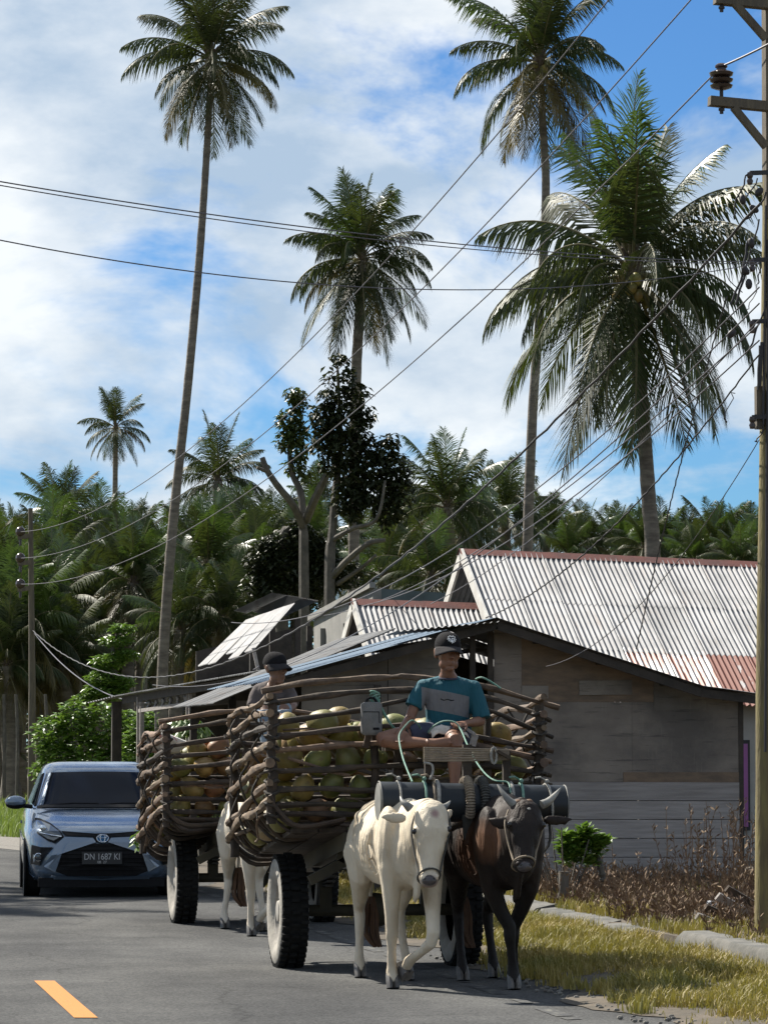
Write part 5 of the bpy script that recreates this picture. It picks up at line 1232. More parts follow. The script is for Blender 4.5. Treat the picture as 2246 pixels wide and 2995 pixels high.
def leg_loft(mb, J):
    """J: list of (point, half width x, half depth y)"""
    mb.loft(J, 12)
def ox(label, loc, pose, mats, headpose, horns, ears, rotz=0.0, scale=1.0, tail=True, halter=True, body_dx=0.0):
    t = thing('draught_ox', label, 'ox', loc, None, rotz, local=True); t.scale = (scale,)*3
    mb = MB()
    V = Vector
    mb.loft([(V((0, -.44, .90)), .07, .12), (V((0, -.36, .90)), .13, .20), (V((0, -.22, .93)), .175, .27), (V((0, 0, .985)), .205, .335), (V((0, .25, .965)), .235, .325), (V((0, .5, .955)), .25, .31), (V((0, .72, .975)), .245, .28), (V((0, .92, 1.02)), .225, .25), (V((0, 1.08, 1.05)), .19, .21), (V((0, 1.19, 1.05)), .12, .15), (V((0, 1.23, 1.05)), .05, .08)], 20)
    mb.ball((0, .02, 1.215), (.085, .24, .08))                                    # hump and withers
    mb.ball((-.145, .80, 1.13), (.085, .16, .062)); mb.ball((.145, .80, 1.13), (.085, .16, .062))   # hip bones
    mb.ball((-.10, 1.10, 1.10), (.06, .08, .06)); mb.ball((.10, 1.10, 1.10), (.06, .08, .06))
    for s in (-1, 1):                                                            # shoulder blades and haunches
        mb.ball((s*.155, -.12, .98), (.085, .17, .26), rot=Matrix.Rotation(.25, 3, 'X')); mb.ball((s*.15, .98, .90), (.11, .20, .25))
        for k in range(6): mb.tube(catmull([(s*.16, .12+.1*k, 1.20-.02*k), (s*.247, .14+.1*k, 1.0), (s*.225, .13+.1*k, .80), (s*.12, .08+.1*k, .68)], 4), .011, 6)
    h = headpose; poll = V(h['poll']); muz = V(h['muz']); hx = (muz-poll).normalized()
    mb.loft([(V((0, .05, 1.02)), .14, .27), (V((poll.x*.25, -.25, 1.02)), .125, .24), (poll*.5+V((0, -.25, .98))*.5+V((0, .03, -.01)), .105, .19), (poll+V((0, .07, -.07)), .092, .135)], 16)   # neck
    dew = [(V((0, -.30, .86)), .03, .12), (V((0, -.40, .78)), .028, .12), (V((0, -.36, .66)), .022, .07), (V((0, -.28, .60)), .015, .03)]
    mb.loft(dew, 10)                                                             # dewlap
    side = V(h.get('side', (1, 0, 0))).normalized(); fwd = side.cross(hx).normalized()
    if fwd.y > 0: fwd = -fwd
    Lh = (muz-poll).length
    H = lambda f, dx=0, df=0: poll+hx*(Lh*f)+side*dx+fwd*df
    mb.loft([(H(-.07), .045, .035), (H(-.02), .085, .062), (H(.08), .108, .085), (H(.22), .116, .098), (H(.36), .112, .105), (H(.50), .090, .095), (H(.66), .072, .080), (H(.82), .064, .068), (H(.93), .066, .062), (H(1.0), .056, .046), (H(1.03), .03, .02)], 18, U=side)
    mb.ball(H(.10, 0, .045), (.075, .04, .05)); mb.ball(H(.0, 0, .0), (.06, .045, .04))
    for s in (-1, 1):
        mb.ball(H(.34, s*.098, .040), (.030, .032, .036)); mb.ball(H(.52, s*.062, .02), (.03, .05, .075)); mb.ball(H(.55, s*.055, -.05), (.032, .05, .085))
        mb.ball(H(.94, s*.038, .045), (.028, .025, .025))
    mb.loft([(H(.45, 0, -.07), .065, .05), (H(.72, 0, -.055), .048, .035), (H(.97, 0, -.025), .042, .028)], 12, U=side)   # jaw
    for e in ears:                                                               # ears: root, middle, tip, half width
        a, m_, b_, w = V(e[0]), V(e[1]), V(e[2]), e[3]
        u = (b_-a).cross(V((0, 1, 0))).normalized()
        mb.loft([(a, w*.45, .020), (a.lerp(m_, .5), w*.85, .020), (m_, w, .016), (m_.lerp(b_, .6), w*.7, .013), (b_, w*.2, .008)], 10, U=u)
    for J in pose['legs']: leg_loft(mb, [(V(j[0]), j[1], j[2]) for j in J])
    if tail: mb.tube(catmull([(0, 1.19, 1.13), (0, 1.25, 1.05), (-.01, 1.27, .85), (-.03, 1.27, .62), (-.03, 1.27, .5)], 4), [.035]*5+[.024]*6+[.018]*6, 8)
    body = blobmesh(mb, mats[0], .0135, 4, 'body'); bo = mobj('body', body, t); ORG.pop(bo, None)
    P = lambda nm, m_, mt, par=t: (lambda o: (ORG.pop(o, None), o)[1])(mobj(nm, m_.mesh(nm, mt), par))
    for (c, d) in pose['hooves']:                                                # two toes each
        c = V(c); d = V(d).normalized(); sd = d.cross(V((0, 0, 1))); sd = sd.normalized() if sd.length > .1 else V((1, 0, 0)); upv = sd.cross(d).normalized()
        m_ = MB()
        for s in (-1, 1):
            a = c+sd*(s*.021); m_.loft([(a-d*.035+upv*.055, .021, .030), (a-d*.012+upv*.020, .024, .040), (a+d*.012-upv*.012, .024, .046), (a+d*.016-upv*.035, .024, .050)], 10, U=sd)
        P('hoof', m_, M['hoof'])
    for hp in horns:
        m_ = MB(); path = catmull(hp, 6); n = len(path); m_.tube(path, [.027*(1-(i/(n-1))**1.5)+.0035 for i in range(n)], 10); P('horn', m_, M['horn'])
    for s in (-1, 1):
        m_ = MB(); m_.ball(H(.345, s*.112, .052), (.020, .019, .020), 10, 8); P('eye', m_, M['eye'])
        m_ = MB(); m_.ball(H(.972, s*.026, .062), (.012, .008, .009), 8, 6); P('nostril', m_, M['eye'])
    m_ = MB(); m_.ball(H(.975, 0, .040), (.050, .032, .036), 14, 10); P('nose_pad', m_, M['nose'])
    if tail:
        m_ = MB(); r = random.Random(5)
        for k in range(34):
            a = r.uniform(0, 6.28); o = V((-.03+.02*cos(a), 1.27+.02*sin(a), .56)); m_.tube(catmull([o, o+V((.03*cos(a), .03*sin(a), -.14)), o+V((.035*cos(a)-.0, .03*sin(a), -.26)), o+V((.01*cos(a)+.05, .01*sin(a), -.36))], 3), [.007]*5+[.005]*4+[.003], 4)
        P('tail_tuft', m_, M['tuft'])
    if halter:
        q = lambda f, a, k=1.0: None
        m_ = MB(); ring = []
        for i in range(25):
            a = 2*pi*i/24; ring.append(H(.90-.05*cos(a), .074*sin(a), .004+.072*cos(a)))
        m_.tube(ring, .007, 6); P('noseband', m_, M[halter])
        for s in (-1, 1):
            m_ = MB(); m_.tube(catmull([H(.86, s*.072, .02), H(.70, s*.085, -.01), H(.5, s*.108, -.02), H(.25, s*.128, -.02), H(.02, s*.10, -.05)], 5), .007, 6); P('cheek_rope', m_, M[halter])
    return t, H
V = Vector
def fleg(x, kx, ky, hx, hy, kz=.39, sh=-.13):
    s = 1 if x > 0 else -1
    return [((x, sh-.02, .98), .075, .13), ((x+s*.01, sh, .82), .085, .125), ((x+.0, sh+.0, .68), .070, .085), (((x+kx)/2, (sh+ky)/2, .53), .052, .058), ((kx, ky, kz+.03), .046, .048), ((kx, ky, kz-.03), .044, .044), ((kx*.6+hx*.4, ky*.6+hy*.4, .27), .031, .034), ((kx*.15+hx*.85, ky*.15+hy*.85, .16), .033, .036), ((hx, hy, .11), .042, .046), ((hx, hy-.02, .06), .040, .046), ((hx, hy-.03, .035), .036, .04)]
def hleg(x, sy, hky, hfx, hfy, hkz=.44):
    s = 1 if x > 0 else -1
    return [((x*.9, 1.0, 1.02), .10, .16), ((x+s*.02, .94, .88), .115, .20), ((x+s*.015, sy+.02, .73), .090, .15), ((x*.95, (sy+hky)/2+.02, .60), .062, .09), ((x*.85, hky, hkz+.05), .042, .062), ((x*.82, hky-.01, hkz-.03), .040, .052), ((x*.82*.5+hfx*.5, hky*.5+hfy*.5+.01, .27), .030, .037), ((hfx, hfy+.03, .16), .032, .038), ((hfx, hfy+.01, .11), .040, .046), ((hfx, hfy-.02, .06), .040, .046), ((hfx, hfy-.03, .035), .036, .04)]
raised = [((.13, -.16, .98), .075, .13), ((.135, -.17, .82), .085, .125), ((.13, -.22, .66), .068, .08), ((.115, -.33, .50), .050, .058), ((.10, -.42, .38), .047, .047), ((.085, -.41, .32), .042, .044), ((.05, -.30, .265), .032, .034), ((.01, -.19, .215), .034, .036), ((-.01, -.13, .185), .040, .040), ((-.02, -.10, .15), .038, .036), ((-.02, -.09, .13), .032, .03)]
creamM = coat_mat('cream_hide', [(.30, (0.42, 0.34, 0.24)), (.50, (0.55, 0.475, 0.36)), (.72, (0.62, 0.55, 0.43))], 3.0, [((-.03, -1.02, .73), .07, (0.26, 0.20, 0.18)), ((0.02, -.93, 1.20), .035, (0.30, 0.20, 0.18))])
creamM2 = coat_mat('pale_hide', [(.30, (0.46, 0.40, 0.31)), (.50, (0.56, 0.50, 0.41)), (.72, (0.62, 0.56, 0.46))], 3.0, [((0, -1.02, .73), .07, (0.26, 0.20, 0.18))])
brownM = coat_mat('dark_brown_hide', [(.32, (0.009, 0.007, 0.006)), (.50, (0.016, 0.011, 0.009)), (.68, (0.028, 0.019, 0.014))], 3.2, [((-.16, -.25, 1.0), .13, (0.12, 0.062, 0.036)), ((-.20, .2, .9), .22, (0.06, 0.028, 0.015), .5), ((-.04, -1.0, .72), .052, (0.27, 0.23, 0.20)), ((0, 0, 0), .62, (0.012, 0.010, 0.009), .25, (.25, .25, 1))])
# leading white ox
headW = dict(poll=(.02, -.80, 1.235), muz=(-.045, -1.02, .735), side=(1, -.05, .06))
hl = [fleg(-.13, -.125, -.11, -.115, -.06), raised, hleg(-.15, .88, 1.20, -.145, 1.06), hleg(.15, .78, .98, .13, .72)]
hv = [((-.115, -.09, .04), (0, -1, 0)), ((-.025, -.075, .115), (-.25, .45, -.85)), ((-.145, 1.03, .04), (0, -1, 0)), ((.13, .69, .04), (0, -1, 0))]
wx, wy = 4.20, 22.92
def loc_of(px, py, y, lx, ly):                        # photograph pixel -> the animal's own coordinates
    p = PY(px, py, y); return Vector((p.x-lx, p.y-ly, p.z))
def W1(x, y, yl): return loc_of(1100+x/5.8214, 2270+y/5.8214, wy+yl, wx, wy)
earsW = [(W1(515, 720, -.82), W1(330, 720, -.80), W1(70, 690, -.78), .045), (W1(1085, 790, -.82), W1(1170, 700, -.74), W1(1310, 585, -.66), .040)]
hornsW = [[W1(585, 560, -.82), W1(520, 500, -.82), W1(450, 440, -.80), W1(412, 345, -.76)], [W1(1060, 560, -.82), W1(1130, 545, -.81), W1(1200, 500, -.79), W1(1262, 432, -.75)]]
oxW, HW_ = ox('cream white ox pulling the leading cart, its foreleg lifted mid stride', (wx, wy, 0), dict(legs=hl, hooves=hv), [creamM], headW, hornsW, earsW, halter='rope_dark')
# leading brown ox
bx_, by_ = 4.84, 22.72
def W2(x, y, yl): return loc_of(1380+x/5.184, 2270+y/5.184, by_+yl, bx_, by_)
headB = dict(poll=tuple(W2(810, 455, -.78)), muz=tuple(W2(775, 1440, -.98)), side=(1, .03, -.02))
lb = [fleg(-.125, .0, -.13, .03, -.09), fleg(.13, .05, -.02, .075, .10), hleg(-.15, .80, 1.02, -.14, .80), hleg(.15, .90, 1.2, .14, 1.08)]
hbv = [((.03, -.12, .04), (0, -1, 0)), ((.075, .07, .04), (0, -1, 0)), ((-.14, .77, .04), (0, -1, 0)), ((.14, 1.05, .04), (0, -1, 0))]
earsB = [(W2(600, 690, -.80), W2(440, 720, -.78), W2(245, 660, -.74), .050), (W2(1100, 660, -.80), W2(1260, 680, -.78), W2(1530, 665, -.74), .040)]
hornsB = [[W2(650, 440, -.80), W2(570, 380, -.79), W2(470, 260, -.76), W2(385, 130, -.72)], [W2(1060, 440, -.80), W2(1160, 390, -.79), W2(1260, 290, -.76), W2(1352, 182, -.72)]]
oxB, HB_ = ox('dark brown ox with long horns pulling the leading cart beside the weeds', (bx_, by_, 0), dict(legs=lb, hooves=hbv), [brownM], headB, hornsB, earsB, halter='rope_tan')
for s, c in ((-1, W2(700, 420, -.80)), (1, W2(865, 415, -.80))):
    m_ = MB(); m_.ball(c, (.032, .03, .028)); o = mobj('poll_tuft', m_.mesh('poll_tuft', M['tuft']), oxB); ORG.pop(o, None)
m_ = MB(); c = W2(862, 508, -.88); m_.ball(c, (.017, .012, .012), 8, 6); o = mobj('white_blaze', m_.mesh('white_blaze', M['rope_white']), oxB); ORG.pop(o, None)
# ox of the second cart, head hidden behind the leading cart
sx_, sy_ = 4.10, 29.38
ls = [fleg(-.13, -.10, -.09, -.09, -.04), raised, hleg(-.15, .95, 1.28, -.16, 1.25), hleg(.15, .80, 1.0, .13, .75)]
hs = [((-.09, -.07, .04), (0, -1, 0)), ((-.025, -.075, .115), (-.25, .45, -.85)), ((-.16, 1.22, .04), (0, -1, 0)), ((.13, .72, .04), (0, -1, 0))]
headS = dict(poll=(.03, -.80, 1.22), muz=(.0, -1.02, .73), side=(1, 0, 0))
earsS = [((-.09, -.80, 1.14), (-.18, -.78, 1.13), (-.28, -.76, 1.12), .045), ((.12, -.80, 1.14), (.2, -.76, 1.15), (.27, -.72, 1.18), .042)]
hornsS = [[(-.05, -.8, 1.2), (-.09, -.8, 1.24), (-.12, -.78, 1.29), (-.14, -.75, 1.33)], [(.09, -.8, 1.2), (.13, -.8, 1.23), (.17, -.78, 1.27), (.19, -.75, 1.31)]]
oxS, HS_ = ox('pale ox of the second cart, seen behind the leading cart wheel', (sx_, sy_, 0), dict(legs=ls, hooves=hs), [creamM2], headS, hornsS, earsS, halter='rope_tan', scale=.97)
# ================================================================== people
M['skin'] = mat('tan_skin', (0.19, 0.094, 0.058), .5, var=(0.16, 0.076, 0.047), vs=14, bump=.08, bs=90, spec=.4)
M['skin2'] = mat('dark_tan_skin', (0.16, 0.085, 0.055), .5, var=(0.13, 0.068, 0.045), vs=14, bump=.08, bs=90, spec=.4)
M['cap'] = mat('black_cap', (0.008, 0.008, 0.009), .9, var=(0.013, 0.012, 0.014), vs=30, bump=.3, bs=300, spec=.15)
M['brim'] = mat('grey_brim', (0.03, 0.028, 0.03), .9, bump=.3, bs=300, spec=.15)
M['emblem'] = mat('white_embroidery', (0.72, 0.72, 0.72), .8)
M['shorts'] = mat('navy_shorts', (0.028, 0.032, 0.06), .85, var=(0.04, 0.045, 0.075), vs=12, bump=.5, bs=18)
M['towel'] = mat('white_towel', (0.62, 0.58, 0.52), .9, var=(0.45, 0.40, 0.34), vs=10, bump=.6, bs=16)
M['shirt2'] = mat('dark_brown_shirt', (0.065, 0.052, 0.05), .9, var=(0.095, 0.078, 0.074), vs=8, bump=.6, bs=12)
M['jeans'] = mat('faded_jeans', (0.10, 0.14, 0.19), .85, var=(0.20, 0.25, 0.30), vs=10, bump=.5, bs=20)
M['bag'] = mat('grey_bag', (0.135, 0.132, 0.128), .75, var=(0.10, 0.098, 0.095), vs=15, bump=.25, bs=160)
M['hair'] = mat('black_hair', (0.012, 0.010, 0.009), .6)
def shirt_mat(zlo, zhi, xlo, xhi, slope):
    m = mat('teal_shirt', (0.004, 0.068, 0.095), .85, bump=.5, bs=14); nt = m.node_tree; N = nt.nodes; L = nt.links; b = N['Principled BSDF']
    tc = N.new('ShaderNodeTexCoord'); sp = N.new('ShaderNodeSeparateXYZ'); L.new(tc.outputs['Object'], sp.inputs[0])
    def cmp_(op, s, v):
        c = N.new('ShaderNodeMath'); c.operation = op; L.new(s, c.inputs[0]); c.inputs[1].default_value = v; return c.outputs[0]
    tl = N.new('ShaderNodeMath'); tl.operation = 'MULTIPLY_ADD'; tl.inputs[1].default_value = slope; L.new(sp.outputs['X'], tl.inputs[0]); L.new(sp.outputs['Z'], tl.inputs[2])
    vals = [cmp_('GREATER_THAN', tl.outputs[0], zlo), cmp_('LESS_THAN', tl.outputs[0], zhi), cmp_('GREATER_THAN', sp.outputs['X'], xlo), cmp_('LESS_THAN', sp.outputs['X'], xhi)]
    cur = vals[0]
    for v in vals[1:]:
        q = N.new('ShaderNodeMath'); q.operation = 'MULTIPLY'; L.new(cur, q.inputs[0]); L.new(v, q.inputs[1]); cur = q.outputs[0]
    mx = N.new('ShaderNodeMixRGB'); mx.inputs['Color1'].default_value = (0.004, 0.068, 0.095, 1); mx.inputs['Color2'].default_value = (0.14, 0.138, 0.145, 1); L.new(cur, mx.inputs['Fac']); L.new(mx.outputs[0], b.inputs['Base Color'])
    # wrinkles: stretched folds
    n = N.new('ShaderNodeTexNoise'); n.inputs['Scale'].default_value = 1.0; n.inputs['Detail'].default_value = 3
    mp = N.new('ShaderNodeMapping'); mp.inputs['Scale'].default_value = (16, 8, 4.5); mp.inputs['Rotation'].default_value = (0, .35, 0); L.new(tc.outputs['Object'], mp.inputs['Vector']); L.new(mp.outputs[0], n.inputs['Vector'])
    bp = N.new('ShaderNodeBump'); bp.inputs['Strength'].default_value = 1.0; bp.inputs['Distance'].default_value = .045; L.new(n.outputs['Fac'], bp.inputs['Height']); L.new(bp.outputs[0], b.inputs['Normal'])
    return m
def head_shape(mb, c, R, hs=1.12):
    T = lambda x, y, z: c+R @ (Vector((x, y, z))*hs)
    def B(x, y, z, r): mb.ball(T(x, y, z), [q*hs for q in r], 14, 10, rot=R)
    B(0, .015, .035, (.074, .095, .085)); B(0, -.02, -.005, (.068, .075, .09)); B(0, -.035, -.06, (.052, .05, .055)); B(0, -.062, -.095, (.030, .026, .022))
    for s in (-1, 1):
        B(s*.040, -.062, -.010, (.026, .022, .022)); B(s*.030, -.072, .030, (.030, .014, .012)); B(s*.040, -.028, -.068, (.022, .04, .034))
        B(s*.076, .012, -.005, (.010, .020, .034)); B(s*.080, .022, .010, (.008, .016, .020))
    mb.loft([(T(0, -.084, .022), .010, .010), (T(0, -.098, -.005), .012, .013), (T(0, -.106, -.022), .018, .014), (T(0, -.090, -.034), .016, .010)], 10, U=R @ Vector((1, 0, 0)))
    B(0, -.082, -.055, (.024, .014, .007)); B(0, -.081, -.068, (.021, .014, .008))
def hand(mb, w, d, n, side, curl, s=1.0):
    """w wrist, d direction of the fingers, n back-of-hand normal, side: thumb direction"""
    w = Vector(w); d = Vector(d).normalized(); n = Vector(n); n = (n-d*n.dot(d)).normalized(); sd = Vector(side); sd = (sd-d*sd.dot(d)-n*sd.dot(n)).normalized()
    mb.loft([(w, .024*s, .018*s), (w+d*.035*s, .034*s, .016*s), (w+d*.075*s, .038*s, .015*s), (w+d*.088*s, .030*s, .012*s)], 12, U=sd)
    for k, (o, l) in enumerate(((.028, .072), (.010, .080), (-.009, .074), (-.027, .058))):
        a = w+d*.080*s+sd*o*s; p = [a]; dd = d.copy()
        for j in range(3):
            ang = curl*(.55, 1.0, .8)[j]; dd = (dd*cos(ang)-n*sin(ang)).normalized() if j == 0 else (dd*cos(ang)+dd.cross(sd).normalized()*0-n*0).normalized() if False else dd
            ax = sd; dd = Matrix.Rotation(curl*(.3, .9, .7)[j]*(-1 if d.cross(sd).dot(n) > 0 else 1), 3, ax) @ dd
            p.append(p[-1]+dd*l*s*(.45, .32, .23)[j])
        mb.tube(p, [.0098*s, .0090*s, .0085*s, .0068*s], 8)
    a = w+d*.025*s+sd*.028*s; mb.tube([a, a+(d*.6+sd*.8-n*.1)*.034*s, a+(d*.95+sd*.75-n*.35)*.060*s], [.014*s, .0105*s, .0085*s], 8)
def cap(parent, c, R, brim_len=.075, mt='cap', bt='brim', emblem=False, hs=1.12):
    T = lambda x, y, z: c+R @ (Vector((x, y, z+.006))*hs)
    mb = MB(); nu, nv = 28, 9; vs = []
    for i in range(nv+1):
        th = (pi/2)*i/nv
        for j in range(nu):
            ph = 2*pi*j/nu; q = 1+.012*cos(6*ph)*sin(th)
            vs.append(T(.084*q*cos(ph)*sin(th)**.8, .012+.106*q*sin(ph)*sin(th)**.8, .032+.092*cos(th)))
    fs = [(i*nu+j, i*nu+(j+1) % nu, (i+1)*nu+(j+1) % nu, (i+1)*nu+j) for i in range(nv) for j in range(nu)]
    o = len(vs)
    for j in range(nu): ph = 2*pi*j/nu; vs.append(T(.082*cos(ph), .012+.103*sin(ph), .020))
    fs += [(nv*nu+j, nv*nu+(j+1) % nu, o+(j+1) % nu, o+j) for j in range(nu)]
    mb.add(vs, fs); mb.ball(T(0, .012, .125), .008, 8, 6)
    co = part('cap', mb, M[mt], parent)
    mb = MB(); n = 14; vs = []
    for k in range(5):
        f = k/4
        for i in range(n+1):
            a = pi+pi*(i/n); ex = .080*cos(a)*(1+.08*f); ey = .012+.098*sin(a)-brim_len*f*(.35+.65*abs(sin(a))**.8)*(1 if True else 0)
            vs.append(T(ex, ey, .026-.024*f-.030*(ex/.08)**2*(.4+.6*f)+.010*(1-f)))
    fs = [(k*(n+1)+i, k*(n+1)+i+1, (k+1)*(n+1)+i+1, (k+1)*(n+1)+i) for k in range(4) for i in range(n)]
    mb.add(vs, fs); bo = part('brim', mb, M[bt], co, fix=False); bo.modifiers.new('s', 'SOLIDIFY').thickness = .004
    if emblem:                                             # embroidered white crest on the front
        mb = MB(); r = random.Random(2)
        def on(x, z):
            q = max(.0, 1-(x/.084)**2-((z-.032)/.095)**2); return T(x, .012-.106*sqrt(q)-.0015, z)
        for (x, z, a) in ((-.020, .090, .008), (-.010, .096, .008), (.001, .094, .008), (.012, .097, .007), (.021, .091, .008), (-.024, .078, .007), (-.014, .082, .007), (.006, .083, .007), (.017, .080, .007), (.026, .078, .006), (-.018, .070, .007), (-.006, .072, .006), (.004, .068, .006), (.020, .068, .008), (.010, .060, .006), (-.009, .063, .006)):
            mb.ball(on(x, z), (a*.8, .003, a*.8), 8, 6, rot=R)
        mb.tube([on(.0, .085), on(.001, .068), on(.001, .052)], .0028, 6); mb.tube([on(-.02, .085), on(-.008, .07), on(.0, .060)], .0026, 6); mb.tube([on(.022, .084), on(.010, .07), on(.001, .058)], .0026, 6)
        part('emblem', mb, M['emblem'], co)
    return co
def rotm(yaw, pitch=0, roll=0): return (Matrix.Rotation(yaw, 3, 'Z') @ Matrix.Rotation(pitch, 3, 'X') @ Matrix.Rotation(roll, 3, 'Y'))

# ------------------------------------------------------------------ driver of the leading cart
def person1():
    c = A1(690, 690, 24.2)
    t = thing('person', 'person in teal shirt with grey band and black cap driving the leading cart', 'person', tuple(c))
    V = Vector; mb = MB()
    hc = A1(692, 214, 24.06); R = rotm(radians(4), radians(3), radians(2))
    head_shape(mb, hc, R)
    mb.loft([(A1(690, 262, 24.11), .047, .050), (A1(690, 320, 24.13), .050, .053), (A1(692, 352, 24.15), .075, .062), (A1(693, 380, 24.16), .13, .075), (A1(693, 430, 24.17), .155, .095), (A1(691, 520, 24.19), .145, .095), (A1(690, 600, 24.2), .14, .10), (A1(690, 680, 24.2), .16, .11), (A1(690, 715, 24.2), .15, .10)], 18)
    aL = [A1(556, 392, 24.16), A1(520, 470, 24.14), A1(487, 560, 24.12), A1(474, 592, 24.10), A1(452, 622, 24.00), A1(432, 645, 23.92)]
    aR = [A1(836, 398, 24.16), A1(862, 480, 24.14), A1(878, 560, 24.12), A1(872, 596, 24.08), A1(832, 604, 23.98), A1(795, 608, 23.90)]
    for a in (aL, aR): mb.loft([(a[0]+V((0, 0, -.03)), .040, .042), (a[1], .044, .046), (a[2], .039, .040), (a[3], .040, .040), (a[4], .034, .034), (a[5], .025, .022)], 12)
    hand(mb, aL[5], V((-.25, -.55, -.55)), V((-.2, -.5, .8)), V((.9, -.2, .1)), .75)
    hand(mb, aR[5], V((-.75, -.45, -.12)), V((0, -.5, .85)), V((-.2, -.5, .5)), .75)
    # crossed leg: knee out to the side, foot tucked in front
    kL = A1(322, 700, 23.96); nk = A1(600, 722, 23.80)
    mb.loft([(A1(645, 672, 24.18), .085, .085), (A1(520, 672, 24.10), .078, .078), (A1(400, 684, 24.00), .064, .066), (kL, .056, .056), (kL+V((.02, -.04, -.02)), .045, .045)], 14, U=V((0, 0, 1)))
    mb.loft([(kL+V((.01, -.01, .0)), .048, .048), (kL.lerp(nk, .3)+V((0, 0, -.012)), .052, .050), (kL.lerp(nk, .7), .038, .036), (nk, .030, .032), (nk+V((.02, -.01, 0)), .03, .03)], 12, U=V((0, 0, 1)))
    mb.loft([(nk+V((-.03, 0, .005)), .032, .030), (nk+V((.03, -.02, .0)), .036, .032), (nk+V((.09, -.03, .004)), .040, .024), (nk+V((.13, -.035, .006)), .036, .018)], 12, U=V((0, 0, 1)))
    for k in range(5): mb.tube([nk+V((.12, -.055+.02*k, .004)), nk+V((.155-.006*abs(k-3), -.06+.022*k, .002))], .010, 6)
    kR = A1(733, 702, 23.80); an = A1(729, 1005, 23.74)
    mb.loft([(A1(742, 672, 24.16), .088, .085), (A1(740, 676, 24.0), .080, .076), (kR+V((0, .06, .01)), .066, .062), (kR, .056, .058), (kR+V((0, .0, -.05)), .054, .058)], 14)
    mb.loft([(kR+V((0, .01, -.01)), .050, .052), (kR+V((0, .01, -.07)), .047, .053), (kR.lerp(an, .45), .050, .056), (kR.lerp(an, .8), .034, .038), (an, .032, .036), (an+V((0, -.02, -.03)), .032, .04)], 12)
    mb.loft([(an+V((0, .03, -.04)), .030, .03), (an+V((0, -.03, -.045)), .036, .03), (an+V((0, -.12, -.06)), .044, .022), (an+V((0, -.17, -.068)), .038, .014)], 12)
    for k in range(5): mb.tube([an+V((-.034+.017*k, -.155, -.066)), an+V((-.036+.018*k, -.195+.006*k, -.07))], .010, 6)
    me = blobmesh(mb, M['skin'], .0062, 3, 'body', org=ORG[t]); mobj('body', me, t)
    # shirt
    sm = shirt_mat(A1(690, 556, 24.1).z-c.z, A1(690, 436, 24.1).z-c.z, A1(543, 500, 24.1).x-c.x, A1(812, 500, 24.1).x-c.x, .20)
    mb = MB()
    mb.loft([(A1(692, 347, 24.15), .070, .060), (A1(693, 362, 24.155), .112, .076), (A1(693, 385, 24.16), .168, .088), (A1(693, 430, 24.16), .172, .112), (A1(692, 510, 24.17), .168, .118), (A1(692, 580, 24.18), .160, .120), (A1(695, 625, 24.19), .168, .128), (A1(695, 655, 24.19), .172, .130)], 22)
    for a, e in ((aL, A1(498, 518, 24.13)), (aR, A1(886, 585, 24.10))):
        mb.tube([A1(692, 378, 24.155), A1(692, 366, 24.155).lerp(a[0], .5)+V((0, 0, -.018)), a[0]+V((0, 0, -.022))], [.062, .060, .058], 12)
        mb.loft([(a[0]+V((0, 0, -.022)), .060, .062), (a[0].lerp(e, .45), .064, .062), (e, .066, .066)], 14)
        mb.ball(a[0]+V((0, 0, -.012)), (.060, .066, .054))
    me = blobmesh(mb, sm, .0075, 4, 'shirt', org=ORG[t]); so = mobj('shirt', me, t)
    mb = MB(); q = [A1(650, 470, 23.99), A1(668, 478, 23.985), A1(690, 474, 23.983), A1(712, 480, 23.983), A1(726, 478, 23.985)]
    mb.tube(catmull(q, 4), .004, 5); part('printed_mark', mb, M['cap'], so)
    mb = MB(); mb.tube([A1(692, 350, 24.14)+V((.068*cos(a), .058*sin(a)-.006, .010*sin(a)-.004)) for a in [2*pi*i/24 for i in range(25)]], .007, 6); part('collar', mb, M['shorts'], so)
    # shorts and the towel on the lap
    mb = MB()
    mb.loft([(A1(690, 640, 24.2), .168, .125), (A1(690, 690, 24.2), .178, .13), (A1(690, 722, 24.2), .165, .12)], 18)
    mb.loft([(A1(640, 672, 24.17), .098, .098), (A1(530, 676, 24.10), .090, .090), (A1(455, 682, 24.04), .082, .082)], 14, U=V((0, 0, 1)))
    mb.loft([(A1(742, 676, 24.16), .098, .094), (A1(740, 680, 24.02), .090, .086), (A1(738, 686, 23.93), .084, .080)], 14)
    me = blobmesh(mb, M['shorts'], .008, 4, 'shorts', org=ORG[t]); mobj('shorts', me, t)
    co = cap(t, hc+R @ V((0, 0, .008)), R, emblem=True)
    for s in (-1, 1):
        mb = MB(); mb.ball(hc+R @ V((s*.035, -.093, .014)), (.012, .006, .006), 8, 6); part('eye', mb, M['eye'], t)
    mb = MB(); mb.ball(hc+R @ V((0, .036, -.004)), (.089, .084, .062), 16, 10, rot=R); part('hair', mb, M['hair'], t)
    for s in (-1, 1):
        mb = MB(); mb.tube([hc+R @ V((s*.016, -.098, .030)), hc+R @ V((s*.036, -.096, .036)), hc+R @ V((s*.054, -.078, .030))], .0045, 6); part('eyebrow', mb, M['hair'], t)
    mb = MB()
    for k in range(3): mb.tube([A1(443, 655, 23.92)+V((.030*cos(a), .030*sin(a)*.6, .030*sin(a)-.012*k)) for a in [2*pi*i/14 for i in range(15)]], .0045, 5)
    part('bracelet', mb, M['rope_dark'], t)
    return t
p1_ = person1()
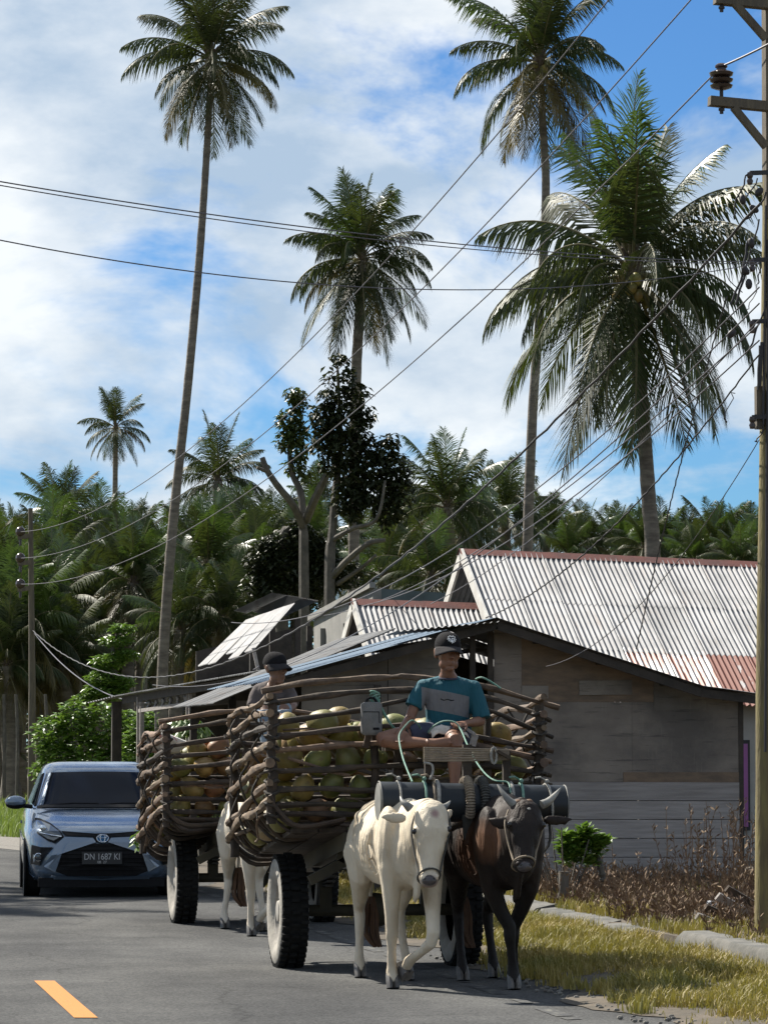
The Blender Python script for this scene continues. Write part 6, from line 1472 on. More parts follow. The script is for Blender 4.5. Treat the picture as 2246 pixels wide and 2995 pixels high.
def cloth(name, label, cat, cen, su, sv, amp, seed, mt, drop=.06):
    mb = MB(); r = random.Random(seed); n = 12; P = []
    for i in range(n+1):
        for j in range(n+1):
            u = i/n-.5; v = j/n-.5
            P.append(Vector(cen)+Vector((u*su, v*sv, amp*sin(9*u+3*v)*cos(7*v+seed)-drop*(2*abs(v))**3-drop*.6*(2*abs(u))**4+r.uniform(-.004, .004))))
    mb.add(P, [(i*(n+1)+j, i*(n+1)+j+1, (i+1)*(n+1)+j+1, (i+1)*(n+1)+j) for i in range(n) for j in range(n)])
    o = solo(name, mb, M[mt], label, cat, loc=tuple(cen), fix=False); o.modifiers.new('s', 'SOLIDIFY').thickness = .008; return o
cloth('towel', 'crumpled white towel on the lap of the leading driver', 'towel', A1(690, 634, 24.0), .26, .22, .014, 3, 'towel', .05)
# seat plank of the leading cart and a broken board beside the driver
mb = MB(); mb.beam(A1(330, 735, 24.08)+Vector((0, .05, -.02)), A1(1000, 742, 24.08)+Vector((0, .05, -.02)), .26, .03); part('seat_plank', mb, M['stick_dark'], leadcart, smooth=False)
mb = MB(); a = A1(775, 622, 23.95); b = A1(845, 672, 23.92); mb.beam(a, b, .05, .018); mb.beam(b, A1(828, 735, 23.93), .05, .018, up=Vector((0, 1, 0)))
solo('broken_board', mb, M['board'], 'small pale splintered board beside the leading driver knee', 'board', loc=tuple(a), smooth=False)
# reins
def rope(name, label, pts, r, mt, cat='rope', group=None):
    P = catmull(pts, 8); mb = MB(); mb.tube(P, r, 7); return solo(name, mb, M[mt], label, cat, group, loc=tuple(P[0]))
rope('rein', 'green rein hanging from the driver hand on his knee to the yoke', [A1(540, 640, 23.98), A1(520, 608, 23.9), A1(488, 592, 23.85), A1(455, 620, 23.84), A1(420, 672, 23.80), A1(424, 740, 23.6), A1(448, 830, 23.3), A1(492, 938, 22.96)], .006, 'rope_green', 'rein')
rope('rein', 'pale green rein looping over the lap to the brown ox side of the yoke', [A1(580, 660, 23.98), A1(615, 622, 23.92), A1(670, 596, 23.88), A1(730, 602, 23.84), A1(765, 645, 23.78), A1(800, 725, 23.55), A1(850, 822, 23.3), A1(905, 895, 23.1), A1(960, 932, 22.95), A1(1030, 942, 22.90), A1(1045, 1000, 22.80)], .006, 'rope_green', 'rein')
rope('tether', 'twisted striped rope tied from a stake to the leading driver seat', [A1(285, 462, 24.1), A1(300, 480, 24.08), A1(330, 545, 24.07), A1(370, 612, 24.05), A1(395, 640, 24.06)], .010, 'rope_green')
rope('tether', 'thin cord running over the right front rail behind the driver', [A1(850, 360, 24.3), A1(880, 350, 24.22), A1(930, 372, 24.2), A1(990, 412, 24.16)], .007, 'rope_green')
# bag hung on the front stake
c = A1(262, 582, 24.06); bg_ = thing('shoulder_bag', 'small grey zipped bag hanging from a stake left of the leading driver', 'bag', tuple(c))
def rbox(mb, c, sx, sy, sz, rad, n=5):
    ring = []
    for (qx, qz, a0) in ((1, 1, 0), (-1, 1, 90), (-1, -1, 180), (1, -1, 270)):
        for k in range(n+1):
            a = radians(a0+90*k/n); ring.append((qx*(sx-rad)+rad*cos(a), qz*(sz-rad)+rad*sin(a)))
    m = len(ring); vs = []
    for (y, s) in ((-sy, .90), (-sy*.75, 1.0), (sy*.75, 1.0), (sy, .92)):
        for x, z in ring: vs.append(Vector(c)+Vector((x*s, y, z*s)))
    fs = [(i*m+j, i*m+(j+1) % m, (i+1)*m+(j+1) % m, (i+1)*m+j) for i in range(3) for j in range(m)]+[tuple(range(m)), tuple(range(3*m, 4*m))]
    mb.add(vs, fs)
mb = MB(); rbox(mb, c, .074, .035, .118, .028); part('pouch', mb, M['bag'], bg_)
mb = MB(); mb.tube([c+Vector((-.066, -.036, .048)), c+Vector((.05, -.036, .048)), c+Vector((.052, -.037, -.03))], .003, 5); part('zip', mb, M['cap'], bg_)
mb = MB(); mb.box(c+Vector((.028, -.036, -.072)), (.045, .006, .016)); part('patch', mb, M['cap'], bg_, smooth=False)
mb = MB(); mb.tube(catmull([c+Vector((-.04, 0, .11)), c+Vector((-.02, .01, .145)), c+Vector((.02, .01, .145)), c+Vector((.04, 0, .11))], 5), .009, 6); part('strap', mb, M['cap'], bg_)
mb = MB(); k0 = A1(282, 452, 24.10)
for q in range(5): mb.tube([k0+Vector((.035*cos(a), .02*sin(a), .012*q-.03+.015*sin(a+q))) for a in [2*pi*i/10 for i in range(11)]], .006, 5)
solo('rope_knot', mb, M['rope_green'], 'knotted green rope above the grey bag', 'rope', loc=tuple(k0))

# ------------------------------------------------------------------ driver of the second cart
def person2():
    V = Vector
    def Q(x, y, yy): return PY(700+x/8.295, 1880+y/8.295, yy)
    c = Q(800, 1750, 30.3)
    t = thing('person', 'person in dark shirt and cap on the second cart, looking to the right', 'person', tuple(c))
    mb = MB(); hc = Q(880, 640, 30.12); R = rotm(radians(38), radians(4), 0)
    head_shape(mb, hc, R)
    sh = Q(830, 1090, 30.25)
    mb.loft([(Q(870, 860, 30.18), .050, .055), (Q(860, 1010, 30.22), .054, .06), (sh, .12, .085), (Q(810, 1200, 30.27), .15, .10), (Q(800, 1450, 30.3), .14, .10), (Q(800, 1750, 30.3), .15, .11)], 16)
    aL = [Q(500, 1150, 30.3), Q(390, 1330, 30.28), Q(320, 1560, 30.25), Q(360, 1640, 30.1), Q(560, 1760, 29.95)]
    aR = [Q(1150, 1140, 30.25), Q(1260, 1330, 30.22), Q(1310, 1500, 30.15), Q(1290, 1560, 30.05), Q(1130, 1700, 29.92)]
    for a in (aL, aR): mb.loft([(a[0], .050, .05), (a[1], .045, .045), (a[2], .038, .038), (a[3], .037, .037), (a[4], .026, .024)], 12)
    hand(mb, aL[4], V((.6, -.5, -.3)), V((0, -.4, .9)), V((.1, -.8, .3)), .6); hand(mb, aR[4], V((-.6, -.5, -.3)), V((0, -.4, .9)), V((-.1, -.8, .3)), .6)
    for x, kx in ((700, 620), (900, 1080)):
        k = Q(kx, 1640, 29.95); an = k+V((0.03, -.05, -.42))
        mb.loft([(Q(x, 1780, 30.28), .085, .085), (Q((x+kx)/2, 1700, 30.1), .078, .078), (k, .058, .06), (k+V((0, -.02, -.04)), .05, .05)], 12)
        mb.loft([(k, .052, .055), (k.lerp(an, .4), .052, .056), (an, .034, .038)], 12)
        mb.loft([(an+V((0, .03, -.03)), .03, .03), (an+V((0, -.05, -.04)), .036, .03), (an+V((0, -.15, -.055)), .036, .016)], 12)
    me = blobmesh(mb, M['skin2'], .008, 3, 'body', org=ORG[t]); mobj('body', me, t)
    mb = MB(); mb.loft([(Q(850, 1050, 30.23), .075, .07), (sh, .135, .095), (Q(815, 1190, 30.27), .165, .112), (Q(800, 1450, 30.3), .158, .115), (Q(800, 1740, 30.3), .165, .12)], 18)
    for a in (aL, aR): mb.loft([(a[0]+V((0, 0, .008)), .066, .064), (a[1], .062, .06), (a[2], .056, .055)], 12); mb.ball(a[0], .062)
    me = blobmesh(mb, M['shirt2'], .009, 4, 'shirt', org=ORG[t]); mobj('shirt', me, t)
    mb = MB(); mb.loft([(Q(800, 1720, 30.3), .16, .12), (Q(800, 1800, 30.3), .17, .13)], 16)
    for x, kx in ((700, 620), (900, 1080)):
        k = Q(kx, 1640, 29.95); mb.loft([(Q(x, 1780, 30.28), .097, .097), (Q((x+kx)/2, 1690, 30.1), .092, .090), (k+V((0, -.01, .01)), .076, .076)], 12); mb.loft([(k, .07, .07), (k+V((.01, -.02, -.2)), .066, .068), (k+V((.03, -.05, -.37)), .058, .06)], 12)
    me = blobmesh(mb, M['jeans'], .010, 4, 'jeans', org=ORG[t]); mobj('jeans', me, t)
    cap(t, hc+R @ V((0, 0, .008)), R)
    for s in (-1, 1):
        mb = MB(); mb.ball(hc+R @ V((s*.035, -.093, .014)), (.012, .006, .006), 8, 6); part('eye', mb, M['eye'], t)
person2()
# ================================================================== the car
M['paint'] = mat('grey_blue_paint', (0.125, 0.17, 0.23), .26, .4, var=(0.13, 0.177, 0.238), vs=30, coat=1.0)
M['plastic'] = mat('black_plastic', (0.006, 0.006, 0.007), .6, var=(0.010, 0.010, 0.011), vs=20, spec=.15)
M['windscreen'] = mat('tinted_windscreen', (0.003, 0.006, 0.014), .12, spec=.10)
M['lens'] = mat('headlamp_lens', (0.05, 0.06, 0.07), .08, .3, coat=1.0)
M['chrome'] = mat('bright_chrome', (0.62, 0.66, 0.70), .15, .9)
M['emblemblue'] = mat('emblem_blue', (0.03, 0.13, 0.30), .2, .4)
M['platewhite'] = mat('plate_lettering', (0.38, 0.38, 0.38), .6)
M['plateblack'] = mat('number_plate', (0.012, 0.012, 0.013), .5)
def build_car():
    p = PY(298, 2500, 37.0)
    t = thing('parked_car' if False else 'hatchback_car', 'grey-blue hatchback car facing the camera behind the second cart', 'car', (p.x, 37.0, 0), None, radians(-3.0), local=True); t.scale = (1, 1, .975)
    V = Vector
    P = lambda nm, mb, mt, par=t, smooth=True, fix=True: (lambda o: (ORG.pop(o, None), o)[1])(mobj(nm, mb.mesh(nm, mt, None, smooth, fix), par))
    prof = [(.15, .70, .16, 3.45), (.20, .77, .07, 3.52), (.27, .805, .015, 3.57), (.36, .822, .0, 3.6), (.46, .830, .0, 3.62), (.56, .833, .012, 3.63), (.64, .832, .03, 3.63), (.70, .828, .055, 3.63), (.735, .822, .085, 3.63), (.765, .815, .14, 3.62), (.80, .81, .24, 3.62), (.84, .805, .37, 3.62), (.88, .80, .52, 3.61), (.92, .79, .68, 3.6), (.955, .78, .84, 3.58), (.985, .765, .98, 3.56)]
    NP = 56; E = 5.5
    def outline(hw, yf, yr, e=E):
        yc = (yf+yr)/2; ly = (yr-yf)/2; out = []
        for i in range(NP):
            a = 2*pi*i/NP; c, s = cos(a), sin(a)
            out.append((hw*math.copysign(abs(c)**(2/e), c), yc+ly*math.copysign(abs(s)**(2/e), s)))
        return out
    def sec(z):
        for i in range(len(prof)-1):
            a, b = prof[i], prof[i+1]
            if z <= b[0] or i == len(prof)-2:
                f = max(0, min(1, (z-a[0])/(b[0]-a[0]))); return [a[k]+(b[k]-a[k])*f for k in range(4)]
    def yf(x, z):                                         # front surface of the body
        _, hw, y0, y1 = sec(z); q = min(.985, abs(x)/hw); return (y0+y1)/2-(y1-y0)/2*(1-q**E)**(1/E)
    mb = MB(); vs = []; fs = []
    for (z, hw, y0, y1) in prof: vs += [V((x, y, z)) for x, y in outline(hw, y0, y1)]
    for i in range(len(prof)-1):
        for j in range(NP): fs.append((i*NP+j, i*NP+(j+1) % NP, (i+1)*NP+(j+1) % NP, (i+1)*NP+j))
    fs.append(tuple(range(NP))); fs.append(tuple((len(prof)-1)*NP+j for j in range(NP)))
    mb.add(vs, fs); body = P('body', mb, M['paint'])
    # cabin: pillars and roof painted, glass set into it
    cab = [(.97, .745, .93, 3.52), (1.05, .715, 1.04, 3.48), (1.15, .680, 1.18, 3.42), (1.25, .645, 1.31, 3.36), (1.35, .612, 1.44, 3.28), (1.40, .595, 1.52, 3.22), (1.44, .575, 1.62, 3.12), (1.47, .54, 1.76, 2.98), (1.49, .47, 1.95, 2.8), (1.497, .3, 2.1, 2.6)]
    mb = MB(); vs = []; fs = []
    for (z, hw, y0, y1) in cab: vs += [V((x, y, z)) for x, y in outline(hw, y0, y1, 7)]
    for i in range(len(cab)-1):
        for j in range(NP): fs.append((i*NP+j, i*NP+(j+1) % NP, (i+1)*NP+(j+1) % NP, (i+1)*NP+j))
    fs.append(tuple((len(cab)-1)*NP+j for j in range(NP))); mb.add(vs, fs); P('cabin', mb, M['paint'])
    def cabf(x, z):
        for i in range(len(cab)-1):
            a, b = cab[i], cab[i+1]
            if z <= b[0]:
                f = max(0, (z-a[0])/(b[0]-a[0])); hw, y0, y1 = [a[k]+(b[k]-a[k])*f for k in (1, 2, 3)]; break
        q = min(.98, abs(x)/hw); return (y0+y1)/2-(y1-y0)/2*(1-q**7)**(1/7)
    mb = MB(); nx, nz = 16, 8; vs = []
    for j in range(nz+1):
        z = 1.0+.372*j/nz; hw = .685-.125*j/nz
        for i in range(nx+1):
            x = -hw+2*hw*i/nx; vs.append(V((x, cabf(x, z)-.008+.002*abs(x), z+.012*(1-(x/hw)**2)*(j/nz))))
    mb.add(vs, [(j*(nx+1)+i, j*(nx+1)+i+1, (j+1)*(nx+1)+i+1, (j+1)*(nx+1)+i) for j in range(nz) for i in range(nx)]); P('windscreen', mb, M['windscreen'], fix=False)
    for s in (-1, 1):                                    # side glass
        for (y0, y1, ya, yb) in ((1.25, 2.05, 1.72, 2.05), (2.1, 2.9, 2.1, 2.78)):
            mb = MB(); mb.add([V((s*.745, y0, 1.02)), V((s*.745, y1, 1.02)), V((s*.617, yb, 1.36)), V((s*.617, ya, 1.36))], [(0, 1, 2, 3)]); P('side_window', mb, M['windscreen'])
        mb = MB(); mb.tube([V((s*.70, .98, 1.0)), V((s*.60, 1.42, 1.36))], .012, 6); P('pillar_trim', mb, M['plastic'])
    mb = MB()                                            # cowl and wipers
    mb.prism([V((-.68, .90, .972)), V((.68, .90, .972)), V((.60, .86, .985)), V((-.60, .86, .985))], (0, .06, .03)); P('cowl', mb, M['plastic'])
    for x0, x1 in ((-.55, .0), (-.02, .52)):
        mb = MB(); mb.tube([V((x0, .94, 1.01)), V(((x0+x1)/2, .945, 1.03)), V((x1, .95, 1.025))], .008, 5); P('wiper', mb, M['plastic'])
    def face(nm, pts, mt, proud=.006, depth=.03, par=t):
        vs = [V((x, yf(x, z)-proud, z)) for x, z in pts]; n = len(vs)
        cx_ = sum(p[0] for p in pts)/n; cz_ = sum(p[1] for p in pts)/n
        vs.append(V((cx_, yf(cx_, cz_)-proud, cz_))); vs += [v+V((0, depth, 0)) for v in vs[:n]]
        fs = [(i, (i+1) % n, n) for i in range(n)]+[(i, n+1+i, n+1+(i+1) % n, (i+1) % n) for i in range(n)]
        mb = MB(); mb.add(vs, fs); return P(nm, mb, mt, par, smooth=False)
    u = lambda cx, cy: ((cx-887)*.001118, 1.63-(2200+cy/3.318-2184)*.00371)      # close-up picture -> car front
    poly = lambda L_: [u(*q) for q in L_]
    mir = lambda L_: [(-x, z) for x, z in L_][::-1]
    g = poly([(545, 862), (700, 868), (890, 870), (1080, 868), (1230, 862), (1330, 980), (1400, 1095), (1330, 1140), (1220, 1188), (890, 1192), (555, 1188), (440, 1140), (375, 1100), (440, 990)])
    gr = face('grille', g, M['plastic'], .034, .05)
    for k in range(7):
        z = g[4][1]-.03-k*.045; w = .40+.02*k if k < 5 else .46-.06*(k-5)
        mb = MB(); pts = [V((x, yf(x, z)-.037, z)) for x in [-w+2*w*i/8 for i in range(9)]]; mb.tube(pts, .005, 4); P('grille_bar', mb, M['plastic'], gr)
    um = face('upper_grille', poly([(500, 745), (700, 762), (820, 770), (950, 770), (1080, 762), (1275, 745), (1230, 800), (980, 802), (950, 850), (825, 850), (800, 802), (540, 790)]), M['plastic'], .030, .05)
    band = poly([(440, 880), (530, 800), (800, 812), (830, 855), (560, 858), (450, 985), (380, 1095), (440, 1150), (350, 1105), (330, 1090), (400, 985)])
    for q in (band, mir(band)): face('bumper_band', q, M['paint'], .050, .07)
    lip = poly([(180, 1105), (300, 1150), (440, 1195), (890, 1215), (890, 1232), (430, 1222), (230, 1210), (195, 1170)])
    for q in (lip, mir(lip)): face('bumper_lip', q, M['paint'], .055, .08)
    dk = poly([(215, 885), (300, 905), (410, 905), (330, 1000), (290, 1085), (205, 1075)])
    for q in (dk, mir(dk)): face('fog_recess', q, M['plastic'], .030, .06)
    mb = MB(); mb.box((0, .10, .17), (1.36, .10, .10)); P('undertray', mb, M['plastic'], smooth=False)
    hl_ = poly([(250, 625), (300, 628), (400, 672), (490, 745), (525, 805), (430, 862), (360, 838), (270, 775)])
    for q in (hl_, mir(hl_)):
        h = face('headlight', q, M['plastic'], .034, .07)
        cx_ = sum(a for a, b in q)/len(q); cz_ = sum(b for a, b in q)/len(q); s = 1 if cx_ > 0 else -1
        ins_ = [(cx_+(a-cx_)*.86, cz_+(b-cz_)*.80) for a, b in q]; face('lens', ins_, M['lens'], .040, .005, h)
        mb = MB(); c = V((cx_+s*.06, yf(cx_+s*.06, cz_+.02)-.040, cz_+.03)); mb.ball(c, (.035, .012, .035)); P('projector', mb, M['chrome'], h)
        a = [q[i] for i in (range(len(q)))]
        mb = MB(); pts = poly([(300, 765), (400, 785), (500, 800)]); pts = pts if s < 0 else [(-x, z) for x, z in pts]; mb.tube([V((x, yf(x, z)-.044, z)) for x, z in pts], .007, 5); P('light_strip', mb, M['chrome'], h)
    for s in (-1, 1):
        x = s*.680; z = u(280, 1003)[1]; mb = MB(); mb.lathe([(.001, -.03), (.030, -.028), (.038, -.02), (.040, 0)], (x, yf(x, z)-.030, z), 16, 'Y'); P('fog_light', mb, M['lens'])
        mb = MB(); mb.lathe([(.040, -.026), (.047, -.022), (.047, .0)], (x, yf(x, z)-.030, z), 16, 'Y'); P('fog_bezel', mb, M['chrome'])
        # wheels
        for y in (.72, 3.05):
            w = mobj('wheel', None, t, (s*.735, y, .28)); ORG.pop(w, None)
            mb = MB(); mb.lathe([(.17, -.085), (.24, -.09), (.272, -.08), (.282, -.06), (.282, .06), (.272, .08), (.24, .09), (.17, .085)], n=32, axis='X'); P('tyre', mb, M['tyre'], w)
            mb = MB(); mb.lathe([(.001, s*.07), (.05, s*.075), (.16, s*.06), (.172, s*.085)], n=24, axis='X')
            for k in range(5): a = 2*pi*k/5; mb.beam((s*.078, 0, 0), (s*.074, .16*cos(a), .16*sin(a)), .05, .012, up=Vector((1, 0, 0)))
            P('rim', mb, M['chrome'], w)
            mb = MB(); mb.lathe([(.0, 0), (.345, 0), (.345, .02), (.0, .02)], (s*.815-(.01 if s > 0 else .012), y, .30), 28, 'X'); P('wheel_arch', mb, M['plastic'], t)
        # mirrors
        m = mobj('mirror', None, t); ORG.pop(m, None)
        mb = MB(); mb.ball((s*.915, .98, 1.045), (.115, .075, .070), 16, 10); P('housing', mb, M['paint'], m)
        mb = MB(); mb.ball((s*.912, .985, 1.018), (.112, .07, .055), 16, 10); mb.tube([V((s*.83, 1.0, 1.0)), V((s*.73, 1.02, .99))], .025, 8); P('base', mb, M['plastic'], m)
        mb = MB(); mb.tube([V((s*.832, .9, .62)), V((s*.838, 2.0, .65)), V((s*.832, 3.2, .68))], .006, 5); P('door_crease', mb, M['paint'])
        mb = MB(); mb.box((s*.835, 1.95, .80), (.02, .16, .03)); P('door_handle', mb, M['paint'])
    # emblem: oval ring with two inner ovals over blue
    ex, ez = u(893, 818); eb = mobj('badge', None, t); ORG.pop(eb, None); y = yf(0, ez)-.050
    mb = MB(); mb.lathe([(.001, -.004), (.060, -.003), (.064, .006)], (ex, y, ez), 24, 'Y')
    for i, vv in enumerate(mb.v): mb.v[i] = (ex+(vv[0]-ex)*1.0, vv[1], ez+(vv[2]-ez)*.70)
    P('badge_plate', mb, M['emblemblue'], eb)
    for (rx, rz, dz, r_) in ((.062, .043, 0, .0055), (.026, .040, 0, .0055), (.046, .016, .022, .005)):
        mb = MB(); mb.tube([V((ex+rx*cos(a), y-.007, ez+dz+rz*sin(a))) for a in [2*pi*i/28 for i in range(29)]], r_, 6); P('badge_oval', mb, M['chrome'], eb)
    # number plate
    px_, pz_ = u(887, 1010); np_ = mobj('number_plate', None, t); ORG.pop(np_, None); yp = yf(0, pz_)-.060
    mb = MB(); mb.box((px_, yp, pz_), (.43, .012, .135)); P('plate', mb, M['plateblack'], np_, smooth=False)
    def text(body, size, x, z, sx=1.0):
        cu = bpy.data.curves.new('txt', 'FONT'); cu.body = body; cu.size = size; cu.align_x = 'CENTER'; cu.align_y = 'CENTER'; cu.extrude = .0012
        o = bpy.data.objects.new('txt', cu); C.objects.link(o); dg = bpy.context.evaluated_depsgraph_get(); dg.update()
        me = bpy.data.meshes.new_from_object(o.evaluated_get(dg)); bpy.data.objects.remove(o)
        me.materials.clear(); me.materials.append(M['platewhite'])
        q = mobj('lettering', me, np_, (x, yp-.0085, z)); ORG.pop(q, None); q.rotation_euler = (radians(90), 0, 0); q.scale = (sx, 1, 1)
    text('DN 1687 KI', .098, px_, pz_+.012, .80); text('08  27', .040, px_, pz_-.046)
    return t
build_car()
# ================================================================== grass, weeds and litter
def blades(mb, n, place, r, hmin, hmax, w=.0045, lean=.5):
    for _ in range(n):
        q = place(r)
        if q is None: continue
        x, y, z, k = q; h = r.uniform(hmin, hmax)*k; a = r.uniform(0, 6.28); dx, dy = cos(a), sin(a); b = lean*r.uniform(.1, 1.0)*h
        wx, wy = -dy*w, dx*w
        if abs(wx) < w*.5: wx = math.copysign(w*.7, wx)
        o = len(mb.v)
        mb.v.extend([(x-wx, y-wy, z), (x+wx, y+wy, z), (x+dx*b*.35+wx*.8, y+dy*b*.35+wy*.8, z+h*.6), (x+dx*b*.35-wx*.8, y+dy*b*.35-wy*.8, z+h*.6), (x+dx*b, y+dy*b, z+h*(1-.25*b/h))])
        mb.f.extend([(o, o+1, o+2, o+3), (o+3, o+2, o+4)]); mb.m.extend([mb.mi]*2)
def nz(x, y, s=1.0): return .5+.25*sin(x*3.1*s+1.3*sin(y*1.7*s))+.25*sin(y*2.3*s+2.1*sin(x*2.9*s+.7))
def verge(r):
    x = 5.15+1.85*r.random()**.85; y = 18.5+22*r.random()**1.25
    e = 5.42+.22*sin(y*1.7)+.15*sin(y*4.1)+.10*nz(x, y, 2.0)
    if x < e: 
        if r.random() > .06*exp(-(e-x)*2): return None
    d = nz(x, y, 1.6)
    if r.random() > .35+.75*d: return None
    edge = min(1, (x-e+.25)/.5); return (x, y, .02, (.45+.75*d)*max(.4, edge))
r = random.Random(71); mb = MB(); blades(mb, 80000, verge, r, .05, .16, w=.0036, lean=.8)
solo('verge_grass', mb, M['grass'], 'yellow-green grass growing on the verge beside the oxen', 'grass', kind='stuff', fix=False)
def tufts(r):
    k = r.randrange(26); rr2 = random.Random(k); cx_ = 5.05+rr2.random()*.55; cy_ = 19.8+rr2.random()*5.5
    return (cx_+r.gauss(0, .045), cy_+r.gauss(0, .05), .01, .9)
mb = MB(); blades(mb, 1500, tufts, r, .04, .14)
solo('edge_grass_tufts', mb, M['grass'], 'sparse grass tufts on the crumbling road edge', 'grass', kind='stuff', fix=False)
def yardg(r):
    x = 7.15+r.random()**1.5*4; y = 22+r.random()*14
    if nz(x, y, .9) < .55: return None
    return (x, y, .11, .8)
mb = MB(); blades(mb, 16000, yardg, r, .06, .18)
solo('yard_grass', mb, M['grass'], 'patchy dry grass in the yard behind the kerb', 'grass', kind='stuff', fix=False)
# dry weeds: branching stems with small curled leaves
M['weedleaf'] = mat('dry_leaf', (0.085, 0.048, 0.030), .85, var=(0.20, 0.135, 0.075), vs=3.5)
def weed(mb, x, y, z, h, r):
    a = r.uniform(0, 6.28); le = r.uniform(.05, .35)*h; top = Vector((x+cos(a)*le, y+sin(a)*le, z+h)); base = Vector((x, y, z)); mid = base.lerp(top, .5)+Vector((r.uniform(-.03, .03), r.uniform(-.03, .03), .02))
    P = [base, mid, top]; w = .0048
    for i in range(2):
        a_, b_ = P[i], P[i+1]; s = Vector((w, w*.4, 0)); mb.add([a_-s, a_+s, b_+s*.6, b_-s*.6], [(0, 1, 2, 3)])
    for k in range(int(5+14*h)):
        t = r.uniform(.12, 1); p = base.lerp(mid, t*2) if t < .5 else mid.lerp(top, t*2-1)
        b = r.uniform(0, 6.28); l = r.uniform(.03, .085); d = Vector((cos(b), sin(b), r.uniform(.2, 2.2))).normalized(); q = p; s = d.cross(Vector((r.uniform(-1, 1), r.uniform(-1, 1), .3))).normalized()*l*.13
        mb.add([q, q+d*l*.5+s, q+d*l, q+d*l*.5-s], [(0, 1, 2), (0, 2, 3)])
r = random.Random(72); mb = MB(); n = 0
while n < 3000:
    x = 7.25+3.6*r.random(); y = 25.5+11.2*r.random()
    d = nz(x, y, .8)
    if r.random() > .15+1.1*d or (y < 27.5 and r.random() < .6 and x < 8.2): continue
    h = r.uniform(.05, .26)*(.6+.8*d)*(.95 if y > 32.5 else .75)
    if r.random() < .03: h *= 2.0
    weed(mb, x, y, .11, h, r); n += 1
solo('dry_weeds', mb, M['weedleaf'], 'reddish brown dry weeds filling the yard before the plank house', 'weeds', kind='stuff', fix=False)
mb = MB()
for k in range(90):
    a = r.uniform(0, 6.28); q = PZ(2235, 2640, .11); weed(mb, q.x+r.gauss(.1, .35), q.y+r.uniform(.3, 2.5), .11, r.uniform(.35, 1.0), r)
solo('tall_dry_weeds', mb, M['weedleaf'], 'taller dry weed stalks around the foot of the right pole', 'weeds', kind='stuff', fix=False)
# leafy green shrub with a grey stump, beside the brown ox
def c2(x, y, yy): return PY(1380+x/5.184, 2270+y/5.184, yy)
ys_ = 33.0; base = Vector((c2(1400, 1600, ys_).x, ys_, .1)); sh = thing('shrub', 'bright green leafy shrub in the weeds behind the brown ox', 'shrub', tuple(base))
mb = MB(); r = random.Random(14)
for k in range(7): a = k*.9; limb(mb, [base+Vector((.05*cos(a), .05*sin(a), 0)), base+Vector((.22*cos(a), .15*sin(a), .35)), base+Vector((.34*cos(a), .2*sin(a), .62+.06*(k % 3)))], .012, .005, 5)
part('stem', mb, M['bark'], sh)
mb = MB()
for (x, y, rx, ry, n) in ((1430, 900, 60, 50, 70), (1540, 880, 90, 50, 130), (1650, 900, 60, 60, 90), (1480, 1000, 100, 60, 170), (1620, 1010, 90, 80, 170), (1440, 1120, 90, 70, 130), (1580, 1140, 110, 80, 150), (1680, 980, 50, 60, 70), (1400, 1030, 60, 60, 80), (1760, 960, 80, 80, 130), (1900, 930, 90, 70, 140), (2020, 960, 70, 70, 100), (1820, 1080, 110, 90, 170), (1960, 1080, 90, 90, 120), (1700, 1200, 110, 90, 130), (1500, 1280, 110, 90, 110), (1850, 1230, 90, 80, 80)):
    leaf_cloud(mb, c2(x+r.uniform(-40, 40), y+r.uniform(-70, 90), ys_), (rx*.00075, rx*.0008, ry*.0009), int(n*.62), .10, r, drop=-.25)
part('foliage', mb, M['leafbright'], sh, fix=False)
mb = MB(); a = Vector((c2(1345, 1850, 32.4).x, 32.4, .08)); b = c2(1395, 1450, 32.4); mb.tube([a, a.lerp(b, .5)+Vector((.01, 0, 0)), b], [.055, .048, .05], 9, jit=.25, rnd=r)
solo('stump', mb, M['bark'], 'upright grey weathered stump under the green shrub', 'stump', loc=tuple(a))
mb = MB(); P = [PY(1725, 2430, 33.2), PY(1742, 2480, 33.1), PY(1755, 2530, 33.0), PY(1765, 2580, 33.0)]
path = catmull(P, 6); mb.tube(path, [.035*(1.2 if i % 2 else .8) for i in range(len(path))], 8)
solo('palm_stalk', mb, M['bark'], 'curved ribbed dead palm stalk leaning by the shrub', 'stalk', loc=tuple(P[-1]))
# two cut logs on the kerb
def c5(x, y, yy): return PY(1500+x/2.224, 2550+y/2.224, yy)
M['logend'] = mat('sawn_log_end', (0.36, 0.19, 0.09), .8, var=(0.26, 0.13, 0.06), vs=18)
for (x, y, rad, yy, lb) in ((497, 280, .052, 30.4, 'pale sawn log end lying behind the kerb, the larger of two'), (462, 285, .036, 30.5, 'smaller sawn log end lying behind the kerb')):
    c = c5(x, y, yy); lg = thing('log', lb, 'log', tuple(c), 'cut logs behind the kerb')
    mb = MB(); mb.tube([c, c+Vector((.10, .5, -.01))], [rad, rad*.95], 12, jit=.06); part('bark', mb, M['bark'], lg)
    mb = MB(); mb.tube([c+Vector((-.001, -.006, 0)), c+Vector((0, .001, 0))], [rad*.9, rad*.9], 12); part('cut_face', mb, M['logend'], lg)
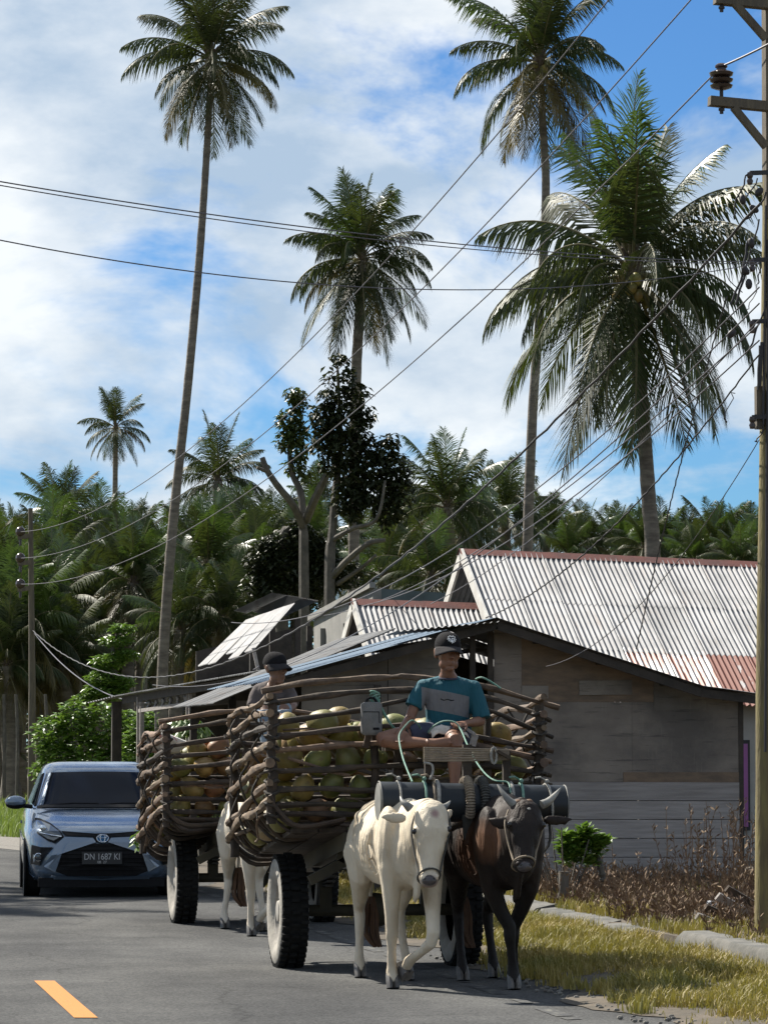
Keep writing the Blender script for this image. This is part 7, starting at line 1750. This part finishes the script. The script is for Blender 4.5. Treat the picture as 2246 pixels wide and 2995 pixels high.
# broken pallet leaning by the pole
pl = thing('broken_pallet', 'heap of weathered broken pallet boards left of the right pole', 'pallet', tuple(c5(1370, 380, 28.2)))
for (x0, y0, x1, y1, y_, w) in ((1195, 290, 1370, 350, 28.0, .06), (1250, 235, 1500, 340, 28.2, .07), (1330, 160, 1560, 290, 28.4, .07), (1390, 110, 1570, 215, 28.6, .06)):
    mb = MB(); mb.beam(c5(x0, y0, y_), c5(x1, y1, y_+.15), .025, w, up=Vector((0, -.5, .9))); part('board', mb, M['board'] if r.random() < .5 else M['stick_dark'], pl, smooth=False)
for (x0, y0, x1, y1) in ((1290, 350, 1490, 180), (1330, 330, 1480, 190)):
    mb = MB(); mb.beam(c5(x0, y0, 28.3), c5(x1, y1, 28.6), .05, .05); part('bearer', mb, M['stick_dark'], pl, smooth=False)
mb = MB(); mb.box(c5(1290, 385, 28.0), (.16, .12, .07)); part('bearer', mb, M['stick_dark'], pl, smooth=False)
# litter
M['litter'] = mat('pale_litter', (0.50, 0.52, 0.55), .6)
for k, (x, y, yy, s, lb) in enumerate(((1290, 210, 29.5, .05, 'crumpled white plastic scrap beside the pallet boards'), (965, 362, 28.9, .05, 'white scrap lying on the kerb line'), (880, 228, 31.5, .03, 'small white scrap among the dry weeds'), (232, 225, 33.0, .03, 'small pale scrap in the weeds near the ox'), (150, 145, 34.0, .045, 'pale stone near the brown ox muzzle'))):
    c = c5(x, y, yy); mb = MB(); rr3 = random.Random(k); mb.ball(c, (s, s*.7, s*.5), 8, 6)
    mb.v = [tuple(Vector(v)+Vector((rr3.uniform(-1, 1), rr3.uniform(-1, 1), rr3.uniform(-1, 1)))*s*.25) for v in mb.v]
    solo('litter', mb, M['litter'], lb, 'litter', loc=tuple(c), smooth=False)
# roadside grass on the outside of the bend, and fallen twigs on the verge
def bend(r):
    y = 52+r.random()**1.4*34; x = road_x(y, HW)+2.6+r.random()*7
    if nz(x, y, .5) < .2: return None
    return (x, y, -.03, .6+.8*nz(x, y, .4))
r = random.Random(75); mb = MB(); blades(mb, 42000, bend, r, .15, .55, w=.011, lean=.6)
solo('roadside_grass', mb, M['grassgreen'], 'tall bright green grass at the outside of the road bend', 'grass', kind='stuff', fix=False)
mb = MB(); r = random.Random(76)
for k in range(240):
    x = 4.95+r.random()*.7; y = 19.5+r.random()*7; s = r.uniform(.006, .022); mb.ball((x, y, .012), (s, s*r.uniform(.6, 1), s*.6), 5, 4)
solo('roadside_grit', mb, M['gravel'], 'loose grit along the broken road edge', 'grit', kind='stuff')
